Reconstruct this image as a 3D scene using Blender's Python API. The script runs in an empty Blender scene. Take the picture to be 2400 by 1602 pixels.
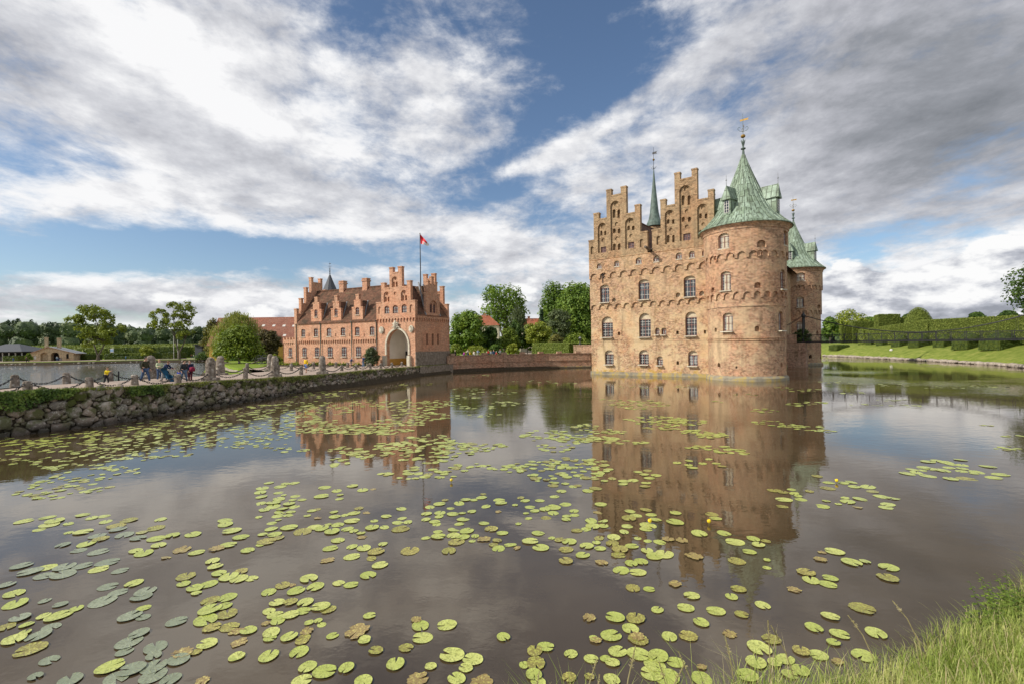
import bpy, bmesh, math, random
from mathutils import Vector, Matrix, noise
from mathutils.geometry import tessellate_polygon
rnd = random.Random(11)
PI = math.pi
scn = bpy.context.scene
COL = scn.collection

# ---------------------------------------------------------------- camera model (measured from the photograph)
FPX, HZ, ROLL, EYE = 1124.8, 8.085, 0.013632, 4.0
CR, SR = math.cos(ROLL), math.sin(ROLL)
cam_d = bpy.data.cameras.new('camera'); cam = bpy.data.objects.new('camera', cam_d); COL.objects.link(cam)
cam_d.sensor_width = 36.0; cam_d.lens = 36.0 * FPX / 2400; cam_d.shift_y = HZ / 2400
cam_d.clip_start = 0.1; cam_d.clip_end = 6000
cam.matrix_world = Matrix(((CR, SR, 0, 0), (0, 0, -1, 0), (-SR, CR, 0, EYE), (0, 0, 0, 1)))
scn.camera = cam

def ray(px, py):
    dx, dy = px - 1200, py - 801
    x, y = dx * CR - dy * SR, dy * CR + dx * SR
    return Vector((x / FPX, 1.0, -(y - HZ) / FPX))
def at(px, py, z=0.0):
    """world point of height z seen at a photograph pixel"""
    d = ray(px, py); t = (z - EYE) / d.z
    return Vector((d.x * t, t, z))
def at_depth(px, py, y):
    d = ray(px, py); return Vector((d.x * y, y, EYE + d.z * y))

class Frame:
    """upright local frame: u along the face, v into the building, z up"""
    def __init__(s, origin, e1):
        s.o = Vector((origin[0], origin[1], 0)); s.e1 = Vector((e1[0], e1[1], 0)).normalized()
        s.e2 = Vector((-s.e1.y, s.e1.x, 0))
    def uz(s, px, py, v=0.0):
        d = ray(px, py); c = Vector((0, 0, EYE)); o = s.o + s.e2 * v
        t = (o - c).dot(s.e2) / d.dot(s.e2); p = c + d * t
        return (p - s.o).dot(s.e1), p.z
    def side(s, px, py, u):
        """(v, z) on the plane at constant u"""
        d = ray(px, py); c = Vector((0, 0, EYE)); o = s.o + s.e1 * u
        t = (o - c).dot(s.e1) / d.dot(s.e1); p = c + d * t
        return (p - s.o).dot(s.e2), p.z
    def matrix(s):
        return Matrix(((s.e1.x, s.e2.x, 0, s.o.x), (s.e1.y, s.e2.y, 0, s.o.y), (0, 0, 1, 0), (0, 0, 0, 1)))
    def w(s, u, v, z): return s.o + s.e1 * u + s.e2 * v + Vector((0, 0, z))

# ---------------------------------------------------------------- object bookkeeping
def tag(o, label=None, cat=None, group=None, kind=None):
    if label: o['label'] = label
    if cat: o['category'] = cat
    if group: o['group'] = group
    if kind: o['kind'] = kind
    return o
def empty(name, loc=(0, 0, 0), rz=0.0, label=None, cat=None, group=None, matrix=None):
    o = bpy.data.objects.new(name, None); COL.objects.link(o); o.empty_display_size = 0.2
    if matrix is not None: o.matrix_world = matrix
    else: o.location = loc; o.rotation_euler = (0, 0, rz)
    return tag(o, label, cat, group)
def kids(o): return [c for c in bpy.data.objects if c.parent is o]
def dup(root, loc=None, rz=None, label=None, group=None, scale=None):
    r = root.copy(); COL.objects.link(r)
    if loc is not None: r.location = loc
    if rz is not None: r.rotation_euler = (0, 0, rz)
    if scale is not None: r.scale = scale if hasattr(scale, '__len__') else (scale,) * 3
    if label: r['label'] = label
    if group: r['group'] = group
    for c in kids(root):
        k = c.copy(); COL.objects.link(k); k.parent = r
        for g in kids(c):
            j = g.copy(); COL.objects.link(j); j.parent = k
    return r

class MB:
    """collects faces and links them as ONE mesh object"""
    def __init__(s): s.v = []; s.f = []; s.m = []; s.uv = []
    def poly(s, pts, mat=0, uv=None):
        i = len(s.v); pts = [Vector(p) for p in pts]; s.v += pts; s.f.append(tuple(range(i, i + len(pts)))); s.m.append(mat)
        if uv is None:
            n = Vector((0, 0, 0))
            for k in range(1, len(pts) - 1): n += (pts[k] - pts[0]).cross(pts[k + 1] - pts[0])
            if n.length > 1e-12: n.normalize()
            if abs(n.z) > 0.95: uv = [(p.x, p.y) for p in pts]
            else:
                t = Vector((-n.y, n.x, 0)).normalized()
                if t.x < -0.5 or (abs(t.x) <= 0.5 and t.y < 0): t = -t
                b = n.cross(t); b = b if b.z > 0 else -b
                uv = [(p.dot(t), p.dot(b)) for p in pts]
        s.uv.append(list(uv))
    def box(s, a, b, mat=0):
        (x0, y0, z0), (x1, y1, z1) = a, b
        P = [(x, y, z) for z in (z0, z1) for y in (y0, y1) for x in (x0, x1)]
        for q in ((0, 2, 3, 1), (4, 5, 7, 6), (0, 1, 5, 4), (2, 6, 7, 3), (0, 4, 6, 2), (1, 3, 7, 5)): s.poly([P[k] for k in q], mat)
    def hexa(s, P, mat=0):
        for q in ((0, 3, 2, 1), (4, 5, 6, 7), (0, 1, 5, 4), (1, 2, 6, 5), (2, 3, 7, 6), (3, 0, 4, 7)): s.poly([P[k] for k in q], mat)
    def bar(s, a, b, r, n=6, r2=None, mat=0, caps=True):
        a, b = Vector(a), Vector(b); d = (b - a)
        if d.length < 1e-6: return
        d.normalize(); t = d.orthogonal().normalized(); w = d.cross(t); r2 = r if r2 is None else r2
        A = [a + (t * math.cos(2 * PI * k / n) + w * math.sin(2 * PI * k / n)) * r for k in range(n)]
        B = [b + (t * math.cos(2 * PI * k / n) + w * math.sin(2 * PI * k / n)) * r2 for k in range(n)]
        for k in range(n): j = (k + 1) % n; s.poly([A[k], A[j], B[j], B[k]], mat)
        if caps: s.poly(A[::-1], mat); s.poly(B, mat)
    def tube(s, pts, r, n=6, mat=0):
        for a, b in zip(pts[:-1], pts[1:]): s.bar(a, b, r, n, mat=mat, caps=False)
    def lathe(s, prof, c=(0, 0, 0), n=48, mat=0, a0=0.0, a1=2 * PI):
        c = Vector(c)
        for (r0, z0), (r1, z1) in zip(prof[:-1], prof[1:]):
            L = max(r0, r1)
            for k in range(n):
                p, q = a0 + (a1 - a0) * k / n, a0 + (a1 - a0) * (k + 1) / n
                P = [c + Vector((r * math.cos(t), r * math.sin(t), z)) for r, z, t in ((r0, z0, p), (r0, z0, q), (r1, z1, q), (r1, z1, p))]
                uv = [(p * L, z0), (q * L, z0), (q * L, z1), (p * L, z1)]
                if r1 < 1e-5: s.poly(P[:3], mat, uv[:3])
                elif r0 < 1e-5: s.poly([P[0], P[2], P[3]], mat, [uv[0], uv[2], uv[3]])
                else: s.poly(P, mat, uv)
    def build(s, name, mats, parent=None, smooth=False, weld=False):
        me = bpy.data.meshes.new(name)
        if weld:
            key = {}; remap = []; vs = []
            for p in s.v:
                k = (round(p.x, 4), round(p.y, 4), round(p.z, 4))
                if k not in key: key[k] = len(vs); vs.append(p)
                remap.append(key[k])
            fs = [tuple(remap[i] for i in f) for f in s.f]
        else: vs, fs = s.v, s.f
        ok = [i for i, f in enumerate(fs) if len(set(f)) == len(f)]
        me.from_pydata([tuple(p) for p in vs], [], [fs[i] for i in ok])
        uvl = me.uv_layers.new(name='UVMap')
        flat = [c for i in ok for q in s.uv[i] for c in q]
        uvl.data.foreach_set('uv', flat)
        for m in (mats if isinstance(mats, (list, tuple)) else [mats]): me.materials.append(m)
        me.polygons.foreach_set('material_index', [s.m[i] for i in ok])
        if smooth: me.polygons.foreach_set('use_smooth', [True] * len(ok))
        me.update()
        o = bpy.data.objects.new(name, me); COL.objects.link(o)
        if parent is not None: o.parent = parent
        return o

# ---------------------------------------------------------------- materials
MAT = {}
class NT:
    def __init__(s, name, world=False):
        s.mat = bpy.data.materials.new(name); s.mat.use_nodes = True
        s.t = s.mat.node_tree; s.b = s.t.nodes['Principled BSDF']; s.out = s.t.nodes['Material Output']
    def n(s, typ, **kw):
        x = s.t.nodes.new(typ)
        for k, v in kw.items():
            if k == 'inp':
                for a, b in v.items():
                    if hasattr(b, 'is_output'): s.t.links.new(b, x.inputs[a])
                    else: x.inputs[a].default_value = b
            else: setattr(x, k, v)
        return x
    def l(s, a, b): s.t.links.new(a, b)
    def noise(s, vec, scale, detail=4, rough=.55, dist=0.0, dim='3D'):
        x = s.n('ShaderNodeTexNoise', inp={'Scale': scale, 'Detail': detail, 'Roughness': rough, 'Distortion': dist})
        if vec is not None: s.l(vec, x.inputs['Vector'])
        return x.outputs['Fac']
    def ramp(s, fac, stops):
        x = s.n('ShaderNodeValToRGB'); e = x.color_ramp.elements
        while len(e) < len(stops): e.new(0.5)
        for i, (p, c) in enumerate(stops): e[i].position = p; e[i].color = (*c, 1) if len(c) == 3 else c
        s.l(fac, x.inputs['Fac']); return x.outputs['Color']
    def map(s, fac, a, b, c=0.0, d=1.0, smooth=True):
        x = s.n('ShaderNodeMapRange', interpolation_type='SMOOTHSTEP' if smooth else 'LINEAR', inp={'From Min': a, 'From Max': b, 'To Min': c, 'To Max': d})
        s.l(fac, x.inputs['Value']); return x.outputs['Result']
    def mix(s, fac, a, b, mode='MIX'):
        x = s.n('ShaderNodeMix', data_type='RGBA', blend_type=mode)
        for sock, v in ((x.inputs['Factor'], fac), (x.inputs['A'], a), (x.inputs['B'], b)):
            if hasattr(v, 'is_output'): s.l(v, sock)
            else: sock.default_value = v if not hasattr(v, '__len__') else ((*v, 1) if len(v) == 3 else v)
        return x.outputs['Result']
    def math(s, op, a, b=None, c=None):
        x = s.n('ShaderNodeMath', operation=op)
        for i, v in enumerate((a, b, c)):
            if v is None: continue
            if hasattr(v, 'is_output'): s.l(v, x.inputs[i])
            else: x.inputs[i].default_value = v
        return x.outputs[0]
    def obj(s): return s.n('ShaderNodeTexCoord').outputs['Object']
    def uvc(s): return s.n('ShaderNodeTexCoord').outputs['UV']
    def wpos(s): return s.n('ShaderNodeNewGeometry').outputs['Position']
    def bump(s, h, strength=.3, dist=.05):
        x = s.n('ShaderNodeBump', inp={'Strength': strength, 'Distance': dist}); s.l(h, x.inputs['Height']); s.l(x.outputs[0], s.b.inputs['Normal'])
    def fin(s, col, rough=.85, spec=.3, metal=0.0):
        if hasattr(col, 'is_output'): s.l(col, s.b.inputs['Base Color'])
        else: s.b.inputs['Base Color'].default_value = (*col, 1)
        if hasattr(rough, 'is_output'): s.l(rough, s.b.inputs['Roughness'])
        else: s.b.inputs['Roughness'].default_value = rough
        s.b.inputs['Specular IOR Level'].default_value = spec; s.b.inputs['Metallic'].default_value = metal
        return s.mat

def shifted(t, v):
    x = t.n('ShaderNodeVectorMath', operation='ADD', inp={1: (31.0, 7.0, 3.0)}); t.l(v, x.inputs[0]); return x.outputs[0]
def mat_brick(name, c1, c2, pale, pale_amt, dirt_amt, cw=.27, ch=.115, bloom_z=None, lichen=0.0, spk=1.0, mortar=(.52, .44, .34)):
    t = NT(name); uv = t.uvc(); wp = t.wpos()
    br = t.n('ShaderNodeTexBrick', offset=.5, inp={'Vector': uv, 'Color1': (*c1, 1), 'Color2': (*c2, 1), 'Mortar': (*mortar, 1), 'Scale': 1.0, 'Mortar Size': .016, 'Mortar Smooth': .3, 'Bias': -.1, 'Brick Width': cw, 'Row Height': ch})
    # single bricks burnt darker or lighter, in patches
    cell = t.n('ShaderNodeTexVoronoi', feature='F1', inp={'Scale': 1.0}); sc_ = t.n('ShaderNodeMapping', inp={'Scale': (4.4, 7.5, 1)}); t.l(uv, sc_.inputs['Vector']); t.l(sc_.outputs[0], cell.inputs['Vector'])
    hue = t.n('ShaderNodeSeparateColor'); t.l(cell.outputs['Color'], hue.inputs[0])
    v = t.map(hue.outputs[0], 0, 1, 1 - .46 * spk, 1 + .38 * spk, False)
    col = t.mix(1.0, br.outputs['Color'], t.n('ShaderNodeCombineColor', inp={0: v, 1: v, 2: v}).outputs[0], 'MULTIPLY')
    spk_ = t.map(t.noise(wp, 5.0, 6, .75), .5, .58)
    big = t.map(t.noise(wp, .45, 6, .65), .46, .60)
    f = t.math('MULTIPLY', t.math('ADD', t.math('MULTIPLY', spk_, .55), t.math('MULTIPLY', big, .6)), pale_amt)
    if bloom_z:
        z = t.n('ShaderNodeSeparateXYZ'); t.l(wp, z.inputs[0])
        g = t.map(z.outputs['Z'], bloom_z[0], bloom_z[1], 1.0, 0.0)
        f = t.math('MULTIPLY', f, t.math('ADD', .45, t.math('MULTIPLY', g, .95)))
    col = t.mix(t.math('MINIMUM', f, .85), col, pale)
    pt = t.math('MULTIPLY', t.map(t.noise(shifted(t, wp), .28, 4, .6), .50, .62), .26); col = t.mix(pt, col, t.mix(1.0, col, (1.12, .76, .60), 'MULTIPLY'))
    # dark run-off streaks
    mp = t.n('ShaderNodeMapping', inp={'Scale': (1.6, 1.6, .22)}); t.l(wp, mp.inputs['Vector'])
    st = t.math('MULTIPLY', t.map(t.noise(mp.outputs[0], 1.0, 5, .65), .5, .72), dirt_amt)
    col = t.mix(st, col, (.16, .115, .07))
    if lichen:
        z = t.n('ShaderNodeSeparateXYZ'); t.l(wp, z.inputs[0])
        lo = t.map(z.outputs['Z'], .3, 1.3, 1, 0)
        li = t.math('MULTIPLY', t.map(t.noise(wp, 1.3, 5, .7), .48, .6), t.math('ADD', t.math('MULTIPLY', lo, .9), .1))
        col = t.mix(t.math('MULTIPLY', li, lichen), col, (.42, .27, .05))
    t.bump(br.outputs['Fac'], -.4, .02)
    return t.fin(col, .9, .2)
def mat_noise(name, stops, scale=2.0, rough=.85, spec=.25, bump=0.0, metal=0.0, detail=6, dist=.02):
    t = NT(name); f = t.noise(t.wpos(), scale, detail, .65); col = t.ramp(f, stops)
    if bump: t.bump(t.noise(t.wpos(), scale * 2.5, 5, .7), bump, dist)
    return t.fin(col, rough, spec, metal)
def mat_flat(name, c, rough=.6, spec=.3, metal=0.0, var=.12):
    lo = tuple(x * (1 - var) for x in c); hi = tuple(min(1, x * (1 + var)) for x in c)
    return mat_noise(name, [(.3, lo), (.7, hi)], 6.0, rough, spec, 0, metal)
def mat_leaf(name, lo, mid, hi, trans=.3, scale=.5, rough=.6):
    t = NT(name); wp = t.wpos()
    f = t.math('ADD', t.math('MULTIPLY', t.noise(wp, scale, 3, .6), .6), t.math('MULTIPLY', t.noise(wp, scale * 6, 2, .6), .4))
    oi = t.n('ShaderNodeObjectInfo').outputs['Random']
    col = t.ramp(t.math('ADD', f, t.math('MULTIPLY', t.math('SUBTRACT', oi, .5), .06)), [(.36, lo), (.5, mid), (.66, hi)])
    t.fin(col, rough, .3)
    tr = t.n('ShaderNodeBsdfTranslucent'); t.l(t.mix(1.0, col, (1.25, 1.2, .5), 'MULTIPLY'), tr.inputs['Color'])
    mx = t.n('ShaderNodeMixShader', inp={'Fac': trans}); t.l(t.b.outputs[0], mx.inputs[1]); t.l(tr.outputs[0], mx.inputs[2]); t.l(mx.outputs[0], t.out.inputs['Surface'])
    return t.mat

M = {}
M['brick'] = mat_brick('castle_brick', (.265, .105, .042), (.405, .215, .098), (.57, .445, .27), .92, .6, bloom_z=(2.0, 13.5), lichen=.9)
M['brick_top'] = mat_brick('gable_brick', (.22, .115, .055), (.31, .175, .09), (.42, .32, .19), .5, .66, mortar=(.4, .33, .22))
M['brick_tower'] = mat_brick('tower_brick', (.255, .092, .038), (.385, .18, .08), (.55, .42, .255), .66, .5, bloom_z=(1.0, 18.0))
M['brick_gate'] = mat_brick('gatehouse_brick', (.42, .135, .058), (.47, .19, .088), (.56, .35, .21), .26, .36, cw=.24, ch=.09, spk=.62)
M['brick_dark'] = mat_brick('garden_wall_brick', (.30, .125, .075), (.36, .18, .11), (.42, .31, .22), .5, .7)
M['plinth'] = mat_noise('plinth_stone', [(.3, (.16, .145, .11)), (.5, (.27, .24, .18)), (.62, (.40, .30, .09)), (.75, (.36, .33, .26))], 1.4, .9, .2, .3)
M['tile'] = mat_noise('roof_tile_red', [(.3, (.13, .065, .045)), (.5, (.24, .115, .07)), (.7, (.30, .17, .10))], 1.2, .85, .2)
M['plaster'] = mat_noise('plaster', [(.3, (.66, .63, .57)), (.7, (.78, .75, .69))], .8, .9, .15)
M['ochre'] = mat_flat('ochre_paint', (.52, .30, .07), .8)
M['cream'] = mat_flat('cream_plaster', (.58, .52, .40), .85)
M['sandstone'] = mat_noise('sandstone', [(.3, (.40, .36, .28)), (.7, (.62, .58, .47))], 3.0, .9, .2, .2)
M['frame'] = mat_flat('window_wood', (.20, .10, .085), .6)
M['white'] = mat_flat('white_wood', (.58, .56, .52), .6)
M['iron'] = mat_flat('black_iron', (.018, .018, .02), .5, .4)
M['gold'] = mat_flat('gilded_metal', (.30, .18, .04), .45, .4, .6)
M['wood'] = mat_noise('grey_timber', [(.3, (.09, .07, .055)), (.7, (.18, .15, .12))], 3.0)
M['slate'] = mat_flat('dark_slate', (.07, .075, .085), .6)
M['lead'] = mat_flat('lead_grey', (.22, .23, .24), .55)
M['dark'] = mat_flat('dark_interior', (.02, .018, .016), .9)
def mat_glass():
    t = NT('window_glass'); f = t.math('ADD', t.math('MULTIPLY', t.noise(t.wpos(), 2.2, 3, .6), .7), t.math('MULTIPLY', t.math('SUBTRACT', t.n('ShaderNodeObjectInfo').outputs['Random'], .15), .42))
    t.bump(t.noise(t.wpos(), 3.0, 2, .5), .12, .05)
    return t.fin(t.ramp(f, [(.35, (.015, .018, .022)), (.6, (.06, .07, .08)), (.75, (.22, .24, .26))]), .08, .7)  # brighter panes have sky reflection painted into the colour, darker ones suggest curtains
M['glass'] = mat_glass()
def mat_copper():
    t = NT('verdigris_copper'); wp = t.wpos(); uv = t.uvc()
    f = t.math('ADD', t.math('MULTIPLY', t.noise(wp, .8, 5, .65), .6), t.math('MULTIPLY', t.noise(wp, 4.0, 4, .6), .4))
    col = t.ramp(f, [(.33, (.11, .14, .105)), (.45, (.24, .315, .24)), (.57, (.33, .425, .335)), (.72, (.46, .55, .455))])
    br = t.n('ShaderNodeTexBrick', offset=.5, inp={'Vector': uv, 'Color1': (1, 1, 1, 1), 'Color2': (.62, .64, .56, 1), 'Mortar': (.2, .2, .17, 1), 'Scale': 1.0, 'Mortar Size': .045, 'Mortar Smooth': .4, 'Brick Width': 1.5, 'Row Height': .5})
    # the sheets run up the slope
    mp = t.n('ShaderNodeMapping', inp={'Rotation': (0, 0, PI / 2)}); t.l(uv, mp.inputs['Vector']); t.l(mp.outputs[0], br.inputs['Vector'])
    col = t.mix(1.0, col, br.outputs['Color'], 'MULTIPLY')
    ms = t.n('ShaderNodeMapping', inp={'Scale': (2.2, 2.2, .25)}); t.l(wp, ms.inputs['Vector'])
    col = t.mix(t.math('MULTIPLY', t.map(t.noise(ms.outputs[0], 1.0, 5, .7), .48, .66), .62), col, (.085, .105, .07))
    t.bump(br.outputs['Fac'], -.5, .04)
    return t.fin(col, .6, .35)
M['copper'] = mat_copper()
M['copper_dark'] = mat_noise('dark_copper', [(.3, (.045, .065, .055)), (.7, (.13, .185, .155))], 2.0, .55, .35)
def mat_pantile():
    t = NT('mossy_pantile'); uv = t.uvc(); wp = t.wpos()
    w = t.n('ShaderNodeTexWave', bands_direction='X', inp={'Vector': uv, 'Scale': 1.1, 'Distortion': .6, 'Detail': 1.0})
    br = t.n('ShaderNodeTexBrick', offset=0.0, inp={'Vector': uv, 'Color1': (1, 1, 1, 1), 'Color2': (.62, .6, .58, 1), 'Mortar': (.25, .25, .25, 1), 'Scale': 1.0, 'Mortar Size': .03, 'Mortar Smooth': .5, 'Brick Width': .28, 'Row Height': .36})
    c = t.ramp(t.noise(wp, .9, 6, .7), [(.34, (.09, .07, .045)), (.48, (.19, .105, .065)), (.58, (.27, .125, .08)), (.70, (.24, .20, .11))])
    c = t.mix(1.0, c, br.outputs['Color'], 'MULTIPLY')
    c = t.mix(t.math('MULTIPLY', w.outputs['Fac'], .45), c, (.07, .045, .035))
    t.bump(w.outputs['Fac'], .8, .06)
    return t.fin(c, .9, .2)
M['pantile'] = mat_pantile()
# ---------------------------------------------------------------- daylight
SUN_AZ, SUN_EL = math.radians(251), math.radians(36)       # compass bearing measured from +Y towards +X
sun_dir = Vector((math.sin(SUN_AZ) * math.cos(SUN_EL), math.cos(SUN_AZ) * math.cos(SUN_EL), math.sin(SUN_EL)))
sl = bpy.data.lights.new('sun', 'SUN'); sl.energy = 4.6; sl.angle = math.radians(.55); sl.color = (1.0, .93, .82)
so = bpy.data.objects.new('sun', sl); COL.objects.link(so); so.rotation_euler = sun_dir.to_track_quat('Z', 'Y').to_euler(); so.location = (-40, -20, 60)
world = bpy.data.worlds.new('World'); scn.world = world; world.use_nodes = True
class WT(NT):
    def __init__(s): s.t = world.node_tree
W = WT(); W.t.nodes.clear()
gen = W.n('ShaderNodeTexCoord').outputs['Generated']
sep = W.n('ShaderNodeSeparateXYZ'); W.l(gen, sep.inputs[0]); dx_, dy_, dz_ = sep.outputs
sky = W.n('ShaderNodeTexSky', sky_type='NISHITA', sun_disc=False, sun_elevation=SUN_EL, sun_rotation=SUN_AZ, air_density=1.0, dust_density=.6, ozone_density=2.2)
az = W.math('ARCTAN2', dx_, dy_); el = W.math('ARCSINE', W.math('MINIMUM', W.math('MAXIMUM', dz_, -1.0), 1.0))
def azel(px, py):
    d = ray(px, py).normalized(); return math.atan2(d.x, d.y), math.asin(d.z)
def blob(px, py, rx, ry, amp, rot=0.0):
    a0, e0 = azel(px, py); k = 1 / FPX * .86
    u = W.math('SUBTRACT', az, a0); v = W.math('SUBTRACT', el, e0); c, s = math.cos(math.radians(rot)), math.sin(math.radians(rot))
    p = W.math('MULTIPLY', W.math('ADD', W.math('MULTIPLY', u, c), W.math('MULTIPLY', v, s)), 1 / (rx * k))
    q = W.math('MULTIPLY', W.math('SUBTRACT', W.math('MULTIPLY', v, c), W.math('MULTIPLY', u, s)), 1 / (ry * k))
    r = W.math('ADD', W.math('MULTIPLY', p, p), W.math('MULTIPLY', q, q))
    return W.math('MULTIPLY', W.math('EXPONENT', W.math('MULTIPLY', r, -1.0)), amp)
def total(items, base):
    acc = base
    for it in items: acc = W.math('ADD', acc, blob(*it))
    return acc
cover = total([
    (1290, 60, 360, 170, -.42, 0), (1480, 110, 170, 190, -.26, -30), (1330, 300, 250, 85, -.36, 25), (1120, 440, 190, 50, -.40, 10),
    (1300, 490, 130, 60, -.34, 0), (850, 50, 110, 90, -.40, 0), (1020, 20, 60, 70, -.2, 0), (140, 380, 160, 45, -.25, 0), (1750, 200, 90, 60, -.25, 30),
    (200, 588, 560, 48, -.86, 4), (640, 592, 280, 34, -.66, 0), (60, 565, 110, 26, .42, 0), (520, 600, 160, 16, .1, 0),
    (2000, 612, 90, 60, -.55, 0), (2220, 545, 180, 24, -.22, -8), (1950, 560, 90, 40, -.12, 0),
    (1500, 225, 300, 26, .34, 22), (1330, 345, 230, 24, .40, 18), (1180, 300, 120, 30, .22, 30), (1240, 395, 180, 22, .30, 12), (1010, 150, 120, 90, .24, 0), (1160, 160, 90, 40, .16, -20), (1400, 440, 120, 26, .25, 8), (420, 330, 420, 190, .30, -20), (2030, 330, 460, 360, .32, 0), (300, 90, 420, 110, .2, 0),
    (2230, 640, 230, 60, .26, 8), (2150, 720, 300, 36, .25, 0), (300, 690, 620, 45, .35, 0), (1150, 600, 220, 70, .25, 0), (880, 520, 250, 40, .2, 0)], .60)
# cloud streets on a plane high above the ground, plus piled cumulus near the horizon
inv = W.math('DIVIDE', 1.0, W.math('MAXIMUM', W.math('ADD', dz_, .16), .05))
pvec = W.n('ShaderNodeCombineXYZ', inp={0: W.math('MULTIPLY', W.math('MULTIPLY', dx_, inv), 1.15), 1: W.math('MULTIPLY', W.math('MULTIPLY', dy_, inv), .85), 2: 0.0}).outputs[0]
def off(v, o):
    x = W.n('ShaderNodeVectorMath', operation='ADD', inp={1: o}); W.l(v, x.inputs[0]); return x.outputs[0]
avec = W.n('ShaderNodeCombineXYZ', inp={0: W.math('MULTIPLY', az, 5.0), 1: W.math('MULTIPLY', el, 11.0), 2: 3.7}).outputs[0]
def dens(o1, o2):
    a = W.noise(off(pvec, o1), 1.7, 12, .66, .25)
    b = W.noise(off(avec, o2), 1.0, 11, .61, .15)
    k = W.map(el, .06, .30, 0, .52)
    return W.mix(k, b, a) if False else W.math('ADD', W.math('MULTIPLY', a, k), W.math('MULTIPLY', b, W.math('SUBTRACT', 1.0, k)))
n0 = dens((4.3, 1.7, 0), (0.4, 0.9, 0)); n1 = dens((4.21, 1.655, 0), (.31, 1.13, 0))
fine = W.noise(off(pvec, (1, 8, 0)), 6.0, 6, .6, .5)
d = W.math('ADD', W.math('ADD', W.math('MULTIPLY', W.math('SUBTRACT', n0, .5), 2.3), W.math('ADD', W.math('MULTIPLY', W.math('SUBTRACT', fine, .5), .72), W.math('MULTIPLY', W.math('SUBTRACT', W.noise(off(avec, (5, 2, 8)), 2.6, 9, .64, .5), .5), .55))), cover)
amt = W.map(d, .16, .80)
relief = W.math('MULTIPLY', W.math('SUBTRACT', n0, n1), 1.9)
thick = W.map(d, .55, 1.25, 0, 1)
shade = total([
    (2340, 190, 360, 210, .66, -20), (2050, 300, 380, 170, .26, -25), (2000, 80, 400, 120, .10, 0), (20, 145, 110, 75, .40, 0), (560, 330, 330, 34, .12, -22), (430, 360, 240, 30, .18, -25),
    (760, 420, 330, 40, .20, -12), (2100, 715, 280, 32, .35, 0), (1990, 680, 60, 50, .25, 0), (300, 725, 560, 30, .30, 0), (1180, 700, 240, 60, .22, 0), (330, 665, 500, 16, .15, 3), (900, 230, 200, 60, .1, -20), (1750, 560, 260, 100, .18, 0), (540, 20, 200, 60, .2, 0)], 0.0)
bright = total([(430, 150, 320, 50, .30, -25), (800, 300, 120, 70, .25, -50), (300, 490, 330, 30, .22, -8), (2200, 615, 170, 36, .26, 12), (1965, 640, 40, 40, .22, 0), (900, 640, 300, 14, .2, 4), (150, 640, 250, 12, .25, -4), (900, 540, 300, 24, .1, 0), (700, 700, 80, 30, .2, 0)], 0.0)
lum = W.math('ADD', W.math('SUBTRACT', W.math('ADD', W.math('ADD', .84, relief), bright), W.math('MULTIPLY', shade, .72)), W.math('MULTIPLY', W.math('SUBTRACT', W.math('ADD', W.math('MULTIPLY', W.noise(off(pvec, (7, 3, 2)), 2.4, 9, .62, .3), .6), W.math('MULTIPLY', W.noise(off(avec, (2, 5, 1)), 1.3, 9, .6, .2), .4)), .5), .50))
ccol = W.ramp(lum, [(0.0, (.20, .215, .24)), (.30, (.32, .335, .37)), (.52, (.47, .48, .525)), (.76, (.68, .69, .73)), (1.0, (.97, .97, .98))])
bg_sky = W.n('ShaderNodeBackground', inp={'Strength': .112})
skyc = W.mix(1.0, sky.outputs[0], (1.0, 1.03, 1.06), 'MULTIPLY'); W.l(skyc, bg_sky.inputs['Color'])
# crisp heaped cumulus standing low over the horizon
hmask = total([(2230, 650, 250, 62, .40, 8), (1980, 650, 60, 60, .22, 0), (2120, 735, 330, 40, .30, 0), (620, 735, 260, 26, .24, 0), (1250, 680, 140, 50, .18, 0), (250, 690, 420, 30, .22, 0), (900, 655, 260, 18, .20, 3), (2400, 600, 120, 60, .2, 0)], 0.0)
q0 = W.noise(off(avec, (9, 4, 2)), 1.35, 12, .58, .1); q1 = W.noise(off(avec, (8.86, 4.22, 2)), 1.35, 12, .58, .1)
cum = W.map(W.math('ADD', q0, hmask), .70, .78)
base_ = W.map(el, .04, .17, -.16, .10)
clit = W.math('ADD', W.math('ADD', .75, base_), W.math('MULTIPLY', W.math('SUBTRACT', q0, q1), 3.6))
ccum = W.ramp(clit, [(.2, (.33, .35, .40)), (.5, (.52, .54, .60)), (.72, (.80, .81, .84)), (.92, (1.0, 1.0, 1.0))])
ccol = W.mix(cum, ccol, ccum); amt = W.math('MAXIMUM', amt, cum)
bg_cl = W.n('ShaderNodeBackground', inp={'Strength': .98}); W.l(ccol, bg_cl.inputs['Color'])
mx = W.n('ShaderNodeMixShader'); W.l(amt, mx.inputs[0]); W.l(bg_sky.outputs[0], mx.inputs[1]); W.l(bg_cl.outputs[0], mx.inputs[2])
wo = W.n('ShaderNodeOutputWorld'); W.l(mx.outputs[0], wo.inputs['Surface'])
scn.view_settings.view_transform = 'Standard'; scn.view_settings.look = 'None'; scn.view_settings.exposure = 0; scn.view_settings.gamma = 1

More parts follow.
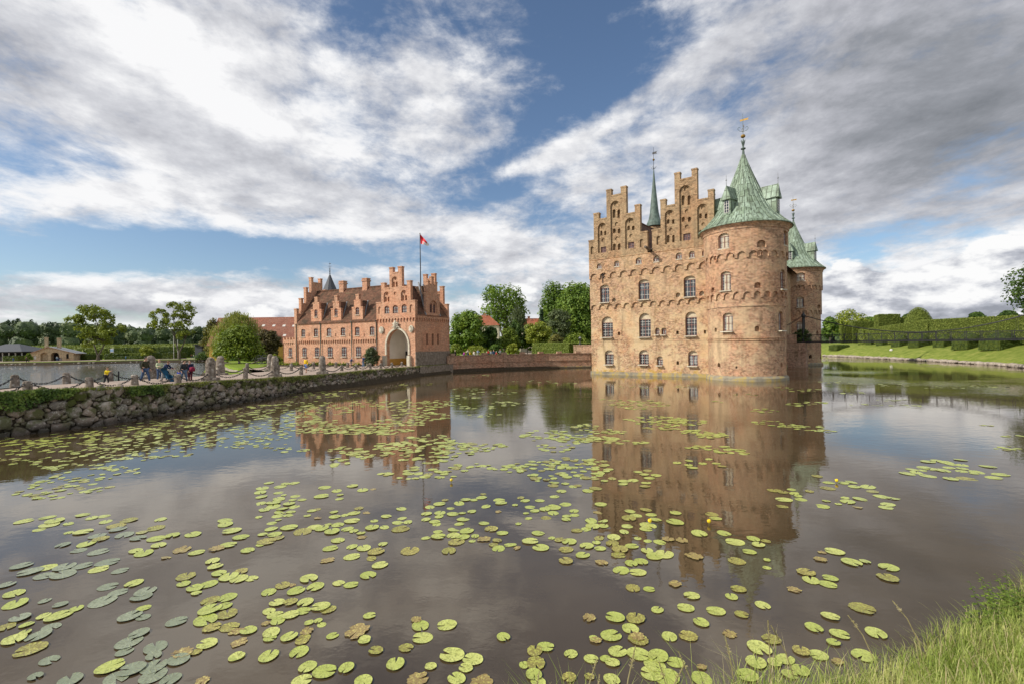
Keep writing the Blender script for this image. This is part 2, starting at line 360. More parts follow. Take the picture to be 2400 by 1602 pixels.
# ---------------------------------------------------------------- water
def mat_water():
    t = NT('moat_water'); wp = t.wpos()
    # breeze: calm near the viewer, ruffled in drifting patches further out
    sp = t.n('ShaderNodeSeparateXYZ'); t.l(wp, sp.inputs[0])
    patch = t.map(t.noise(wp, .045, 3, .5), .44, .60)
    far = t.map(sp.outputs['Y'], 12, 42, .0, 1); lake = t.math('MULTIPLY', t.map(sp.outputs['X'], -30, -24, 1, 0), t.map(sp.outputs['Y'], 18, 40, 0, 1))
    side = t.map(sp.outputs['X'], 6, 34, .35, 1)
    stg = t.math('ADD', .035, t.math('MULTIPLY', t.math('MULTIPLY', patch, far), t.math('MULTIPLY', side, .48))); stg = t.math('MAXIMUM', stg, t.math('MULTIPLY', lake, .75))
    m1 = t.n('ShaderNodeMapping', inp={'Scale': (1.0, 1.5, 1), 'Rotation': (0, 0, .5)}); t.l(wp, m1.inputs['Vector'])
    h = t.math('ADD', t.math('MULTIPLY', t.noise(m1.outputs[0], 2.6, 3, .55), .55), t.math('MULTIPLY', t.noise(m1.outputs[0], .55, 2, .5), .9))
    b = t.n('ShaderNodeBump', inp={'Distance': .10}); t.l(stg, b.inputs['Strength']); t.l(h, b.inputs['Height']); t.l(b.outputs[0], t.b.inputs['Normal'])
    col = t.ramp(t.noise(wp, .18, 4, .6), [(.35, (.052, .036, .018)), (.65, (.092, .067, .038))])
    t.fin(col, .9, 0.0)
    gl = t.n('ShaderNodeBsdfGlossy', inp={'Roughness': .02, 'Color': (1, .975, .93, 1)}); t.l(b.outputs[0], gl.inputs['Normal'])
    fr = t.n('ShaderNodeFresnel', inp={'IOR': 1.36}); t.l(b.outputs[0], fr.inputs['Normal'])
    f = t.math('ADD', .075, t.math('MULTIPLY', fr.outputs[0], .92))
    mx_ = t.n('ShaderNodeMixShader'); t.l(f, mx_.inputs[0]); t.l(t.b.outputs[0], mx_.inputs[1]); t.l(gl.outputs[0], mx_.inputs[2]); t.l(mx_.outputs[0], t.out.inputs['Surface'])
    return t.mat
M['water'] = mat_water()
mb = MB(); mb.poly([(-900, -60, 0), (900, -60, 0), (900, 700, 0), (-900, 700, 0)])
tag(mb.build('moat_water', M['water']), kind='structure')

# ---------------------------------------------------------------- ground
M['gravel'] = mat_noise('gravel_path', [(.3, (.30, .235, .19)), (.7, (.43, .35, .29))], 7.0, .95, .15, .3)
def mat_grass(name, a, b, c, s=.6):
    t = NT(name); wp = t.wpos()
    f = t.math('ADD', t.math('MULTIPLY', t.noise(wp, s, 5, .65), .6), t.math('MULTIPLY', t.noise(wp, s * 14, 3, .7), .4))
    t.bump(t.noise(wp, s * 20, 4, .7), .6, .06)
    return t.fin(t.ramp(f, [(.36, a), (.5, b), (.64, c)]), .9, .15)
M['lawn'] = mat_grass('mown_lawn', (.10, .15, .015), (.155, .22, .022), (.20, .26, .035))
M['rough_grass'] = mat_grass('rough_grass', (.095, .135, .018), (.17, .215, .035), (.28, .28, .075), .9)
M['soil'] = mat_noise('dark_soil', [(.3, (.035, .028, .02)), (.7, (.075, .06, .04))], 3.0, .95, .1)
# ---------------------------------------------------------------- walls with openings
def hole(u0, u1, z0, z1, rise=0.0, depth=.25, back=None, sub=(), circle=False, mat=None, n=8):
    return dict(u0=u0, u1=u1, z0=z0, z1=z1, rise=rise, depth=depth, back=back, sub=list(sub), circle=circle, n=n)
def h_top(h, u):
    c, r = (h['u0'] + h['u1']) / 2, (h['u1'] - h['u0']) / 2
    if not h['rise']: return h['z1']
    return h['z1'] - h['rise'] + h['rise'] * math.sqrt(max(0, 1 - ((u - c) / r) ** 2))
def h_bot(h, u):
    if not h['circle']: return h['z0']
    c, r = (h['u0'] + h['u1']) / 2, (h['u1'] - h['u0']) / 2
    return h['z0'] + h['rise'] - h['rise'] * math.sqrt(max(0, 1 - ((u - c) / r) ** 2))
def strip_wall(mb, us, zb, zt, holes, mp, d0=0.0, mat=0, soffit=0.0, u_uv=0.0):
    B = set(round(u, 5) for u in us)
    lo, hi = min(B), max(B)
    for h in holes:
        n = h['n'] if h['rise'] else 1
        for k in range(n + 1):
            t = k / n
            if h['rise']: t = .5 - .5 * math.cos(PI * t)
            u = h['u0'] + (h['u1'] - h['u0']) * t
            if lo <= u <= hi: B.add(round(u, 5))
    B = sorted(B); e = 1e-4
    def q(a, b, za0, zb0, zb1, za1, d, dd=None, m=mat):
        """quad between two columns; (za0..za1) at a, (zb0..zb1) at b"""
        P = [mp(a, za0, d), mp(b, zb0, d), mp(b, zb1, d), mp(a, za1, d)]
        mb.poly(P, m, [(a + u_uv, za0), (b + u_uv, zb0), (b + u_uv, zb1), (a + u_uv, za1)])
    prev = None
    for a, b in zip(B[:-1], B[1:]):
        if b - a < 2e-4: continue
        m_ = (a + b) / 2
        L0, R0, L1, R1 = zb(a + e), zb(b - e), zt(a + e), zt(b - e)
        hs = sorted([h for h in holes if h['u0'] - e <= a and h['u1'] + e >= b and h['z0'] < zt(m_) and h['z1'] > zb(m_)], key=lambda h: h['z0'])
        cl, cr = L0, R0
        for h in hs:
            bl, br_ = h_bot(h, a), h_bot(h, b)
            if bl > cl + 1e-4 or br_ > cr + 1e-4: q(a, b, cl, cr, br_, bl, d0)
            cl, cr = h_top(h, a), h_top(h, b)
        if L1 > cl + 1e-4: q(a, b, cl, cr, R1, L1, d0)
        if soffit:
            mb.poly([mp(a, L0, d0), mp(a, L0, d0 + soffit), mp(b, R0, d0 + soffit), mp(b, R0, d0)], mat, [(a, 0), (a, soffit), (b, soffit), (b, 0)])
            if prev is not None and abs(prev - L0) > 1e-3:
                mb.poly([mp(a, prev, d0), mp(a, L0, d0), mp(a, L0, d0 + soffit), mp(a, prev, d0 + soffit)], mat, [(0, prev), (0, L0), (soffit, L0), (soffit, prev)])
            prev = R0
    for h in holes:
        D = h['depth']; n = h['n'] if h['rise'] else 1
        seg = [h['u0'] + (h['u1'] - h['u0']) * ((.5 - .5 * math.cos(PI * k / n)) if h['rise'] else k / n) for k in range(n + 1)]
        for a, b in zip(seg[:-1], seg[1:]):
            for f in (h_top, h_bot):
                za, zb_ = f(h, a), f(h, b)
                mb.poly([mp(a, za, d0), mp(b, zb_, d0), mp(b, zb_, d0 + D), mp(a, za, d0 + D)], mat, [(a, 0), (b, 0), (b, D), (a, D)])
        for u in (h['u0'], h['u1']):
            z0, z1 = h_bot(h, u), h_top(h, u)
            if z1 - z0 > 1e-3: mb.poly([mp(u, z0, d0), mp(u, z1, d0), mp(u, z1, d0 + D), mp(u, z0, d0 + D)], mat, [(0, z0), (0, z1), (D, z1), (D, z0)])
        if h['back'] is not None:
            strip_wall(mb, [h['u0'], h['u1']] + seg, lambda u, h=h: h_bot(h, min(max(u, h['u0']), h['u1'])), lambda u, h=h: h_top(h, min(max(u, h['u0']), h['u1'])), h['sub'], mp, d0 + D, h['back'], 0, u_uv)
def arch_row(u0, u1, n, zlow, zhigh, pier=.13):
    """bottom edge of a corbelled arch frieze"""
    w = (u1 - u0) / n; us = []
    for k in range(n):
        for t in [0, pier] + [pier + (1 - 2 * pier) * (.5 - .5 * math.cos(PI * j / 6)) for j in range(1, 6)] + [1 - pier]: us.append(u0 + (k + t) * w)
    us.append(u1)
    zs = zlow + (zhigh - zlow) * .35
    def zb(u):
        lo = zlow if not callable(zlow) else zlow(u)
        t = ((u - u0) / w) % 1.0
        if t < pier or t > 1 - pier: return zlow
        return zs + (zhigh - zs) * math.sqrt(max(0, 1 - ((t - .5) / (.5 - pier)) ** 2))
    return us, zb
def mpbox(mb, mp, a, b, mat=0):
    """box between (u,z,d) corners in mapped wall coordinates"""
    (u0, z0, d0), (u1, z1, d1) = a, b
    mb.hexa([mp(u0, z0, d0), mp(u1, z0, d0), mp(u1, z0, d1), mp(u0, z0, d1), mp(u0, z1, d0), mp(u1, z1, d0), mp(u1, z1, d1), mp(u0, z1, d1)], mat)
def window(parent, mp, u0, u1, z0, z1, d, cols=2, rows=(.42,), bars=(2, 3), rise=0.0, wood='frame', sill=True, label=None, th=.07, barm=None):
    """casement set at depth d: outer frame, mullion, transom, glazing bars > pane"""
    mb = MB(); f0, f1 = d - .07, d
    for a, b in (((u0, z0), (u0 + th, z1)), ((u1 - th, z0), (u1, z1)), ((u0 + th, z0), (u1 - th, z0 + th)), ((u0 + th, z1 - th), (u1 - th, z1))):
        mpbox(mb, mp, (*a, f0), (*b, f1))
    W_, H_ = u1 - u0, z1 - z0
    cu = [u0 + W_ * k / cols for k in range(1, cols)]; cz = [z0 + H_ * (1 - r) for r in rows]
    for c in cu: mpbox(mb, mp, (c - th * .5, z0 + th, f0 + .01), (c + th * .5, z1 - th, f1 - .003))
    for c in cz: mpbox(mb, mp, (u0 + th, c - th * .5, f0 + .015), (u1 - th, c + th * .5, f1 - .006))
    eu = [u0] + cu + [u1]; ez = [z0] + sorted(cz) + [z1]; bt = .018
    for a, b in zip(eu[:-1], eu[1:]):
        for k in range(1, bars[0]): c = a + (b - a) * k / bars[0]; mpbox(mb, mp, (c - bt, z0 + th, f0 + .03), (c + bt, z1 - th, f1 - .01), 1)
    for a, b in zip(ez[:-1], ez[1:]):
        for k in range(1, bars[1]): c = a + (b - a) * k / bars[1]; mpbox(mb, mp, (u0 + th, c - bt, f0 + .035), (u1 - th, c + bt, f1 - .014), 1)
    if sill: mpbox(mb, mp, (u0 - .06, z0 - .10, -.05), (u1 + .06, z0 - .002, d), 2)
    o = mb.build('window', [M[wood], M[barm or 'white'], M['sandstone']], parent)
    if label: o['label'] = label
    p = MB(); p.poly([mp(u0 + .02, z0 + .02, d + .004), mp(u1 - .02, z0 + .02, d + .004), mp(u1 - .02, z1 - .02, d + .004), mp(u0 + .02, z1 - .02, d + .004)])
    p.build('pane', M['glass'], o)
    return o
M['limewash'] = mat_noise('limewashed_plaster', [(.3, (.42, .34, .23)), (.7, (.62, .54, .40))], 2.5, .9, .15)
def z1p(x, y): return 1340 + x * .26394, 260 + y * .26394
def z2p(x, y): return 1340 + x * .26394, 580 + y * .26394
def z3p(x, y): return 640 + x * .2423, 520 + y * .2423

# ================================================================ THE CASTLE
A1 = .91777
co = at(1384, 876, 0)
CF = Frame(co, (math.sin(A1), -math.cos(A1)))
castle = empty('castle', matrix=CF.matrix(), label='red brick water castle with stepped gables and round green roofed towers rising from the moat', cat='castle')
UW = 19.3; DEPTH = 39.0; RT = 3.93
cmp_ = lambda u, z, d: Vector((u, d, z))
def F2(x, y): return CF.uz(*z2p(x, y))
def F1(x, y): return CF.uz(*z1p(x, y))
def rect(fn, x0, y0, x1, y1):
    """measured rectangle on the facade -> u0,u1,z0,z1"""
    c = fn((x0 + x1) / 2, (y0 + y1) / 2)
    return fn(x0, (y0 + y1) / 2)[0], fn(x1, (y0 + y1) / 2)[0], fn((x0 + x1) / 2, y1)[1], fn((x0 + x1) / 2, y0)[1]
UE = UW + .6
# heights of the horizontal features, averaged along the facade
def avg(fn, *pts): return sum(fn(*p)[1] for p in pts) / len(pts)
Z_BAND = avg(F2, (400, 815), (1000, 803)); Z_BAND2 = avg(F2, (400, 832), (1000, 822))
Z_LF_T = avg(F2, (200, 506), (1170, 450)); Z_LF_B = avg(F2, (170, 545), (1195, 490))
Z_UF_T = avg(F2, (200, 232), (1150, 130)); Z_UF_B = avg(F2, (172, 278), (1195, 182))
Z_GAB = avg(F1, (300, 1300), (1100, 1222))
Z_PL = avg(F2, (300, 1096), (1100, 1120))
D1, D2, D3 = .0, .19, .38       # upper, middle, lower tier set back under the friezes
hl, hm, hu, wins = [], [], [], []
def win(fn, r, tier, depth=.30, rise=None, head=0.0, **kw):
    u0, u1, z0, z1 = rect(fn, *r)
    ri = (u1 - u0) * .22 if rise is None else (u1 - u0) * rise
    h = hole(u0, u1, z0, z1, ri, depth, back=None if not head else 1)
    {3: hl, 2: hm, 1: hu}[tier].append(h)
    d0 = {3: D3, 2: D2, 1: D1}[tier]
    top = z1 - max(ri, head * (z1 - z0)) if head or ri else z1
    if not head: h['back'] = 1
    wins.append((u0 + .03, u1 - .03, z0 + .02, top, d0 + depth - .02, kw))
G3 = dict(bars=(2, 3), rows=(.42,))
for r in ((255, 612, 354, 797), (587, 582, 692, 795), (1000, 568, 1104, 784)): win(F2, r, 3, rise=.5, head=.22, **G3, label='tall arched window of small panes')
for r in ((283, 908, 361, 1037), (588, 906, 674, 1038), (1025, 912, 1111, 1050)): win(F2, r, 3, rise=.42, head=.28, bars=(2, 4), rows=())
win(F2, (747, 962, 801, 1045), 3, rise=.5, head=.22, bars=(2, 3), rows=())
for r in ((731, 712, 770, 775), (788, 712, 831, 775)): win(F2, r, 3, rise=.4, bars=(2, 2), rows=())
for r in ((246, 330, 328, 489), (588, 282, 684, 463), (990, 250, 1097, 438)): win(F2, r, 2, rise=.3, head=.12, bars=(2, 2), rows=(.42,))
for r in ((224, 143, 266, 190), (378, 118, 422, 170), (568, 90, 622, 148), (725, 77, 775, 128), (926, 45, 980, 104), (1043, 32, 1093, 93), (1158, 25, 1193, 78)): win(F2, r, 1, rise=.35, bars=(2, 3), rows=(), depth=.22)
for x, y, w, h in ((408, 764, 20, 32), (929, 754, 22, 32), (1174, 748, 18, 34), (932, 1022, 21, 32)): 
    u0, u1, z0, z1 = rect(F2, x - w / 2, y - h / 2, x + w / 2, y + h / 2); hl.append(hole(u0, u1, z0, z1, .08, .5, back=2))
for x, y, w in ((370, 465, 34), (940, 420, 40), (1150, 407, 44)):
    u0, u1, z0, z1 = rect(F2, x - w / 2, y - w / 2, x + w / 2, y + w / 2); hm.append(hole(u0, u1, z0, z1, (u1 - u0) * .5, .35, back=1))
usL, zbL = arch_row(0, UE, 17, Z_LF_B, Z_LF_T)
usU, zbU = arch_row(0, UE, 14, Z_UF_B, Z_UF_T)
mb = MB()
strip_wall(mb, [0, UE], lambda u: .3, lambda u: Z_LF_T + .25, hl, cmp_, D3, 0)
strip_wall(mb, usL, zbL, lambda u: Z_UF_T + .25, hm, cmp_, D2, 0, D3 - D2)
strip_wall(mb, usU, zbU, lambda u: Z_GAB, hu, cmp_, D1, 0, D2 - D1)
# side and rear walls
for (a, b) in (((0, D3), (0, DEPTH)), ((UW, D3), (UW, DEPTH)), ((0, DEPTH), (UW, DEPTH))):
    mb.poly([(a[0], a[1], .3), (b[0], b[1], .3), (b[0], b[1], Z_GAB), (a[0], a[1], Z_GAB)], 0)
for zz, pr in ((Z_BAND, .05), (Z_BAND2, .04)): mb.box((-.02, D3 - pr, zz - .05), (UE, D3 + .1, zz + .05), 0)
for x0, x1, z in ((0, UE, Z_GAB),): mb.box((x0 - .02, -.05, z - .03), (x1, .3, z + .06), 0)
mb.build('wall', [M['brick'], M['limewash'], M['dark']], castle)
for (u0, u1, z0, z1, d, kw) in wins: window(castle, cmp_, u0, u1, z0, z1, d, **kw)
pm = MB(); pm.box((-.12, D3 - .16, -.6), (UE, D3 + .4, Z_PL)); pm.box((-.12, D3 + .4, -.6), (.2, DEPTH, Z_PL)); pm.box((UW - .1, D3 + .4, -.6), (UW + .12, DEPTH, Z_PL)); pm.build('plinth', M['plinth'], castle)
# stepped gables with blind niches
def niche(fn, x0, x1, yt, yb, sub, depth=.22):
    u0, u1, z0, z1 = rect(fn, x0, yt, x1, yb); r = (u1 - u0) / 2; hs = []
    for s in sub:
        if s[0] == 'o':
            a0, a1, b0, b1 = rect(fn, s[1] - s[3], s[2] - s[3], s[1] + s[3], s[2] + s[3]); c = (a0 + a1) / 2; rr = (a1 - a0) / 2; zc = (b0 + b1) / 2
            hs.append(hole(c - rr, c + rr, zc - rr, zc + rr, rr, .14, back=0, circle=True))
        elif s[0] == 'p':
            for a, b in ((s[1], s[2]), (s[3], s[4])):
                w0, w1, y0, y1 = rect(fn, a, s[5], b, s[6]); hs.append(hole(w0, w1, y0, y1, (w1 - w0) * .5, .3, back=0))
        elif s[0] == 'w':
            w0, w1, y0, y1 = rect(fn, *s[1:]); hs.append(hole(w0, w1, y0, y1, 0, .2, back=1)); gw.append((w0, w1, y0, y1))
    good = [h for h in hs if h['u0'] > u0 + .02 and h['u1'] < u1 - .02]
    return hole(u0, u1, z0, z1, r, depth, back=0, sub=good)
gw = []; gh = [
    hole(*rect(F1, 168, 1205, 195, 1275), .18, .2, back=0), hole(*rect(F1, 605, 1138, 634, 1210), .2, .2, back=0), hole(*rect(F1, 753, 1112, 786, 1190), .2, .2, back=0),
    niche(F1, 232, 310, 995, 1262, [('o', 272, 1022, 19), ('p', 247, 266, 282, 301, 1062, 1102), ('o', 274, 1148, 17), ('w', 252, 1205, 300, 1257)]),
    niche(F1, 345, 432, 798, 1238, [('o', 389, 826, 19), ('p', 357, 383, 399, 425, 872, 947), ('o', 393, 1003, 17), ('p', 359, 385, 402, 427, 1042, 1083), ('o', 395, 1130, 16), ('p', 360, 386, 403, 428, 1177, 1236)]),
    niche(F1, 474, 560, 950, 1222, [('o', 519, 976, 19), ('p', 487, 511, 528, 553, 1018, 1058), ('o', 521, 1108, 16), ('w', 495, 1163, 550, 1219)]),
    niche(F1, 828, 913, 880, 1182, [('o', 870, 906, 19), ('p', 840, 863, 886, 909, 960, 1000), ('o', 876, 1053, 16), ('p', 840, 864, 887, 910, 1100, 1166)]),
    niche(F1, 957, 1060, 660, 1152, [('o', 1013, 690, 22), ('p', 970, 998, 1024, 1052, 747, 832), ('o', 1016, 888, 18), ('p', 972, 1000, 1027, 1055, 938, 982), ('o', 1017, 1026, 18), ('w', 985, 1086, 1051, 1150)]),
    niche(F1, 1115, 1206, 825, 1132, [('o', 1162, 856, 20), ('p', 1127, 1151, 1176, 1200, 908, 952), ('o', 1163, 1004, 17), ('p', 1128, 1152, 1177, 1202, 1055, 1120)])]
def steps(fn, lst):
    out = []
    for x0, x1, y in lst: out.append([fn(x0, y)[0], fn(x1, y)[0], fn((x0 + x1) / 2, y)[1]])
    for a, b in zip(out[:-1], out[1:]): b[0] = a[1]
    return out
GL = steps(F1, [(138, 197, 1152), (197, 240, 910), (240, 310, 957), (310, 350, 700), (350, 436, 745), (436, 482, 672), (482, 560, 908), (560, 606, 834), (606, 672, 1073)])
GR = steps(F1, [(712, 790, 1052), (790, 833, 788), (833, 915, 838), (915, 960, 550), (960, 1065, 600), (1065, 1112, 514), (1112, 1210, 783), (1210, 1260, 700), (1260, 1345, 960)])
GL[0][0] = 0.0
def gable(seg, holes, mp, zbase, mb, thick=.55, mat=0, cap=True, d0=0.0):
    us = sorted({s[0] for s in seg} | {s[1] for s in seg})
    def zt(u):
        for s in seg:
            if s[0] <= u <= s[1]: return s[2]
        return seg[-1][2] if u > seg[-1][1] else seg[0][2]
    strip_wall(mb, us, lambda u: zbase, zt, [h for h in holes if h['u0'] >= us[0] and h['u1'] <= us[-1]], mp, d0, mat)
    prev = zbase
    for s in seg + [[seg[-1][1], seg[-1][1], zbase]]:
        a, b = sorted((prev, s[2]))
        if b > a: mb.poly([mp(s[0], a, d0), mp(s[0], b, d0), mp(s[0], b, d0 + thick), mp(s[0], a, d0 + thick)], mat)
        if s[1] > s[0]:
            mb.poly([mp(s[0], s[2], d0), mp(s[1], s[2], d0), mp(s[1], s[2], d0 + thick), mp(s[0], s[2], d0 + thick)], mat)
            mb.poly([mp(s[0], zbase, d0 + thick), mp(s[1], zbase, d0 + thick), mp(s[1], s[2], d0 + thick), mp(s[0], s[2], d0 + thick)], mat)
            if cap:
                w = .04; mpbox(mb, mp, (s[0] - w, s[2] - .13, d0 - w), (s[1] + w, s[2] + .05, d0 + thick + w), mat)
        prev = s[2]
for seg in (GL, GR):
    mb = MB(); gable(seg, gh, cmp_, Z_GAB + .06, mb); mb.build('stepped_gable', [M['brick_top'], M['brick_top'], M['dark']], castle)
for (u0, u1, z0, z1) in gw: window(castle, cmp_, u0 + .02, u1 - .02, z0 + .02, z1 - .02, D1 + .22 + .18, cols=2, rows=(.5,), bars=(2, 2), sill=False, barm='frame')
# the same pair of gables closes the far end of each house
for seg in (GL, GR):
    mb = MB(); gable(seg, [], lambda u, z, d: Vector((u, DEPTH - d, z)), Z_GAB + .06, mb); mb.build('stepped_gable', [M['brick_top'], M['brick_top'], M['dark']], castle)
# tiled saddle roofs behind the gables
def saddle(u0, u1, zr, name='roof'):
    mb = MB(); c = (u0 + u1) / 2; y0, y1 = .5, DEPTH - .5
    for a, b in ((u0, c), (c, u1)):
        za, zb_ = (Z_GAB, zr) if a == u0 else (zr, Z_GAB)
        mb.poly([(a, y0, za), (b, y0, zb_), (b, y1, zb_), (a, y1, za)])
    mb.bar((c, y0, zr), (c, y1, zr), .16, 6)
    return mb.build(name, M['pantile'], castle)
saddle(GL[0][0], GL[-1][1] + .3, GL[4][2] - 2.3); saddle(GR[0][0] - .3, UW + 1.0, GR[4][2] - 3.6)
# valley gutter and its wooden spout
mb = MB(); a = F1(672, 1225); b = F1(770, 1285)
gu = (GL[-1][1] + GR[0][0]) / 2; gz = F1(690, 1225)[1]
mb.box((gu - .3, -.1, gz - .12), (gu + .3, 3, gz)); mb.bar((gu, 0, gz - .15), (gu + .15, -1.9, gz - .05), .2, 6, .16)
mb.build('rain_spout', M['wood'], castle)
# wall anchor of iron
mb = MB(); au, az_ = F2(270, 265); mb.bar((au, D2 - .05, az_ - .75), (au, D2 - .05, az_ + .75), .05)
for s in (-1, 1): mb.bar((au, D2 - .05, az_ + .2), (au + .35 * s, D2 - .05, az_ + .5), .04); mb.bar((au, D2 - .05, az_ - .1), (au + .3 * s, D2 - .05, az_ + .15), .04)
mb.build('wall_anchor', M['iron'], castle)

# ---------------------------------------------------------------- round corner towers
def cyl_uz(frame, cx, cy, R, px, py):
    d = ray(px, py); c = frame.w(cx, cy, 0); ox, oy = -c.x, -c.y
    a = d.x ** 2 + d.y ** 2; b = 2 * (ox * d.x + oy * d.y); cc = ox * ox + oy * oy - R * R
    disc = b * b - 4 * a * cc
    t = (-b - math.sqrt(max(0, disc))) / (2 * a); p = d * t
    lx = (Vector((p.x, p.y, 0)) - c).dot(frame.e1); ly = (Vector((p.x, p.y, 0)) - c).dot(frame.e2)
    return math.atan2(ly, lx), EYE + p.z
T_EAVE = None
def tower(cx, cy, feats, zs, name='corner_tower'):
    """feats: list of (kind, x0,y0,x1,y1 photograph px); zs: dict of heights"""
    R3, R2, R1 = RT - .06, RT + .11, RT + .28
    U = RT
    def mp(u, z, d): a = u / U; r = R1 - d; return Vector((cx + r * math.cos(a), cy + r * math.sin(a), z))
    holes = {1: [], 2: [], 3: []}; wn = []
    for kind, x0, y0, x1, y1 in feats:
        xm, ym = (x0 + x1) / 2, (y0 + y1) / 2
        a0, _ = cyl_uz(CF, cx, cy, RT + .1, x0, ym); a1, _ = cyl_uz(CF, cx, cy, RT + .1, x1, ym)
        z1 = cyl_uz(CF, cx, cy, RT + .1, xm, y0)[1]; z0 = cyl_uz(CF, cx, cy, RT + .1, xm, y1)[1]
        if a0 > 0: a0 -= 2 * PI
        if a1 > 0: a1 -= 2 * PI
        u0, u1 = a0 * U, a1 * U
        if u1 - u0 < .12: u1 = u0 + .5
        if u1 - u0 > 1.6: u1 = u0 + 1.1
        t = 1 if z0 > zs['uf'][0] + .1 else 2 if z0 > zs['lf'][0] - .1 else 3
        if kind == 'w':
            r = (u1 - u0) * .3; holes[t].append(hole(u0, u1, z0, z1, r, .26, back=3)); wn.append((u0 + .03, u1 - .03, z0 + .02, z1 - r * .9, {1: 0, 2: .17, 3: .34}[t] + .24))
        elif kind == 'n': holes[t].append(hole(u0, u1, z0, z1, min((u1 - u0) / 2, (z1 - z0) * .6), .3, back=1))
        else: holes[t].append(hole(u0, u1, z0, z1, min((u1 - u0) / 2, (z1 - z0) * .5), .4, back=2))
    ring = [-PI * U * 2 + 2 * PI * U * k / 96 for k in range(97)]; A, Bq = -2 * PI * U, 0.0
    m = MB()
    strip_wall(m, ring, lambda u: .2, lambda u: zs['lf'][1] + .25, holes[3], mp, .34, 0)
    us, zb = arch_row(A, Bq, 26, *zs['lf']); strip_wall(m, us, zb, lambda u: zs['uf'][1] + .25, holes[2], mp, .17, 0, .17)
    us, zb = arch_row(A, Bq, 24, *zs['uf']); strip_wall(m, us, zb, lambda u: zs['eave'] + .05, holes[1], mp, 0, 0, .17)
    for z, r in zs['bands']: m.lathe([(r, z - .06), (r + .05, z - .04), (r + .05, z + .04), (r, z + .06)], (cx, cy, 0), 64)
    e = zs['eave']
    m.lathe([(R1, e - .62), (R1 + .08, e - .55), (R1 + .10, e - .38), (R1 + .24, e - .2), (R1 + .34, e - .12), (R1 + .36, e + .05), (R1, e + .07)], (cx, cy, 0), 96)
    body = m.build('tower_wall', [M['brick_tower'], M['brick_tower'], M['dark'], M['limewash']], castle)
    for (u0, u1, z0, z1, d) in wn: window(castle, mp, u0, u1, z0, z1, d, cols=2, rows=(.5,), bars=(2, 3), th=.06)
    p = MB(); p.lathe([(R3 + .28, -.6), (R3 + .26, .28), (R3 + .14, .42), (R3, .5)], (cx, cy, 0), 72); p.build('plinth', M['plinth'], castle)
    return R1
def spire_finial(mb, c, z, s=1.0, leafy=True):
    """copper knop, leaf cup, gilded ball, scrollwork and vane"""
    c = Vector(c); P = lambda dx, dz: c + Vector((dx * s, 0, dz * s + z))
    mb.lathe([(.16 * s, z), (.11 * s, z + .7 * s), (.26 * s, z + .78 * s), (.26 * s, z + .86 * s), (.09 * s, z + .95 * s), (.07 * s, z + 1.5 * s)], (c.x, c.y, 0), 10, 0)
    for k in range(6):
        a = PI * k / 3; q = Vector((math.cos(a), math.sin(a), 0)) * s
        mb.tube([c + Vector((0, 0, z + 1.05 * s)) + q * .05, c + Vector((0, 0, z + 1.4 * s)) + q * .13, c + Vector((0, 0, z + 1.75 * s)) + q * .22], .035 * s, 4, 0)
    mb.bar(P(0, 1.5), P(0, 4.7), .035 * s, 6, .018 * s, 0)
    mb.lathe([(.02 * s, z + 1.98 * s), (.22 * s, z + 2.1 * s), (.25 * s, z + 2.2 * s), (.2 * s, z + 2.32 * s), (.02 * s, z + 2.42 * s)], (c.x, c.y, 0), 12, 1)
    for k in range(4):
        a = PI * k / 2 + .4; q = Vector((math.cos(a), math.sin(a), 0)) * s
        b = c + Vector((0, 0, z))
        mb.tube([b + Vector((0, 0, 2.7 * s)), b + q * .35 + Vector((0, 0, 2.8 * s)), b + q * .55 + Vector((0, 0, 3.05 * s)), b + q * .42 + Vector((0, 0, 3.25 * s)), b + q * .25 + Vector((0, 0, 3.12 * s))], .022 * s, 4, 1 if k % 2 else 0)
    v0, v1, w = P(-.30, 4.0), P(.62, 4.0), .10 * s
    mb.poly([v0 + Vector((0, 0, w)), v0 - Vector((0, 0, w)), P(.45, 4.0) - Vector((0, 0, w)), P(.62, 4.0) - Vector((0, 0, w * 1.3)), P(.48, 4.0), P(.62, 4.0) + Vector((0, 0, w * 1.3)), P(.45, 4.0) + Vector((0, 0, w))], 1)
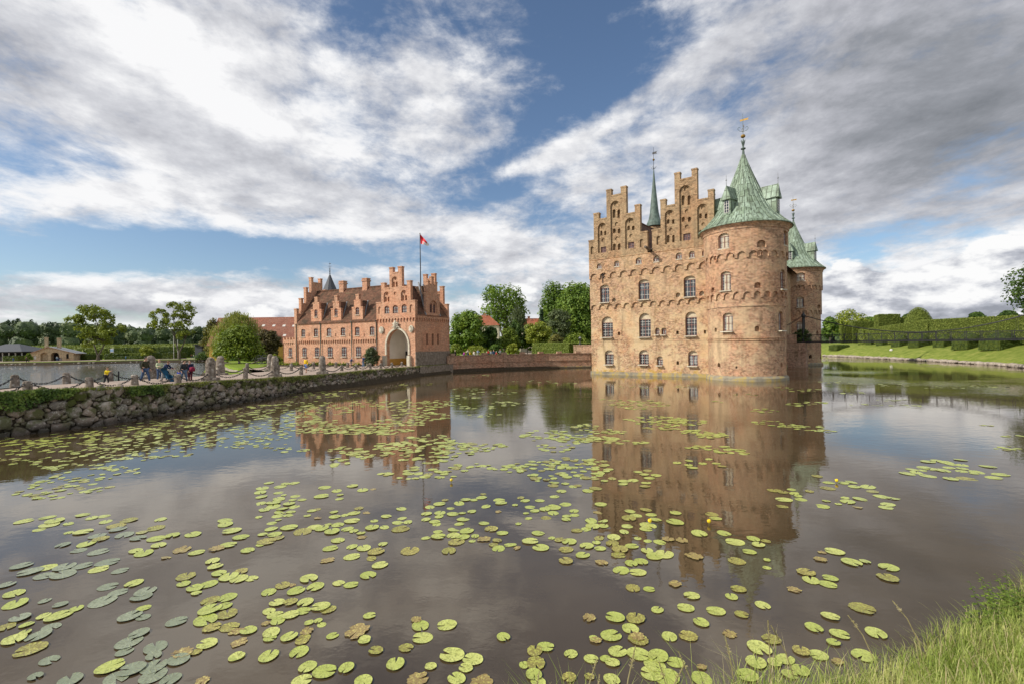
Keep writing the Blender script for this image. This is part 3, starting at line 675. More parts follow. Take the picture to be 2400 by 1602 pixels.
def tower_roof(cx, cy, R1, zs, dormers, sf=1.0):
    e, ap = zs['eave'] + .05, zs['apex']; R = R1 + .52; H = ap - e
    prof = [(1.0, 0), (.93, .03), (.85, .07), (.775, .115), (.70, .165), (.62, .225), (.545, .295), (.47, .375), (.39, .47), (.315, .57), (.24, .675), (.165, .785), (.10, .885), (.055, .96), (.035, 1.0)]
    n = 32; m = MB()
    m.lathe([(R, e - .07)] + [(R * r, e + H * h) for r, h in prof], (cx, cy, 0), n * 3)
    m.lathe([(R1, e - .05), (R, e - .07)], (cx, cy, 0), 64)
    # standing seams
    for k in range(n):
        a = 2 * PI * k / n; c_, s_ = math.cos(a), math.sin(a)
        keep = [(r, h) for r, h in prof if r > .14 or k % 2 == 0]
        for (r0, h0), (r1, h1) in zip(keep[:-1], keep[1:]):
            m.bar((cx + R * r0 * c_, cy + R * r0 * s_, e + H * h0 + .03), (cx + R * r1 * c_, cy + R * r1 * s_, e + H * h1 + .03), .035, 4, caps=False)
    roof = m.build('tower_roof', M['copper'], castle)
    def r_at(z):
        h = (z - e) / H
        for (r0, h0), (r1, h1) in zip(prof[:-1], prof[1:]):
            if h0 <= h <= h1: return R * (r0 + (r1 - r0) * (h - h0) / (h1 - h0))
        return R * .1
    for ang in dormers:
        z0, z1 = e + H * .15, e + H * .345; zr = e + H * .52; rf = r_at(z0) + .05; w = .42
        c_, s_ = math.cos(ang), math.sin(ang); T = lambda r, t, z: Vector((cx + r * c_ - t * s_, cy + r * s_ + t * c_, z))
        dm = MB()
        dm.hexa([T(rf, -w, z0), T(rf, w, z0), T(rf - 2, w, z0), T(rf - 2, -w, z0), T(rf, -w, z1), T(rf, w, z1), T(rf - 2, w, z1), T(rf - 2, -w, z1)], 0)
        W2 = w + .16; rb = r_at(zr) - .3
        for s in (-1, 1):
            dm.poly([T(rf + .2, W2 * s, z1 - .06), T(rf + .05, 0, zr), T(rb, 0, zr), T(rf - 2.2, W2 * s, z1 - .06)], 0)
        dm.poly([T(rf + .2, -W2, z1 - .06), T(rf + .2, W2, z1 - .06), T(rf + .05, 0, zr)], 0)
        dm.poly([T(rf + .2, -W2, z1 - .07), T(rf + .2, W2, z1 - .07), T(rf - 2, W2, z1 - .07), T(rf - 2, -W2, z1 - .07)], 0)
        dm.bar(T(rf, 0, zr), T(rf, 0, zr + 1.15), .035, 5, .015, 1); dm.lathe([(.01, zr + .5), (.09, zr + .58), (.01, zr + .66)], T(rf, 0, 0), 8, 1)
        do = dm.build('dormer', [M['copper'], M['lead']], roof)
        wm = MB(); d = .03
        wm.poly([T(rf + d, -w * .6, z0 + .2), T(rf + d, w * .6, z0 + .2), T(rf + d, w * .6, z1 - .3), T(rf + d, w * .3, z1 - .12), T(rf + d, -w * .3, z1 - .12), T(rf + d, -w * .6, z1 - .3)], 0)
        for t in (-.6, 0, .6): wm.bar(T(rf + d, w * t, z0 + .2), T(rf + d, w * t, z1 - .25), .03, 4, mat=1)
        for k in (0, .25, .5, .75): z = z0 + .2 + (z1 - z0 - .4) * k; wm.bar(T(rf + d, -w * .6, z), T(rf + d, w * .6, z), .025, 4, mat=1)
        wm.build('window', [M['glass'], M['white']], roof)
    f = MB(); spire_finial(f, (cx, cy, 0), ap - .1, sf); f.build('finial', [M['copper_dark'], M['gold']], roof)
    return roof
def cz(cx, cy, R, x, y): return cyl_uz(CF, cx, cy, R, x, y)[1]
T1, T2 = (UW, .0), (UW, DEPTH)
def heights(c, eave, ap, uf, lf, bands):
    g = lambda p: cz(*c, RT + .1, *p)
    d = dict(eave=cz(*c, RT + .5, *eave), uf=(g(uf[1]), g(uf[0])), lf=(g(lf[1]), g(lf[0])), bands=[(g(b), RT - .02) for b in bands])
    a = CF.w(*c, 0); d['apex'] = at_depth(ap[0], ap[1], a.y).z
    return d
Q = z2p
zs1 = heights(T1, z1p(1545, 985), z1p(1522, 395), (z2p(1560, 32), z2p(1560, 88)), (z2p(1600, 388), z2p(1600, 445)), (z2p(1560, 517), z2p(1560, 803), z2p(1560, 822)))
def px(fn, k, x0, y0, x1, y1): a = fn(x0, y0); b = fn(x1, y1); return (k, a[0], a[1], b[0], b[1])
f1 = [px(z1p, 'w', 1312, 1088, 1404, 1222), px(z1p, 'w', 1866, 1068, 1897, 1195), px(z1p, 'n', 1640, 1150, 1720, 1215),
      px(z2p, 'w', 1324, 212, 1414, 384), px(z2p, 'w', 1852, 195, 1892, 372), px(z2p, 'n', 1620, 308, 1685, 360), px(z2p, 'n', 1240, 355, 1268, 395),
      px(z2p, 'w', 1332, 580, 1428, 745), px(z2p, 'w', 1850, 565, 1888, 738), px(z2p, 'n', 1628, 695, 1674, 745), px(z2p, 'l', 1257, 712, 1277, 750),
      px(z2p, 'l', 1285, 1020, 1308, 1058), px(z2p, 'l', 1450, 1050, 1468, 1072), px(z2p, 'l', 1870, 1015, 1886, 1060),
      px(z2p, 'l', 1272, 78, 1298, 112), px(z2p, 'l', 1432, 48, 1470, 90), px(z2p, 'l', 1640, 25, 1690, 72), px(z2p, 'l', 1822, 40, 1852, 80)]
R1 = tower(*T1, f1, zs1)
cdir = -Vector((CF.w(*T1, 0).x, CF.w(*T1, 0).y, 0)).normalized(); CA = math.atan2(cdir.dot(CF.e2), cdir.dot(CF.e1))
tower_roof(*T1, R1, zs1, [CA - .50, CA + 1.22, CA + 2.64, CA + 4.2])
zs2 = heights(T2, z2p(2080, 172), z1p(1980, 990), (z2p(2070, 335), z2p(2070, 372)), (z2p(2120, 555), z2p(2120, 590)), ())
f2 = [px(z2p, 'w', 1995, 225, 2072, 298), px(z2p, 'w', 1996, 438, 2064, 532), px(z2p, 'w', 1998, 660, 2068, 740), px(z2p, 'n', 2178, 508, 2210, 538), px(z2p, 'l', 2180, 738, 2200, 775), px(z2p, 'l', 2112, 948, 2140, 982), px(z2p, 'l', 2214, 945, 2230, 985), px(z2p, 'l', 2000, 335, 2025, 365), px(z2p, 'l', 2128, 335, 2150, 365), px(z2p, 'n', 1915, 520, 1940, 545)]
tower(*T2, f2, zs2)
tower_roof(*T2, R1, zs2, [CA - .25, CA + 1.05, CA + 2.6, CA + 4.1])
# ridge turret with its slender spire
tu, tz = CF.uz(*z1p(735, 1000), 17.0); zt_ = CF.uz(*z1p(728, 520), 17.0)[1]
sp = MB(); R = .5 * (CF.uz(*z1p(785, 960), 17.0)[0] - CF.uz(*z1p(665, 960), 17.0)[0])
sp.lathe([(R * .9, 8), (R * .9, tz - .6)], (tu, 17, 0), 8, 2); H = zt_ - tz
sp.lathe([(R * 1.12, tz - .5), (R * 1.08, tz), (R * .82, tz + H * .07), (R * .62, tz + H * .2), (R * .42, tz + H * .45), (R * .2, tz + H * .75), (.05, zt_)], (tu, 17, 0), 16, 0)
spo = sp.build('ridge_turret', [M['copper_dark'], M['copper_dark'], M['brick_top']], castle)
f = MB(); b = Vector((tu, 17, 0)); zf = CF.uz(*z1p(722, 325), 17.0)[1]
f.bar(b + Vector((0, 0, zt_ - .3)), b + Vector((0, 0, zf)), .045, 5, .02, 0)
zb_ = CF.uz(*z1p(722, 437), 17.0)[1]; f.lathe([(.02, zb_ - .22), (.2, zb_), (.02, zb_ + .22)], b, 10, 1)
zv = CF.uz(*z1p(722, 378), 17.0)[1]; f.poly([b + Vector((-.2, 0, zv - .15)), b + Vector((.6, 0, zv - .2)), b + Vector((.45, 0, zv)), b + Vector((.6, 0, zv + .2)), b + Vector((-.2, 0, zv + .15))], 0)
for k in range(4): a = k * PI / 2; q = Vector((math.cos(a), math.sin(a), 0)); f.tube([b + Vector((0, 0, zt_)), b + q * .25 + Vector((0, 0, zt_ + .1)), b + q * .42 + Vector((0, 0, zt_ + .4))], .03, 4, 0)
f.build('finial', [M['iron'], M['gold']], spo)
# ================================================================ THE GATEHOUSE
A2 = 1.10308
ZG = 1.3
gco = at(975.6, 857.2, ZG)
gx = Vector((math.sin(A2), -math.cos(A2), 0))
GF0 = Frame(gco, gx)
# u runs towards the corner: put the origin at the far end of the gate bay
UG0 = GF0.uz(*z3p(1003, 900))[0]
GF = Frame(gco + gx * UG0, gx); GWD = -UG0                      # gate bay width
def F3(x, y): return GF.uz(*z3p(x, y))
UWL = F3(222, 1150)[0]; UAN = F3(92, 1200)[0]                      # ends of wing and annex
GD = GF.side(*z3p(1705, 1000), GWD)[0]                             # depth of the bay
gate = empty('gatehouse', matrix=GF.matrix(), label='pink brick gatehouse wing with stepped gables, dormers and a tall arched gateway', cat='gatehouse')
gmp = lambda u, z, d: Vector((u, d, z))
GMATS = [M['brick_gate'], M['brick_gate'], M['dark'], M['plaster'], M['sandstone'], M['ochre']]
EV = F3(1190, 905)[1]                                              # foot of the gable
def S3(x, y): return GF.side(*z3p(x, y), GWD)
wn = []
def gwin(r, lst, depth=.2, rise=.18, **kw):
    u0, u1, z0, z1 = rect(F3, *r); ri = (u1 - u0) * rise
    lst.append(hole(u0, u1, z0, z1, ri, depth, back=0)); wn.append((u0 + .02, u1 - .02, z0 + .02, z1 - ri * .55, (depth - .03) if lst is not hg_ else depth - .13, kw))
# gate bay front: arch is a deep recess
hb, hg = [], []; hg_ = hg
u0, u1, z0, z1 = rect(F3, 1098, 1040, 1306, 1378); z0 = ZG + .02
arch = hole(u0, u1, z0, z1, (u1 - u0) * .62, .55, back=None, n=20); hb.append(arch)
ZF_T, ZF_B = avg(F3, (1010, 942), (1370, 922)), avg(F3, (1010, 972), (1370, 953))
us, zb = arch_row(0, GWD, 13, ZF_B, ZF_T)
for r in ((1080, 812, 1127, 890), (1160, 805, 1211, 886), (1246, 797, 1296, 880)): gwin(r, hg, bars=(2, 2), rows=(.45,), rise=.4)
mb = MB()
strip_wall(mb, [0, GWD], lambda u: ZG - .3, lambda u: ZF_T + .2, hb, gmp, .1, 0)
def gn(x0, x1, yt, yb, sub, d=.16):
    h = niche(F3, x0, x1, yt, yb, sub, d); return h
hg += [gn(1150, 1207, 530, 632, [('o', 1180, 550, 11), ('p', 1157, 1173, 1184, 1202, 578, 628)]), gn(1072, 1127, 676, 778, [('o', 1100, 700, 12), ('p', 1079, 1095, 1105, 1122, 725, 772)]),
       gn(1240, 1297, 660, 766, [('o', 1268, 684, 12), ('p', 1247, 1262, 1274, 1291, 710, 760)]), hole(*rect(F3, 1021, 820, 1046, 890), .3, .14, back=0), hole(*rect(F3, 1324, 800, 1354, 878), .3, .14, back=0)]
cu0, cu1, cz0, cz1 = rect(F3, 1172, 680, 1196, 706); hg.append(hole(cu0, cu1, (cz0 + cz1) / 2 - (cu1 - cu0) / 2, (cz0 + cz1) / 2 + (cu1 - cu0) / 2, (cu1 - cu0) / 2, .12, back=0, circle=True))
gsteps = steps(F3, [(1003, 1050, 785), (1050, 1080, 596), (1080, 1130, 640), (1130, 1160, 444), (1160, 1211, 490), (1211, 1248, 434), (1248, 1298, 628), (1298, 1331, 568), (1331, 1387, 757)])
gsteps[0][0] = 0; gsteps[-1][1] = GWD
# mirror the measured heights so both shoulders match
for a, b in ((0, 8), (1, 7), (2, 6), (3, 5)):
    m_ = (gsteps[a][2] + gsteps[b][2]) / 2; gsteps[a][2] = gsteps[b][2] = m_
usg = sorted({s[0] for s in gsteps} | {s[1] for s in gsteps} | set(us))
zt_g = lambda u: next((s[2] for s in gsteps if s[0] <= u <= s[1]), gsteps[-1][2])
strip_wall(mb, usg, zb, zt_g, hg, gmp, -.06, 0, .16)
gable_top = [s for s in gsteps]
def step_backs(mb, seg, mp, zbase, d0, thick, mat=0, front=False):
    prev = zbase
    for s in seg + [[seg[-1][1], seg[-1][1], zbase]]:
        a, b = sorted((prev, s[2]))
        if b > a + 1e-3: mb.poly([mp(s[0], a, d0), mp(s[0], b, d0), mp(s[0], b, d0 + thick), mp(s[0], a, d0 + thick)], mat)
        if s[1] > s[0]:
            mb.poly([mp(s[0], zbase, d0 + thick), mp(s[1], zbase, d0 + thick), mp(s[1], s[2], d0 + thick), mp(s[0], s[2], d0 + thick)], mat)
            if front: mb.poly([mp(s[0], zbase, d0), mp(s[1], zbase, d0), mp(s[1], s[2], d0), mp(s[0], s[2], d0)], mat)
            mpbox(mb, mp, (s[0] - .05, s[2] - .1, d0 - .05), (s[1] + .05, s[2] + .06, d0 + thick + .05), mat)
        prev = s[2]
step_backs(mb, gsteps, gmp, EV, -.06, .5)
# right-hand side of the bay, with slit windows and its own frieze
smp = lambda v, z, d: Vector((GWD - d, v, z))
hs_, hs2 = [], []
for x0, x1 in ((1487, 1507), (1541, 1561), (1593, 1611)):
    a, zt0 = S3(x0, 1080); b, zb0 = S3(x1, 1186); hs_.append(hole(min(a, b), max(a, b), zb0, zt0, .12, .35, back=2))
va, zt0 = S3(1515, 757); vb, zb0 = S3(1590, 890)
hs2.append(hole(va, vb, zb0, zt0, (vb - va) * .5, .18, back=0, sub=[hole(va + .25, (va + vb) / 2 - .12, zb0 + .1, zb0 + 1.5, .3, .15, back=0), hole((va + vb) / 2 + .12, vb - .25, zb0 + .1, zb0 + 1.5, .3, .15, back=0)]))
us2, zb2 = arch_row(0, GD, 15, ZF_B, ZF_T)
strip_wall(mb, [0, GD], lambda u: .2, lambda u: ZF_T + .2, hs_, smp, .1, 0)
strip_wall(mb, us2, zb2, lambda u: EV, [], smp, -.06, 0, .16)
mb.poly([(0, GD, ZG), (GWD, GD, ZG), (GWD, GD, EV), (0, GD, EV)], 0); mb.poly([(0, 0, ZG), (0, GD, ZG), (0, GD, EV), (0, 0, EV)], 0)
mb.build('wall', GMATS, gate)
# side dormer gable on the right-hand wall, and the rear stepped gable
dv0, dv1 = S3(1480, 880)[0], S3(1614, 890)[0]; w_ = dv1 - dv0; zs_ = [S3(1545, y)[1] for y in (700, 612, 545)]
sseg = [[dv0, dv0 + w_ * .16, zs_[0] + .1], [dv0 + w_ * .16, dv0 + w_ * .30, zs_[1] + .5], [dv0 + w_ * .30, dv0 + w_ * .42, zs_[1] + .1], [dv0 + w_ * .42, dv0 + w_ * .58, zs_[2] + .2], [dv0 + w_ * .58, dv0 + w_ * .70, zs_[1] + .1], [dv0 + w_ * .70, dv0 + w_ * .84, zs_[1] + .5], [dv0 + w_ * .84, dv1, zs_[0] + .1]]
mb = MB(); gable(sseg, hs2, smp, EV, mb, .4)
mb.build('side_gable', GMATS, gate)
for k in (0, 1):
    a = (va + .25, (va + vb) / 2 - .12)[0] if k == 0 else (va + vb) / 2 + .12; b = (va + vb) / 2 - .12 if k == 0 else vb - .25
    window(gate, smp, a + .02, b - .02, zb0 + .12, zb0 + 1.35, .18 + .12, cols=1, rows=(), bars=(2, 4), sill=False, barm='frame')
mb = MB(); step_backs(mb, gsteps, lambda u, z, d: Vector((u, GD - d, z)), EV, 0, .45, 0, True); mb.build('rear_gable', GMATS, gate)
# inside of the gateway
mb = MB(); a, b, zt1 = u0 - .25, u1 + .25, z1 + .25; dd = 4.6
mb.poly([(a, dd, ZG), (b, dd, ZG), (b, dd, zt1), (a, dd, zt1)], 3)
for x in (a, b):
    mb.poly([(x, .65, ZG), (x, dd, ZG), (x, dd, zt1), (x, .65, zt1)], 3)
mb.poly([(a, .65, zt1), (b, .65, zt1), (b, dd, zt1), (a, dd, zt1)], 3); mb.poly([(a, 0, ZG + .012), (b, 0, ZG + .012), (b, dd, ZG + .012), (a, dd, ZG + .012)], 4)
for x, s in ((a, 1), (b, -1)): mb.box((min(x, x + .015 * s), .66, ZG), (max(x, x + .015 * s), dd, ZG + 1.0), 5)
mb.box((a, dd - .015, ZG), (b, dd, ZG + 1.0), 5)
mb.poly([(a, .651, ZG), (u0, .651, ZG), (u0, .651, zt1), (a, .651, zt1)], 0); mb.poly([(b, .651, ZG), (u1, .651, ZG), (u1, .651, zt1), (b, .651, zt1)], 0)
mb.build('gateway_vault', GMATS, gate)
def IN(x, y):  # point on the back wall of the gateway
    u, z = GF.uz(*z3p(x, y), dd); return u, z
def back_panel(name, x0, y0, x1, y1, mat, t=.06, arch=False):
    u_0, u_1, z_0, z_1 = rect(IN, x0, y0, x1, y1); m = MB()
    if arch:
        n = 10; c = (u_0 + u_1) / 2; r = (u_1 - u_0) / 2
        pts = [(u_0, z_0), (u_1, z_0)] + [(c + r * math.cos(PI * k / n), z_1 - r * .8 + r * .8 * math.sin(PI * k / n)) for k in range(n + 1)]
        m.poly([(x, dd - t, z) for x, z in pts], 0)
    else: m.box((u_0, dd - t, max(z_0, ZG + .02)), (u_1, dd - .02, z_1), 0)
    return m.build(name, mat, gate)
back_panel('side_door', 1120, 1215, 1145, 1342, M['lead'])
bp = back_panel('notice_board', 1153, 1222, 1183, 1330, M['white'])
m = MB(); p0, p1, q0, q1 = rect(IN, 1158, 1235, 1178, 1285); m.box((p0, dd - .075, q0), (p1, dd - .062, q1)); m.build('poster', M['slate'], bp)
back_panel('wall_plaque', 1199, 1158, 1231, 1222, M['wood'], arch=True)
back_panel('dark_window', 1255, 1248, 1300, 1310, M['glass'])
# carved surround, medallions and crest of pale stone
mb = MB(); n = 28; c = (u0 + u1) / 2; r0 = (u1 - u0) / 2; rise = arch['rise']; zs0 = z1 - rise
def ap(t, o): a = PI * (1 - t); return (c + (r0 + o) * math.cos(a), zs0 + (rise + o) * math.sin(a))
for k in range(n):
    A_, B_, C_, D_ = ap(k / n, .02), ap((k + 1) / n, .02), ap((k + 1) / n, .27), ap(k / n, .27)
    for d in (0.02,): mb.hexa([(A_[0], .12, A_[1]), (B_[0], .12, B_[1]), (C_[0], .12, C_[1]), (D_[0], .12, D_[1]), (A_[0], -.06, A_[1]), (B_[0], -.06, B_[1]), (C_[0], -.06, C_[1]), (D_[0], -.06, D_[1])])
for s, x in ((-1, u0), (1, u1)):
    mb.box((min(x, x + .27 * s), -.06, ZG + 1.6), (max(x, x + .27 * s), .12, zs0)); mb.box((min(x, x + .5 * s), -.35, ZG - .2), (max(x, x + .5 * s), .12, ZG + 1.5))
mb.build('arch_surround', M['sandstone'], gate)
def medal(name, x, y, rx, ry):
    cu, cz_ = F3(x, y); ru = abs(F3(x + rx, y)[0] - cu); rz = abs(F3(x, y + ry)[1] - cz_); m = MB(); k_ = 20
    for d_, f in ((-.09, 1.0), (-.14, .78)):
        pts = [(cu + ru * f * math.cos(2 * PI * k / k_) * (1 if abs(math.sin(2 * PI * k / k_)) < .9 else .9), cz_ + rz * f * math.sin(2 * PI * k / k_)) for k in range(k_)]
        m.poly([(a, d_, b) for a, b in pts][::-1])
        for (a, b), (e, f_) in zip(pts, pts[1:] + pts[:1]): m.poly([(a, d_, b), (e, d_, f_), (e, 0, f_), (a, 0, b)])
    m.box((cu - ru * .35, -.2, cz_ - rz * .35), (cu + ru * .35, -.12, cz_ + rz * .4))
    m.bar((cu - ru * .5, -.17, cz_ - rz * .55), (cu + ru * .5, -.17, cz_ - rz * .5), .05); m.bar((cu, -.17, cz_ + rz * .4), (cu, -.17, cz_ + rz * .7), .07)
    m.build(name, M['sandstone'], gate)
medal('stone_medallion', 1050, 1046, 22, 34); medal('stone_medallion', 1337, 1035, 22, 34)
cu, czz = F3(1190, 1000); m = MB()
for k in range(9):
    a = 2 * PI * k / 9; m.lathe([(.02, -.22), (.16, 0), (.02, .22)], (cu + .34 * math.cos(a), -.16, czz + .42 * math.sin(a)), 7)
m.lathe([(.02, -.55), (.26, -.2), (.3, .2), (.15, .5), (.02, .75)], (cu, -.2, czz), 10)
for s in (-1, 1): m.bar((cu + .2 * s, -.15, czz - .1), (cu + .75 * s, -.12, czz - .35), .13, 6, .05); m.bar((cu + .15 * s, -.15, czz + .3), (cu + .6 * s, -.12, czz + .25), .1, 6, .04)
m.build('carved_crest', M['sandstone'], gate)
# ---- the long wing
EVW = avg(F3, (300, 978), (920, 950))
hw = []
WX_U = ((271, 1037, 309, 1113), (392, 1031, 433, 1110), (518, 1026, 562, 1107), (653, 1021, 697, 1102), (790, 1016, 835, 1100), (933, 1011, 979, 1097))
WX_L = ((275, 1209, 318, 1301), (395, 1207, 441, 1301), (520, 1203, 570, 1301), (656, 1201, 705, 1300), (793, 1199, 845, 1300), (933, 1196, 989, 1298))
ZWF_T, ZWF_B = avg(F3, (240, 1146), (990, 1131)), avg(F3, (240, 1178), (990, 1163))
hwu = []
for r in WX_U: gwin(r, hwu, bars=(2, 2), rows=(.5,))
for r in WX_L: gwin(r, hw, bars=(2, 2), rows=(.5,))
for x in (347, 603, 741, 880):
    a, b, c_, d_ = rect(F3, x - 4, 1078, x + 4, 1108); hwu.append(hole(a, b, c_, d_, .05, .25, back=2))
us, zb = arch_row(UWL, 0, 36, ZWF_B, ZWF_T)
mb = MB()
strip_wall(mb, [UWL, 0], lambda u: .8, lambda u: ZWF_T + .2, hw, gmp, .18, 0)
strip_wall(mb, us, zb, lambda u: EVW, hwu, gmp, .04, 0, .14)
mb.poly([(UWL, GD, .8), (0, GD, .8), (0, GD, EVW), (UWL, GD, EVW)], 0)
mb.build('wing_wall', GMATS, gate)
zr_w = avg(lambda x, y: GF.uz(*z3p(x, y), GD / 2), (470, 672), (1040, 628))
mb = MB(); ov = .35
for a, b, za, zb_ in ((-.15, GD / 2, EVW - .12, zr_w), (GD / 2, GD + .2, zr_w, EVW - .12)): mb.poly([(UWL + .3, a, za), (.0, a, za), (.0, b, zb_), (UWL + .3, b, zb_)])
mb.bar((UWL + .3, GD / 2, zr_w + .03), (.0, GD / 2, zr_w + .03), .14, 6)
mb.poly([(UWL + .3, -.15, EVW - .2), (0, -.15, EVW - .2), (0, -.15, EVW - .12), (UWL + .3, -.15, EVW - .12)])
wroof = mb.build('roof', M['pantile'], gate)
# bay roof: ridge from front gable to rear gable, crossed by the side dormer
zrb = GF.uz(*z3p(1290, 590), 1.0)[1] - .2; cb = GWD / 2
mb = MB()
for a, b, za, zb_ in ((-.1, cb, EV - .1, zrb), (cb, GWD + .12, zrb, EV - .1)): mb.poly([(a, .3, za), (b, .3, zb_), (b, GD - .3, zb_), (a, GD - .3, za)])
vm = (dv0 + dv1) / 2; zd = zs_[1]
for a, b, za, zb_ in ((dv0, vm, EV - .05, zd), (vm, dv1, zd, EV - .05)): mb.poly([(cb - .5, a, za), (GWD - .3, a, za), (GWD - .3, b, zb_), (cb - .5, b, zb_)])
mb.bar((cb, .3, zrb + .03), (cb, GD - .3, zrb + .03), .14, 6)
mb.build('roof', M['pantile'], gate)
m = MB()
for a, b in (((GWD + .02, dv0 - .05, EV + .02), (cb + (GWD - cb) * .35, vm - .4, zd + .5)), ((GWD + .02, dv1 + .05, EV + .02), (cb + (GWD - cb) * .4, vm + .5, zd + .3))): m.bar(a, b, .13, 4)
m.build('lead_valley', M['lead'], gate)
# crow-stepped end gable of the wing, seen edge on
ends = [(195, 845), (250, 747), (300, 645)]
mb = MB(); ypr = [(-.05, 900)]
hh = [GF.uz(*z3p(x, y), v)[1] for (x, y), v in (((225, 845), .4), ((275, 747), 1.6), ((325, 645), 2.8), ((390, 548), 4.0))]
seg = []; vs = [0, GD * .11, GD * .23, GD * .36, GD * .5]
for k in range(4): seg.append([vs[k], vs[k + 1], hh[k] - (.75 if k < 3 else 0.6)])
pin = []
for k in range(4): w = .42; pin += [[vs[k], vs[k] + w, hh[k]], [vs[k] + w, vs[k + 1], hh[k] - .8]]
seg = pin + [[GD - s[1], GD - s[0], s[2]] for s in pin[::-1]]
emp = lambda v, z, d: Vector((UWL - .35 + d, v, z))
step_backs(mb, seg, emp, .8, 0, .6, 0, True)
mb.build('end_gable', GMATS, gate)
# three crow-stepped dormers
for (xa, xb, ws) in (((365, 466, (397, 848, 426, 922)),) + ((560, 656, (590, 838, 622, 912)),) + ((764, 866, (795, 825, 830, 900)),)):
    a, b = F3(xa, 960)[0], F3(xb, 955)[0]; w = b - a; xm = (xa + xb) / 2
    k = {365: (850, 765, 735), 560: (838, 752, 722), 764: (825, 738, 708)}[xa]; zz = [F3(xm, y)[1] for y in k]
    dseg = [[a, a + w * .2, zz[0]], [a + w * .2, a + w * .36, zz[1] - .3], [a + w * .36, a + w * .64, zz[2] + .1], [a + w * .64, a + w * .8, zz[1] - .3], [a + w * .8, b, zz[0]]]
    r = rect(F3, *ws); m = MB(); gable(dseg, [hole(*r, .2, .18, back=0)], gmp, EVW - .05, m, .4, d0=.06)
    do = m.build('dormer', GMATS, gate)
    window(do, gmp, r[0] + .02, r[1] - .02, r[2] + .02, r[3] - .12, .06 + .15, cols=2, rows=(.5,), bars=(1, 2))
    m = MB(); ze = EVW + .9; zrr = zz[1] - .25; slope = (zr_w - EVW) / (GD / 2); back = lambda z: (z - EVW) / slope
    mid = (a + b) / 2
    for s in (a, b): m.poly([(s, .3, ze - .2), (mid, .3, zrr), (mid, back(zrr), zrr), (s, back(ze - .2), ze - .2)])
    for s in (a + .05, b - .05): m.poly([(s, .3, EVW), (s, .3, ze - .15), (s, back(ze), ze - .15)], 1)
    m.build('dormer_roof', [M['pantile'], M['brick_gate']], do)
    m = MB()
    for s in (a, b): m.bar((s, back(ze - .2) - .1, ze - .15), (mid, back(zrr), zrr + .05), .1, 4)
    m.build('lead_valley', M['lead'], do)
# chimneys
for xa, xb, yt in ((649, 709, 576), (872, 936, 550)):
    v = GD / 2; a, b = GF.uz(*z3p(xa, 640), v)[0], GF.uz(*z3p(xb, 640), v)[0]; zt1 = GF.uz(*z3p((xa + xb) / 2, yt), v)[1]; a, b = a + (b - a) * .12, b - (b - a) * .18; w = (b - a) / 2
    m = MB(); m.box((a, v - w * .8, zr_w - 1.2), (b, v + w * .8, zt1)); m.box((a - .1, v - w * .8 - .1, zt1 - .45), (b + .1, v + w * .8 + .1, zt1 - .25)); m.box((a - .06, v - w * .8 - .06, zt1 - .1), (b + .06, v + w * .8 + .06, zt1 + .06))
    m.build('chimney', M['brick_gate'], gate)
# spire rising behind the wing
v = GD + 2.5; su = GF.uz(*z3p(552, 660), v)[0]; zb0_, zt0_ = GF.uz(*z3p(552, 690), v)[1], GF.uz(*z3p(552, 512), v)[1]; R = abs(GF.uz(*z3p(606, 664), v)[0] - su)
m = MB(); m.lathe([(R * .9, ZG), (R * .9, zb0_)], (su, v, 0), 8, 1); m.lathe([(R * 1.12, zb0_ - .1), (R * .95, zb0_ + .4), (R * .5, zb0_ + (zt0_ - zb0_) * .55), (.12, zt0_)], (su, v, 0), 12, 0)
st = m.build('stair_turret', [M['slate'], M['brick_gate']], gate)
m = MB(); spire_finial(m, (su, v, 0), zt0_ - .2, (GF.uz(*z3p(547, 378), v)[1] - zt0_) / 4.6); m.build('finial', [M['iron'], M['iron']], st)
# downpipes and gutters
for x in (222, 460, 761, 1000):
    m = MB(); q = F3(x, 1100)[0]; q = min(max(q, UWL + .1), -.1); m.bar((q, -.04, .9), (q, -.04, EVW - .25), .06, 6); m.bar((q, -.04, EVW - .25), (q, -.2, EVW - .1), .07, 6); m.build('downpipe', M['copper_dark'], gate)
# low battlemented annex
za = F3(150, 1118)[1]; zfa = F3(150, 1170)[1]; hn = []
gwin((141, 1212, 177, 1300), hn, bars=(2, 2), rows=(.5,))
us, zb = arch_row(UAN, UWL, 6, zfa - .22, zfa + .12); mb = MB()
strip_wall(mb, [UAN, UWL], lambda u: .8, lambda u: zfa + .3, hn, gmp, .18, 0)
strip_wall(mb, us, zb, lambda u: za - .35, [], gmp, .08, 0, .1)
n = 5; w = (UWL - UAN) / (2 * n - 1)
for k in range(n): mb.box((UAN + 2 * k * w, .08, za - .35), (UAN + (2 * k + 1) * w, .5, za))
mb.poly([(UAN, .08, .8), (UAN, GD * .8, .8), (UAN, GD * .8, za - .35), (UAN, .08, za - .35)]); mb.poly([(UAN, .08, za - .35), (UWL, .08, za - .35), (UWL, GD * .8, za - .35), (UAN, GD * .8, za - .35)])
mb.build('annex_wall', GMATS, gate)
for (a, b, c_, d_, dp, kw) in wn: window(gate, gmp, a, b, c_, d_, dp + .05, wood='frame', th=.06, **kw)
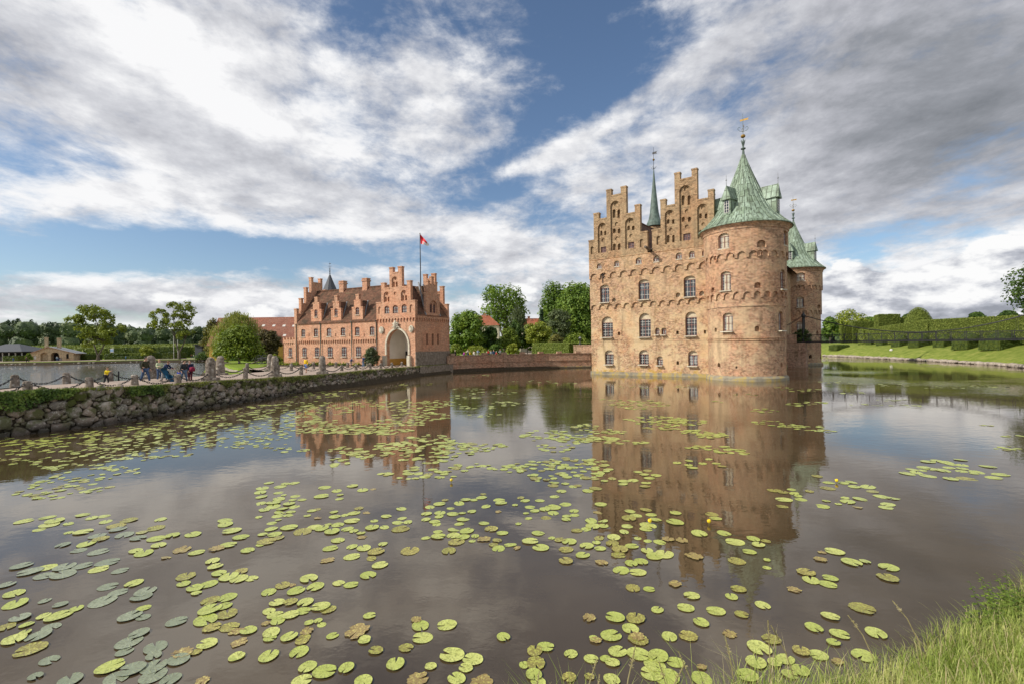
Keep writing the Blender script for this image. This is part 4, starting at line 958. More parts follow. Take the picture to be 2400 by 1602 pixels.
# flag on its pole above the bay
fu, fv = cb, GD * .5
ft, fb = GF.uz(*z3p(1420, 118), fv), GF.uz(*z3p(1428, 600), fv); fu = fb[0]
pole = empty('flagpole', loc=GF.w(fu, fv, 0), rz=math.atan2(GF.e1.y, GF.e1.x), label='tall black flagpole rising from the gatehouse roof ridge', cat='flagpole')
m = MB(); m.bar((0, 0, zrb - .5), (0, 0, ft[1]), .09, 8, .05); m.build('pole', M['iron'], pole)
m = MB(); m.lathe([(.01, ft[1] - .05), (.09, ft[1] + .06), (.01, ft[1] + .17)], (0, 0, 0), 8); m.build('ball', M['gold'], pole)
# ================================================================ LAND, QUAY, WALLS
def sheet(name, pts, z, mat, kind='structure', skirt=0.0, smat=None, out=.5):
    """flat polygon (list of (x,y) or points with their own z) with an optional sloping skirt on marked edges"""
    P = [Vector((p[0], p[1], p[2] if len(p) > 2 else z)) for p in pts]
    mb = MB()
    for tri in tessellate_polygon([[Vector((p.x, p.y, 0)) for p in P]]): 
        q = [P[i] for i in tri]
        n = (q[1] - q[0]).cross(q[2] - q[0]); mb.poly(q if n.z > 0 else q[::-1], 0)
    if skirt:
        n = len(P); ar = sum(P[i].x * P[(i + 1) % n].y - P[(i + 1) % n].x * P[i].y for i in range(n)); sg = 1 if ar > 0 else -1
        nor = []
        for i in range(n):
            e = (P[(i + 1) % n] - P[i - 1]); v = Vector((e.y, -e.x, 0)) * sg; nor.append(v.normalized() if v.length > 0 else v)
        for i in range(n):
            j = (i + 1) % n
            if (P[i] - P[j]).length > 400: continue
            mb.poly([P[i], P[j], P[j] + nor[j] * out - Vector((0, 0, skirt)), P[i] + nor[i] * out - Vector((0, 0, skirt))], 1)
    o = mb.build(name, [mat, smat or mat]); return tag(o, kind=kind)
GZ = .8
base_px = [(0, 1024), (126, 1010), (253, 995), (323, 982), (440, 962), (553, 945), (628, 934), (684, 922), (768.6, 911), (853, 901), (930, 889), (985, 880), (1054, 872.5)]
top_px = [922, 915, 911, 908.5, 900, 892, 888, 884, 878, 869, 863, 860, 858]
QB = [at(x, y, 0) for x, y in base_px]
QT = []
for i, (p, (x, y), yt) in enumerate(zip(QB, base_px, top_px)):
    a, b = QB[max(i - 1, 0)], QB[min(i + 1, len(QB) - 1)]; t = (b - a).normalized(); n = Vector((-t.y, t.x, 0))
    q = p + n * .38; z = at_depth(x, yt, q.y).z; QT.append(Vector((q.x, q.y, min(max(z, 1.25), 2.2))))
ext = [Vector((-60, -24, 0)), Vector((-38, 6, 0))]
QB = ext + QB; QT = [v + Vector((-.3, .25, 2.15)) for v in ext] + QT
REAR = [(-66, -18, 2.1), (-44, 14, 2.1)] + [tuple(at(x, y, z)) for x, y, z in ((-40, 913, 2.1), (35, 905.5, 2.05), (156, 899, 2.0), (258, 893, 1.95), (354, 887, 1.9), (440, 882, 1.8), (517, 878, 1.75), (580, 873, 1.65), (635, 869, 1.6))]
# island lawn and the land behind the moat
far = [at(0, 855, 0), at(150, 852.5, 0), at(336, 848.5, 0), at(450, 846.6, 0), at(484, 846, 0)]
far = [Vector((p.x * .975, p.y * .975, 0)) for p in far]
right_px = [(1929.7, 834), (1980.7, 835.5), (2049.6, 839.3), (2151.6, 844.4), (2240.9, 849.5), (2330, 854.6), (2400, 861)]
RB = [at(x, y, 0) for x, y in right_px]
GW = [at(1056.6, 872, 0), at(1120, 868.6, 0), at(1181, 865.5, 0), at(1280, 862.6, 0), at(1384.6, 860.4, 0)]
shore = [(-2500, 120), (-420, 140)] + [(p.x, p.y) for p in far] + [(-60, 106), (-56, 88), (-45, 70), (-31, 50), (-20.6, 47.2)] + [(p.x - .2, p.y + .4) for p in QB[9:]] + [(p.x, p.y + .3) for p in GW] + [(24, 100), (36, 140), (64, 152)] + [(92, 160)] + [(p.x + 9, p.y + 3) for p in RB] + [(76, 50), (73, 25), (74, -40), (2500, -40), (2500, 3500), (-2500, 3500)]
sheet('ground', shore, GZ, M['lawn'], skirt=1.2, smat=M['soil'], out=.9)
# raised grass plateau and bank beyond the moat
mb = MB(); bank = [Vector((84, 160, 0)), Vector((85.5, 140, 0))] + RB + [Vector((66, 48, 0)), Vector((62, 25, 0)), Vector((64, -40, 0))]
prof = [(0, -.3), (.6, .35), (2.2, 1.1), (4.5, 2.0), (7.5, 2.75), (11, 3.15), (16, 3.3), (60, 3.4), (300, 3.5)]
rows = []
for i, p in enumerate(bank):
    a, b = bank[max(0, i - 1)], bank[min(i + 1, len(bank) - 1)]; t = (b - a).normalized(); n = Vector((-t.y, t.x, 0)); n = n if n.x > 0 else -n
    if i < 2: n = Vector((1, 0.15, 0)).normalized()
    rows.append([p + n * o + Vector((0, 0, z)) for o, z in prof])
for r, s in zip(rows[:-1], rows[1:]):
    for k in range(len(prof) - 1): mb.poly([r[k], r[k + 1], s[k + 1], s[k]], 0)
tag(mb.build('grass_bank', M['rough_grass'], smooth=True, weld=True), kind='structure')
def bank_h(x, y):
    p = Vector((x, y, 0)); best = None
    for a, b in zip(bank[:-1], bank[1:]):
        t = min(1, max(0, (p - a).dot(b - a) / (b - a).length_squared)); q = a.lerp(b, t); dd = (p - q).length
        if best is None or dd < best[0]: n = Vector((-(b - a).y, (b - a).x, 0)); n = n if n.x > 0 else -n; best = (dd, (p - q).dot(n) > 0)
    if not best[1]: return -1.0
    for (o0, z0), (o1, z1) in zip(prof[:-1], prof[1:]):
        if o0 <= best[0] <= o1: return z0 + (z1 - z0) * (best[0] - o0) / (o1 - o0)
    return prof[-1][1]
def hit_bank(px, py, lo=55, hi=170):
    y = lo
    while y < hi:
        p = at_depth(px, py, y)
        if bank_h(p.x, p.y) >= p.z: return p
        y += .5
    return at_depth(px, py, hi)
# causeway gravel between the two edges, and the forecourt
def resample(P, n):
    P = [Vector(p) for p in P]; L = [0]
    for a, b in zip(P[:-1], P[1:]): L.append(L[-1] + (b - a).length)
    out = []
    for k in range(n):
        d = L[-1] * k / (n - 1); i = max(j for j in range(len(L)) if L[j] <= d + 1e-9); i = min(i, len(P) - 2)
        out.append(P[i].lerp(P[i + 1], (d - L[i]) / max(L[i + 1] - L[i], 1e-9)))
    return out
fr = QT[:9]; fa, ra = resample(fr, 30), resample(REAR, 30)
mb = MB()
for i in range(29):
    mb.poly([fa[i], fa[i + 1], ra[i + 1], ra[i]]); d = Vector((0, 0, 3)); mb.poly([ra[i], ra[i + 1], ra[i + 1] - d, ra[i] - d], 1)
tag(mb.build('causeway', [M['gravel'], M['soil']]), kind='structure')
fc = [QT[8], QT[9], QT[10], QT[11], QT[12], QT[13]]
fore = [(p.x, p.y, p.z) for p in fc] + [(p.x, p.y, ZG) for p in (GF.w(GWD + .35, 0, 0), GF.w(GWD, .2, 0), GF.w(0, 2, 0), GF.w(UAN - 1, 2, 0))] + [(-40, 88, 1.2), (-43, 74, 1.2), tuple(REAR[-1])]
sheet('forecourt', fore, ZG, M['gravel'])
lawn = [at(527, 853, 1.35), at(540, 858.5, 1.35), at(560, 861.8, 1.35), at(585, 862.3, 1.35), at(607, 860, 1.35), at(628, 855, 1.35), GF.w(UAN - 2, -3, 1.35), GF.w(UAN - 2, 3, 1.35), Vector((-40, 110, 1.35)), Vector((-58, 110, 1.35)), Vector((-55, 92, 1.35))]
sheet('island_lawn', [tuple(p) for p in lawn], 1.35, M['lawn'], skirt=1.4, smat=M['lawn'], out=.6)
bed = [GF.w(UAN - .5, -.05, ZG + .15), GF.w(-.6, -.05, ZG + .15), GF.w(-.8, -2.6, ZG + .12), GF.w(UWL * .5, -3.4, ZG + .12), GF.w(UAN - .5, -3.0, ZG + .12)]
sheet('flower_bed', [tuple(p) for p in bed], ZG, M['soil'], skirt=.3)

# ---------------------------------------------------------------- fieldstone quay wall
def mat_stone():
    t = NT('fieldstone'); g = t.n('ShaderNodeNewGeometry'); wp = g.outputs['Position']; ri = g.outputs['Random Per Island']
    base = t.ramp(ri, [(0.0, (.13, .105, .08)), (.3, (.23, .185, .145)), (.55, (.31, .235, .185)), (.8, (.17, .15, .13)), (1.0, (.40, .34, .28))])
    sp = t.map(t.noise(wp, 9.0, 5, .7), .5, .64); col = t.mix(t.math('MULTIPLY', sp, .8), base, (.50, .46, .40))
    z = t.n('ShaderNodeSeparateXYZ'); t.l(wp, z.inputs[0])
    ms = t.math('MULTIPLY', t.map(t.noise(wp, 1.3, 5, .65), .46, .58), t.map(z.outputs['Z'], .2, 1.5, .6, 1.0)); col = t.mix(ms, col, (.075, .085, .02))
    wet = t.map(z.outputs['Z'], .12, .55, .75, 0.0); col = t.mix(wet, col, (.028, .024, .02))
    t.bump(t.noise(wp, 14.0, 5, .7), .5, .03)
    return t.fin(col, .85, .25)
M['stone'] = mat_stone()
ICO = {}
def ico(sub):
    if sub not in ICO:
        bm = bmesh.new(); bmesh.ops.create_icosphere(bm, subdivisions=sub, radius=1.0); bm.verts.ensure_lookup_table()
        ICO[sub] = ([v.co.copy() for v in bm.verts], [tuple(v.index for v in f.verts) for f in bm.faces]); bm.free()
    return ICO[sub]
class FM:
    """fast plain mesh collector"""
    def __init__(s): s.v = []; s.f = []; s.m = []
    def rock(s, c, ax, ay, az_, sub=2, rough=.22, mat=0):
        V, F = ico(sub); i = len(s.v); o = Vector((rnd.random() * 90, rnd.random() * 90, rnd.random() * 90))
        for p in V:
            # a boulder: rounded box with knocked corners
            q = Vector([math.copysign(abs(t) ** .6, t) for t in p]) * .86
            k = 1 + rough * noise.noise(p * 1.3 + o) + rough * .5 * noise.noise(p * 3.1 + o)
            s.v.append(c + (ax * q.x + ay * q.y + az_ * q.z) * k)
        s.f += [tuple(a + i for a in f) for f in F]; s.m += [mat] * len(F)
    def quad(s, a, b, c, d, mat=0):
        i = len(s.v); s.v += [a, b, c, d]; s.f.append((i, i + 1, i + 2, i + 3)); s.m.append(mat)
    def tri(s, a, b, c, mat=0):
        i = len(s.v); s.v += [a, b, c]; s.f.append((i, i + 1, i + 2)); s.m.append(mat)
    def build(s, name, mats, parent=None, smooth=False):
        me = bpy.data.meshes.new(name); me.from_pydata([tuple(p) for p in s.v], [], s.f)
        for m in (mats if isinstance(mats, (list, tuple)) else [mats]): me.materials.append(m)
        me.polygons.foreach_set('material_index', s.m)
        if smooth: me.polygons.foreach_set('use_smooth', [True] * len(s.f))
        me.update(); o = bpy.data.objects.new(name, me); COL.objects.link(o)
        if parent is not None: o.parent = parent
        return o
fm = FM()
for i in range(len(QB) - 1):
    a0, a1, b0, b1 = QB[i], QB[i + 1], QT[i], QT[i + 1]
    fm.quad(a0 + Vector((0, 0, -.6)) + (b0 - a0).normalized() * .22, a1 + Vector((0, 0, -.6)) + (b1 - a1).normalized() * .22, b1, b0, 1)
L = [0]
for a, b in zip(QB[:-1], QB[1:]): L.append(L[-1] + (b - a).length)
def quay(s, h):
    i = max(j for j in range(len(L)) if L[j] <= s); i = min(i, len(QB) - 2); f = (s - L[i]) / (L[i + 1] - L[i])
    a, b = QB[i].lerp(QB[i + 1], f), QT[i].lerp(QT[i + 1], f); t = (QB[i + 1] - QB[i]).normalized()
    return a.lerp(b, h), t, b.z, (QB[i] - QT[i])
s0 = L[1] + 4
placed = {}
def free(s, z, r):
    k0 = int(s / .5)
    for k in range(k0 - 2, k0 + 3):
        for (s1, z1, r1) in placed.get(k, ()):
            if ((s - s1) / 1.15) ** 2 + (z - z1) ** 2 < ((r + r1) * .82) ** 2: return False
    return True
for big, tries in ((1.0, 2600), (.72, 5200), (.5, 9000), (.34, 15000), (.24, 16000)):
    for k in range(tries):
        f = rnd.random() ** 1.25; s = s0 + (L[-1] - s0) * f; prog = f; r = (.40 - .20 * min(1, prog * 1.5)) * big * rnd.uniform(.85, 1.15)
        p, t, zt_, _ = quay(min(s, L[-1] - .01), 0); z = rnd.uniform(-.1, zt_ - r * .3)
        if not free(s, z, r): continue
        placed.setdefault(int(s / .5), []).append((s, z, r))
        c, t, zt_, _ = quay(min(s, L[-1] - .01), max(0, min(1, z / zt_))); c.z = z; n = Vector((t.y, -t.x, 0)); tl = rnd.uniform(-.6, .6); up = Vector((0, 0, 1)); ax = t * math.cos(tl) + up * math.sin(tl); az_ = up * math.cos(tl) - t * math.sin(tl); e = rnd.uniform(.95, 1.35)
        fm.rock(c - n * .04, ax * r * e * 1.08, n * r * rnd.uniform(.6, .95), az_ * r * .95, 3 if prog < .25 and big > .4 else 2, .5)
tag(fm.build('quay_wall', [M['stone'], M['soil']], smooth=True), 'long mossy fieldstone quay wall carrying the causeway above the moat', 'stone wall')
# ivy, grass and moss hanging over the top of the quay
M['ivy'] = mat_leaf('ivy_leaf', (.025, .055, .01), (.09, .15, .025), (.28, .35, .07), .25, 1.6)
M['verge'] = mat_leaf('verge_grass', (.045, .06, .01), (.12, .14, .028), (.26, .27, .07), .25, 1.2)
def leaf(fm, p, n, s, mat=0):
    n = (n + Vector((rnd.uniform(-1, 1), rnd.uniform(-1, 1), rnd.uniform(-1, 1))) * .8).normalized(); t = n.orthogonal().normalized(); t.rotate(Matrix.Rotation(rnd.random() * 6.28, 3, n)); b = n.cross(t)
    fm.quad(p - t * s, p - b * s * .7, p + t * s, p + b * s * .7, mat)
iv, vg = FM(), FM()
s = s0
while s < L[-1]:
    c, t, zt_, _ = quay(s, 1.0); n = Vector((t.y, -t.x, 0)); prog = (s - s0) / (L[-1] - s0)
    dens_ = noise.noise(Vector((s * .23, 3.1, 0))) + noise.noise(Vector((s * .7, 8.1, 0))) * .5; hang = max(.04, .36 + 1.6 * dens_) * (1.3 - 1.0 * prog)
    ivy = prog < .42 and (dens_ > .02 + .5 * noise.noise(Vector((s * .5, 1, 9))))
    for k in range(int(70 * (1.1 - .6 * prog) * min(1, hang * 1.7))):
        u = rnd.random() ** 1.5; z = zt_ + .10 - u * hang; q, *_ = quay(min(L[-1] - .01, s + rnd.uniform(-.12, .12)), max(0, min(1, z / zt_))); q = Vector((q.x, q.y, z)) + n * (.22 + rnd.uniform(-.06, .16) + .12 * dens_)
        leaf(iv if ivy else vg, q, n + Vector((0, 0, .5)), rnd.uniform(.035, .075) * (1.15 if ivy else 1), 0)
    for k in range(12):
        q = c + t * rnd.uniform(-.12, .12) - n * rnd.uniform(-.2, .35) + Vector((0, 0, 0)); h = rnd.uniform(.08, .22); d = Vector((rnd.uniform(-1, 1), rnd.uniform(-1, 1), 0)) * .06
        vg.tri(q - t * .012, q + t * .012, q + d + Vector((0, 0, h)))
    s += .14
tag(iv.build('quay_ivy', M['ivy']), 'dark green ivy hanging over the top of the quay wall', 'ivy', kind='stuff')
tag(vg.build('verge_grass', M['verge']), 'grass and moss tufts along the quay edge', 'grass', kind='stuff')

# ---------------------------------------------------------------- garden wall of brick with coping and ledge
mb = MB()
tops = [at_depth(x, y, p.y).z for (x, y), p in zip(((1056.6, 831.5), (1120, 831.3), (1181, 831), (1280, 830), (1384.6, 829.3)), GW)]
tz_ = sum(tops) / len(tops); wallp = [at(1050, 872.3, 0)] + GW + [Vector((22, 92, 0))]
for a, b in zip(wallp[:-1], wallp[1:]):
    t = (b - a).normalized(); n = Vector((-t.y, t.x, 0))
    def seg_(o0, o1, z0, z1, m=0): mb.hexa([a + n * o0 + Vector((0, 0, z0)), b + n * o0 + Vector((0, 0, z0)), b + n * o1 + Vector((0, 0, z0)), a + n * o1 + Vector((0, 0, z0)), a + n * o0 + Vector((0, 0, z1)), b + n * o0 + Vector((0, 0, z1)), b + n * o1 + Vector((0, 0, z1)), a + n * o1 + Vector((0, 0, z1))], m)
    seg_(-.08, .9, -.6, .32, 1); seg_(0, .9, .32, 1.3); seg_(-.1, .9, 1.3, 1.44); seg_(.12, .62, 1.44, tz_); seg_(.04, .70, tz_, tz_ + .09)
for x in (1062, 1139, 1183, 1226, 1269, 1312, 1356):
    p = None
    for a, b in zip(wallp[:-1], wallp[1:]):
        d = ray(x, 850); den = d.x * (b.y - a.y) - d.y * (b.x - a.x)
        if abs(den) < 1e-9: continue
        u = (a.x * d.y - a.y * d.x) / (d.x * (b.y - a.y) - d.y * (b.x - a.x)) if den else 0
        u = (d.y * a.x - d.x * a.y) / den * -1 if False else (a.y * d.x - a.x * d.y) / -den
        if 0 <= u <= 1: p = a.lerp(b, u); t = (b - a).normalized(); n = Vector((-t.y, t.x, 0)); break
    if p is None: continue
    f = p + n * .37
    mb.hexa([f - t * .4 - n * .36, f + t * .4 - n * .36, f + t * .4 + n * .36, f - t * .4 + n * .36] and [Vector((*(f + t * sx * .4 + n * sy * .37).xy, z)) for z in (tz_ + .09, tz_ + .42) for sx, sy in ((-1, -1), (1, -1), (1, 1), (-1, 1))])
gwall = tag(mb.build('garden_wall', [M['brick_dark'], M['plinth']]), 'low red brick garden wall with coping blocks along the moat between gatehouse and castle', 'brick wall')
# rubble footing under the gatehouse side
mb = MB(); zq = 1.28
M['rubble'] = mat_noise('mortared_rubble', [(.3, (.10, .085, .065)), (.48, (.20, .17, .135)), (.62, (.27, .235, .20)), (.8, (.38, .34, .29))], 3.2, .95, .15, .5, detail=8)
a, b = GF.w(GWD + .5, -1.0, 0), Vector((*wallp[1].xy, 0)) + Vector((.4, -.2, 0)); e = QB[-2]
pts = [QB[-2], QB[-1], b]; 
poly = [Vector((p.x, p.y, zq)) for p in pts] + [GF.w(GWD + .02, GD + .3, zq), GF.w(GWD + .02, -.6, zq)]
mb.poly(poly[::-1] if False else poly)
for p, q in zip(poly[:-2], poly[1:-1]): mb.poly([p, q, q - Vector((0, 0, 1.9)), p - Vector((0, 0, 1.9))])
mb.box((0, 0, 0), (.01, .01, .01)) if False else None
tag(mb.build('rubble_footing', M['rubble']), 'grey rubble stone footing beneath the shaded side of the gatehouse', 'stone footing')
pl = MB(); pl.box((GWD - .05, -.12, .3), (GWD + .1, GD + .1, ZG + .85)); pl.box((GWD - .05, -.1, ZG + .85), (GWD + .06, GD + .06, ZG + 2.0)); pl.build('plinth', M['rubble'], gate)
# stones along the edge of the far banks
def stone_line(name, P, step, size, label, lift=.0):
    f = FM(); P = [Vector((p[0], p[1], 0)) for p in P]
    for a, b in zip(P[:-1], P[1:]):
        n = int((b - a).length / step)
        for k in range(n):
            p = a.lerp(b, (k + rnd.random()) / n); s = size * rnd.uniform(.5, 1.3)
            f.rock(p + Vector((rnd.uniform(-.25, .25), rnd.uniform(-.25, .25), lift + rnd.uniform(0, .15))), Vector((s * 1.2, 0, 0)), Vector((0, s, 0)), Vector((0, 0, s * .65)), 1)
    tag(f.build(name, M['pale_stone'], smooth=True), label, 'stones', kind='stuff')
M['pale_stone'] = mat_noise('pale_fieldstone', [(.3, (.20, .17, .14)), (.55, (.36, .31, .26)), (.75, (.5, .45, .39))], 1.2, .9, .2)
stone_line('shore_stones', RB + [(66, 48)], .30, .46, 'pale boulders lining the foot of the grass bank', .12)
stone_line('lake_shore_stones', [(-420, 140)] + [(p.x, p.y) for p in far], .9, .38, 'dark boulders lining the far lake shore', .2)
stone_line('island_stones', [(p.x, p.y) for p in lawn[:6]], .16, .32, 'rounded boulders edging the island lawn', .75)
# gravel path and forecourt across the lake
sheet('lakeside_path', [(-200, 156.5), (-162, 157), (-118, 170), (-95, 171), (-80, 176), (-70, 210), (-95, 205), (-130, 180), (-210, 172)], GZ + .03, M['gravel'])
# garden path behind the brick wall
sheet('garden_path', [at(1215, 828, 1.6), at(1300, 829, 1.6), at(1245, 814, 1.6), at(1228, 814, 1.6)], 1.6, M['gravel'])
sheet('garden_terrace', [(wallp[1].x + 1, wallp[1].y + .8), (wallp[3].x, wallp[3].y + .8), (wallp[5].x, wallp[5].y + .8), (22, 93), (30, 140), (-14, 150), (-12, 90)], 1.5, M['rough_grass'])
# grassy bank at the viewer's feet
SH = [(-30, 2.0), (-8, 3.6), (-2, 4.4), (0, 4.6), (2, 4.95), (3.8, 5.55), (5, 6.2), (6.6, 6.9), (7.6, 7.4), (9, 8.3), (12, 10.5), (20, 14), (60, 14)]
def shore_y(x):
    for (a, ya), (b, yb) in zip(SH[:-1], SH[1:]):
        if a <= x <= b: return ya + (yb - ya) * (x - a) / (b - a)
    return SH[0][1] if x < SH[0][0] else SH[-1][1]
def bank_z(x, y):
    d = shore_y(x) - y
    return -.25 + d * .5 if d < .6 else min(2.35, .05 + (d - .6) * .5) + .05 * noise.noise(Vector((x * 1.3, y * 1.3, 0)))
mb = MB(); nx, ny = 90, 30
def gp(i, j):
    x = -30 + 75 * i / nx; ys = shore_y(x) + .6; y = ys - (ys + 12) * (j / ny) ** 1.6; return Vector((x, y, bank_z(x, y)))
for i in range(nx):
    for j in range(ny): mb.poly([gp(i, j), gp(i, j + 1), gp(i + 1, j + 1), gp(i + 1, j)])
tag(mb.build('near_bank', M['rough_grass'], smooth=True, weld=True), kind='structure')

# ---------------------------------------------------------------- suspension footbridge and its pier
bl = CF.side(1891, 784.5, UW); n_out = CF.e1
mid = at_depth(1891, 793, 76.0)
# deck runs straight out from the castle's side wall
vB = (Vector((46.7, 76, 0)) - CF.o).dot(CF.e2)
BR = Frame(CF.w(UW, vB, 0), CF.e1)
zdk = 3.95
bridge = empty('footbridge', matrix=BR.matrix(), label='slender black iron suspension footbridge with lattice railings from castle to bank', cat='footbridge')
Lb = 31.5
m = MB(); m.box((0, -.7, zdk - .12), (Lb, .7, zdk)); m.bar((0, -.72, zdk - .12), (Lb, -.72, zdk - .12), .07, 4); m.bar((0, .72, zdk - .12), (Lb, .72, zdk - .12), .07, 4)
for k in range(19): m.box((k * 1.5, -.95, zdk - .22), (k * 1.5 + .1, .95, zdk - .12))
m.build('deck', M['iron'], bridge)
for s in (-.72, .72):
    m = MB()
    m.bar((0, s, zdk + 1.02), (Lb, s, zdk + 1.02), .048, 4); m.bar((0, s, zdk + .06), (Lb, s, zdk + .06), .06, 4)
    n = 54
    for k in range(n):
        x0, x1 = Lb * k / n, Lb * (k + 1) / n
        m.bar((x0, s, zdk + .06), (x1, s, zdk + 1.0), .018, 4); m.bar((x1, s, zdk + .06), (x0, s, zdk + 1.0), .018, 4)
    for k in range(19): m.bar((k * 1.5, s, zdk - .1), (k * 1.5, s, zdk + 1.15), .05, 4)
    m.build('railing', M['iron'], bridge)
    m = MB(); pts = []
    za_, zm_ = 8.1, zdk + 1.12
    for k in range(31):
        x = 2.2 + (29.5 - 2.2) * k / 30; f = (x - 2.2) / 14.0
        z = zm_ + (za_ - zm_) * (1 - min(f, 1)) ** 1.8 if f < 1 else zm_ + (x - 16.2) ** 2 * .018
        pts.append(Vector((x, s, z)))
    m.tube(pts, .065, 5)
    for k in range(2, 30, 2): m.bar(pts[k], (pts[k].x, s, zdk + 1.0), .012, 4)
    m.bar((2.2, s, 8.1), (0, s, 6.6), .04, 5)
    m.bar(pts[-1], (Lb + 4, s, 3.4), .06, 5)
    m.build('suspension_cable', M['iron'], bridge)
    m2 = MB(); m2.bar((29.5, s, 1.5), (29.5, s, 8.3), .17, 8, .12); m2.lathe([(.13, 8.0), (.24, 8.2), (.2, 8.4), (.02, 8.9)], (29.5, s, 0), 8); m2.build('pylon', M['iron'], bridge)
for s in (-.72, .72):
    m = MB(); m.bar((2.2, s, zdk), (2.2, s, 8.0), .16, 8, .12); m.lathe([(.2, zdk), (.24, zdk + .25), (.17, zdk + .4)], (2.2, s, 0), 8); m.lathe([(.13, 7.7), (.24, 7.9), (.2, 8.15), (.08, 8.4), (.02, 8.9)], (2.2, s, 0), 8); m.build('pylon', M['iron'], bridge)
pier = empty('bridge_pier', matrix=BR.matrix(), label='dark red brick pier against the castle wall carrying the footbridge landing', cat='brick pier')
m = MB(); m.box((-.3, -1.6, -.8), (2.6, 1.6, 2.4)); m.box((-.3, -1.7, 2.4), (2.75, 1.7, 2.62)); m.box((-.3, -1.5, 2.62), (2.5, 1.5, zdk - .13)); m.build('pier_wall', M['brick_dark'], pier)
m = MB(); m.box((-.3, -1.62, zdk - .13), (1.4, -1.42, zdk + 1.05)); m.box((-.3, -1.66, zdk + 1.05), (1.45, -1.38, zdk + 1.16)); m.build('parapet', M['brick_dark'], pier)
# ================================================================ TREES AND HEDGES
M['bark'] = mat_noise('tree_bark', [(.3, (.06, .048, .038)), (.7, (.15, .125, .10))], 3.0, .95, .15)
M['bark_pale'] = mat_noise('pale_bark', [(.3, (.16, .14, .12)), (.7, (.32, .29, .26))], 3.0, .95, .15)
LF = {
 'deep': mat_leaf('deep_green_leaf', (0.023, 0.051, 0.011), (0.070, 0.129, 0.023), (0.167, 0.244, 0.043)),
 'mid': mat_leaf('mid_green_leaf', (0.043, 0.087, 0.016), (0.128, 0.215, 0.031), (0.254, 0.342, 0.051)),
 'bright': mat_leaf('bright_green_leaf', (.075, .115, .014), (.16, .225, .026), (.27, .32, .052)),
 'lime': mat_leaf('lime_green_leaf', (.08, .11, .013), (.18, .23, .028), (.30, .34, .06)),
 'yellow': mat_leaf('yellow_green_leaf', (0.093, 0.128, 0.017), (0.230, 0.281, 0.034), (0.408, 0.425, 0.076)),
 'willow': mat_leaf('willow_leaf', (0.093, 0.119, 0.027), (0.212, 0.246, 0.054), (0.374, 0.391, 0.119)),
 'grey': mat_leaf('grey_green_leaf', (0.043, 0.065, 0.031), (0.105, 0.139, 0.061), (0.204, 0.238, 0.119)),
 'olive': mat_leaf('olive_leaf', (0.068, 0.071, 0.017), (0.162, 0.162, 0.037), (0.272, 0.255, 0.068)),
 'conifer': mat_leaf('conifer_needles', (0.014, 0.034, 0.014), (0.038, 0.076, 0.028), (0.084, 0.130, 0.048), .1),
 'copper': mat_leaf('russet_leaf', (0.051, 0.037, 0.017), (0.119, 0.102, 0.037), (0.221, 0.187, 0.068)),
 'hedge': mat_leaf('clipped_hedge_leaf', (.105, .145, .024), (.17, .215, .036), (.25, .285, .06), .15, .8),
 'box': mat_leaf('box_leaf', (.018, .036, .008), (.05, .085, .016), (.11, .15, .03), .1, 2.0),
 'forest': mat_leaf('hazed_forest_leaf', (0.034, 0.058, 0.025), (0.087, 0.128, 0.049), (0.189, 0.226, 0.087), .12, .09)}  # forest greens lightened and greyed: distance haze mixed into the leaf colour
def rv(): 
    while True:
        v = Vector((rnd.uniform(-1, 1), rnd.uniform(-1, 1), rnd.uniform(-1, 1)))
        if .05 < v.length < 1: return v.normalized()
def scatter_clump(fm, c, r, n, s, droop=0.0, flat=.8):
    for k in range(n):
        d = rv(); rad = r * (.45 + .6 * rnd.random() ** .6); p = c + Vector((d.x, d.y, d.z * flat)) * rad
        if droop: p.z -= rnd.random() * r * droop
        nn = (d + Vector((0, 0, .55)) + rv() * .75).normalized(); t = nn.orthogonal().normalized(); t.rotate(Matrix.Rotation(rnd.random() * 6.28, 3, nn)); b = nn.cross(t)
        w = s * rnd.uniform(.6, 1.3); l = w * rnd.uniform(1.0, 1.8)
        if droop: t, b = (Vector((t.x, t.y, t.z * .3)).normalized(), Vector((0, 0, -1)) + rv() * .25); l *= 1.8; w *= .55
        fm.quad(p - t * w * .5, p - b * l * .5, p + t * w * .5, p + b * l * .5)
def crown_clumps(shape, w, h, n, cr):
    """clump centres and radii inside a crown of half-width w and height h (0..h)"""
    out = []
    for k in range(n * 6):
        if len(out) >= n: break
        u = rnd.random(); a = rnd.random() * 2 * PI
        if shape == 'round': pr = math.sqrt(max(0, 1 - (2 * u - 1) ** 2)) ** .8
        elif shape == 'egg': pr = math.sin(PI * min(1, (u * .92 + .08)) ** .75)
        elif shape == 'cone': pr = (1 - u) ** .9
        elif shape == 'dome': pr = math.sqrt(max(0, 1 - u * u))
        elif shape == 'vase': pr = .35 + .65 * math.sin(PI * min(1, u * .62 + .12))
        else: pr = 1
        r = pr * math.sqrt(.06 + .94 * rnd.random()); c = Vector((w * r * math.cos(a), w * r * math.sin(a), h * u))
        if any((c - o).length < cr * .55 for o, _ in out): continue
        out.append((c, cr * rnd.uniform(.75, 1.25)))
    return out
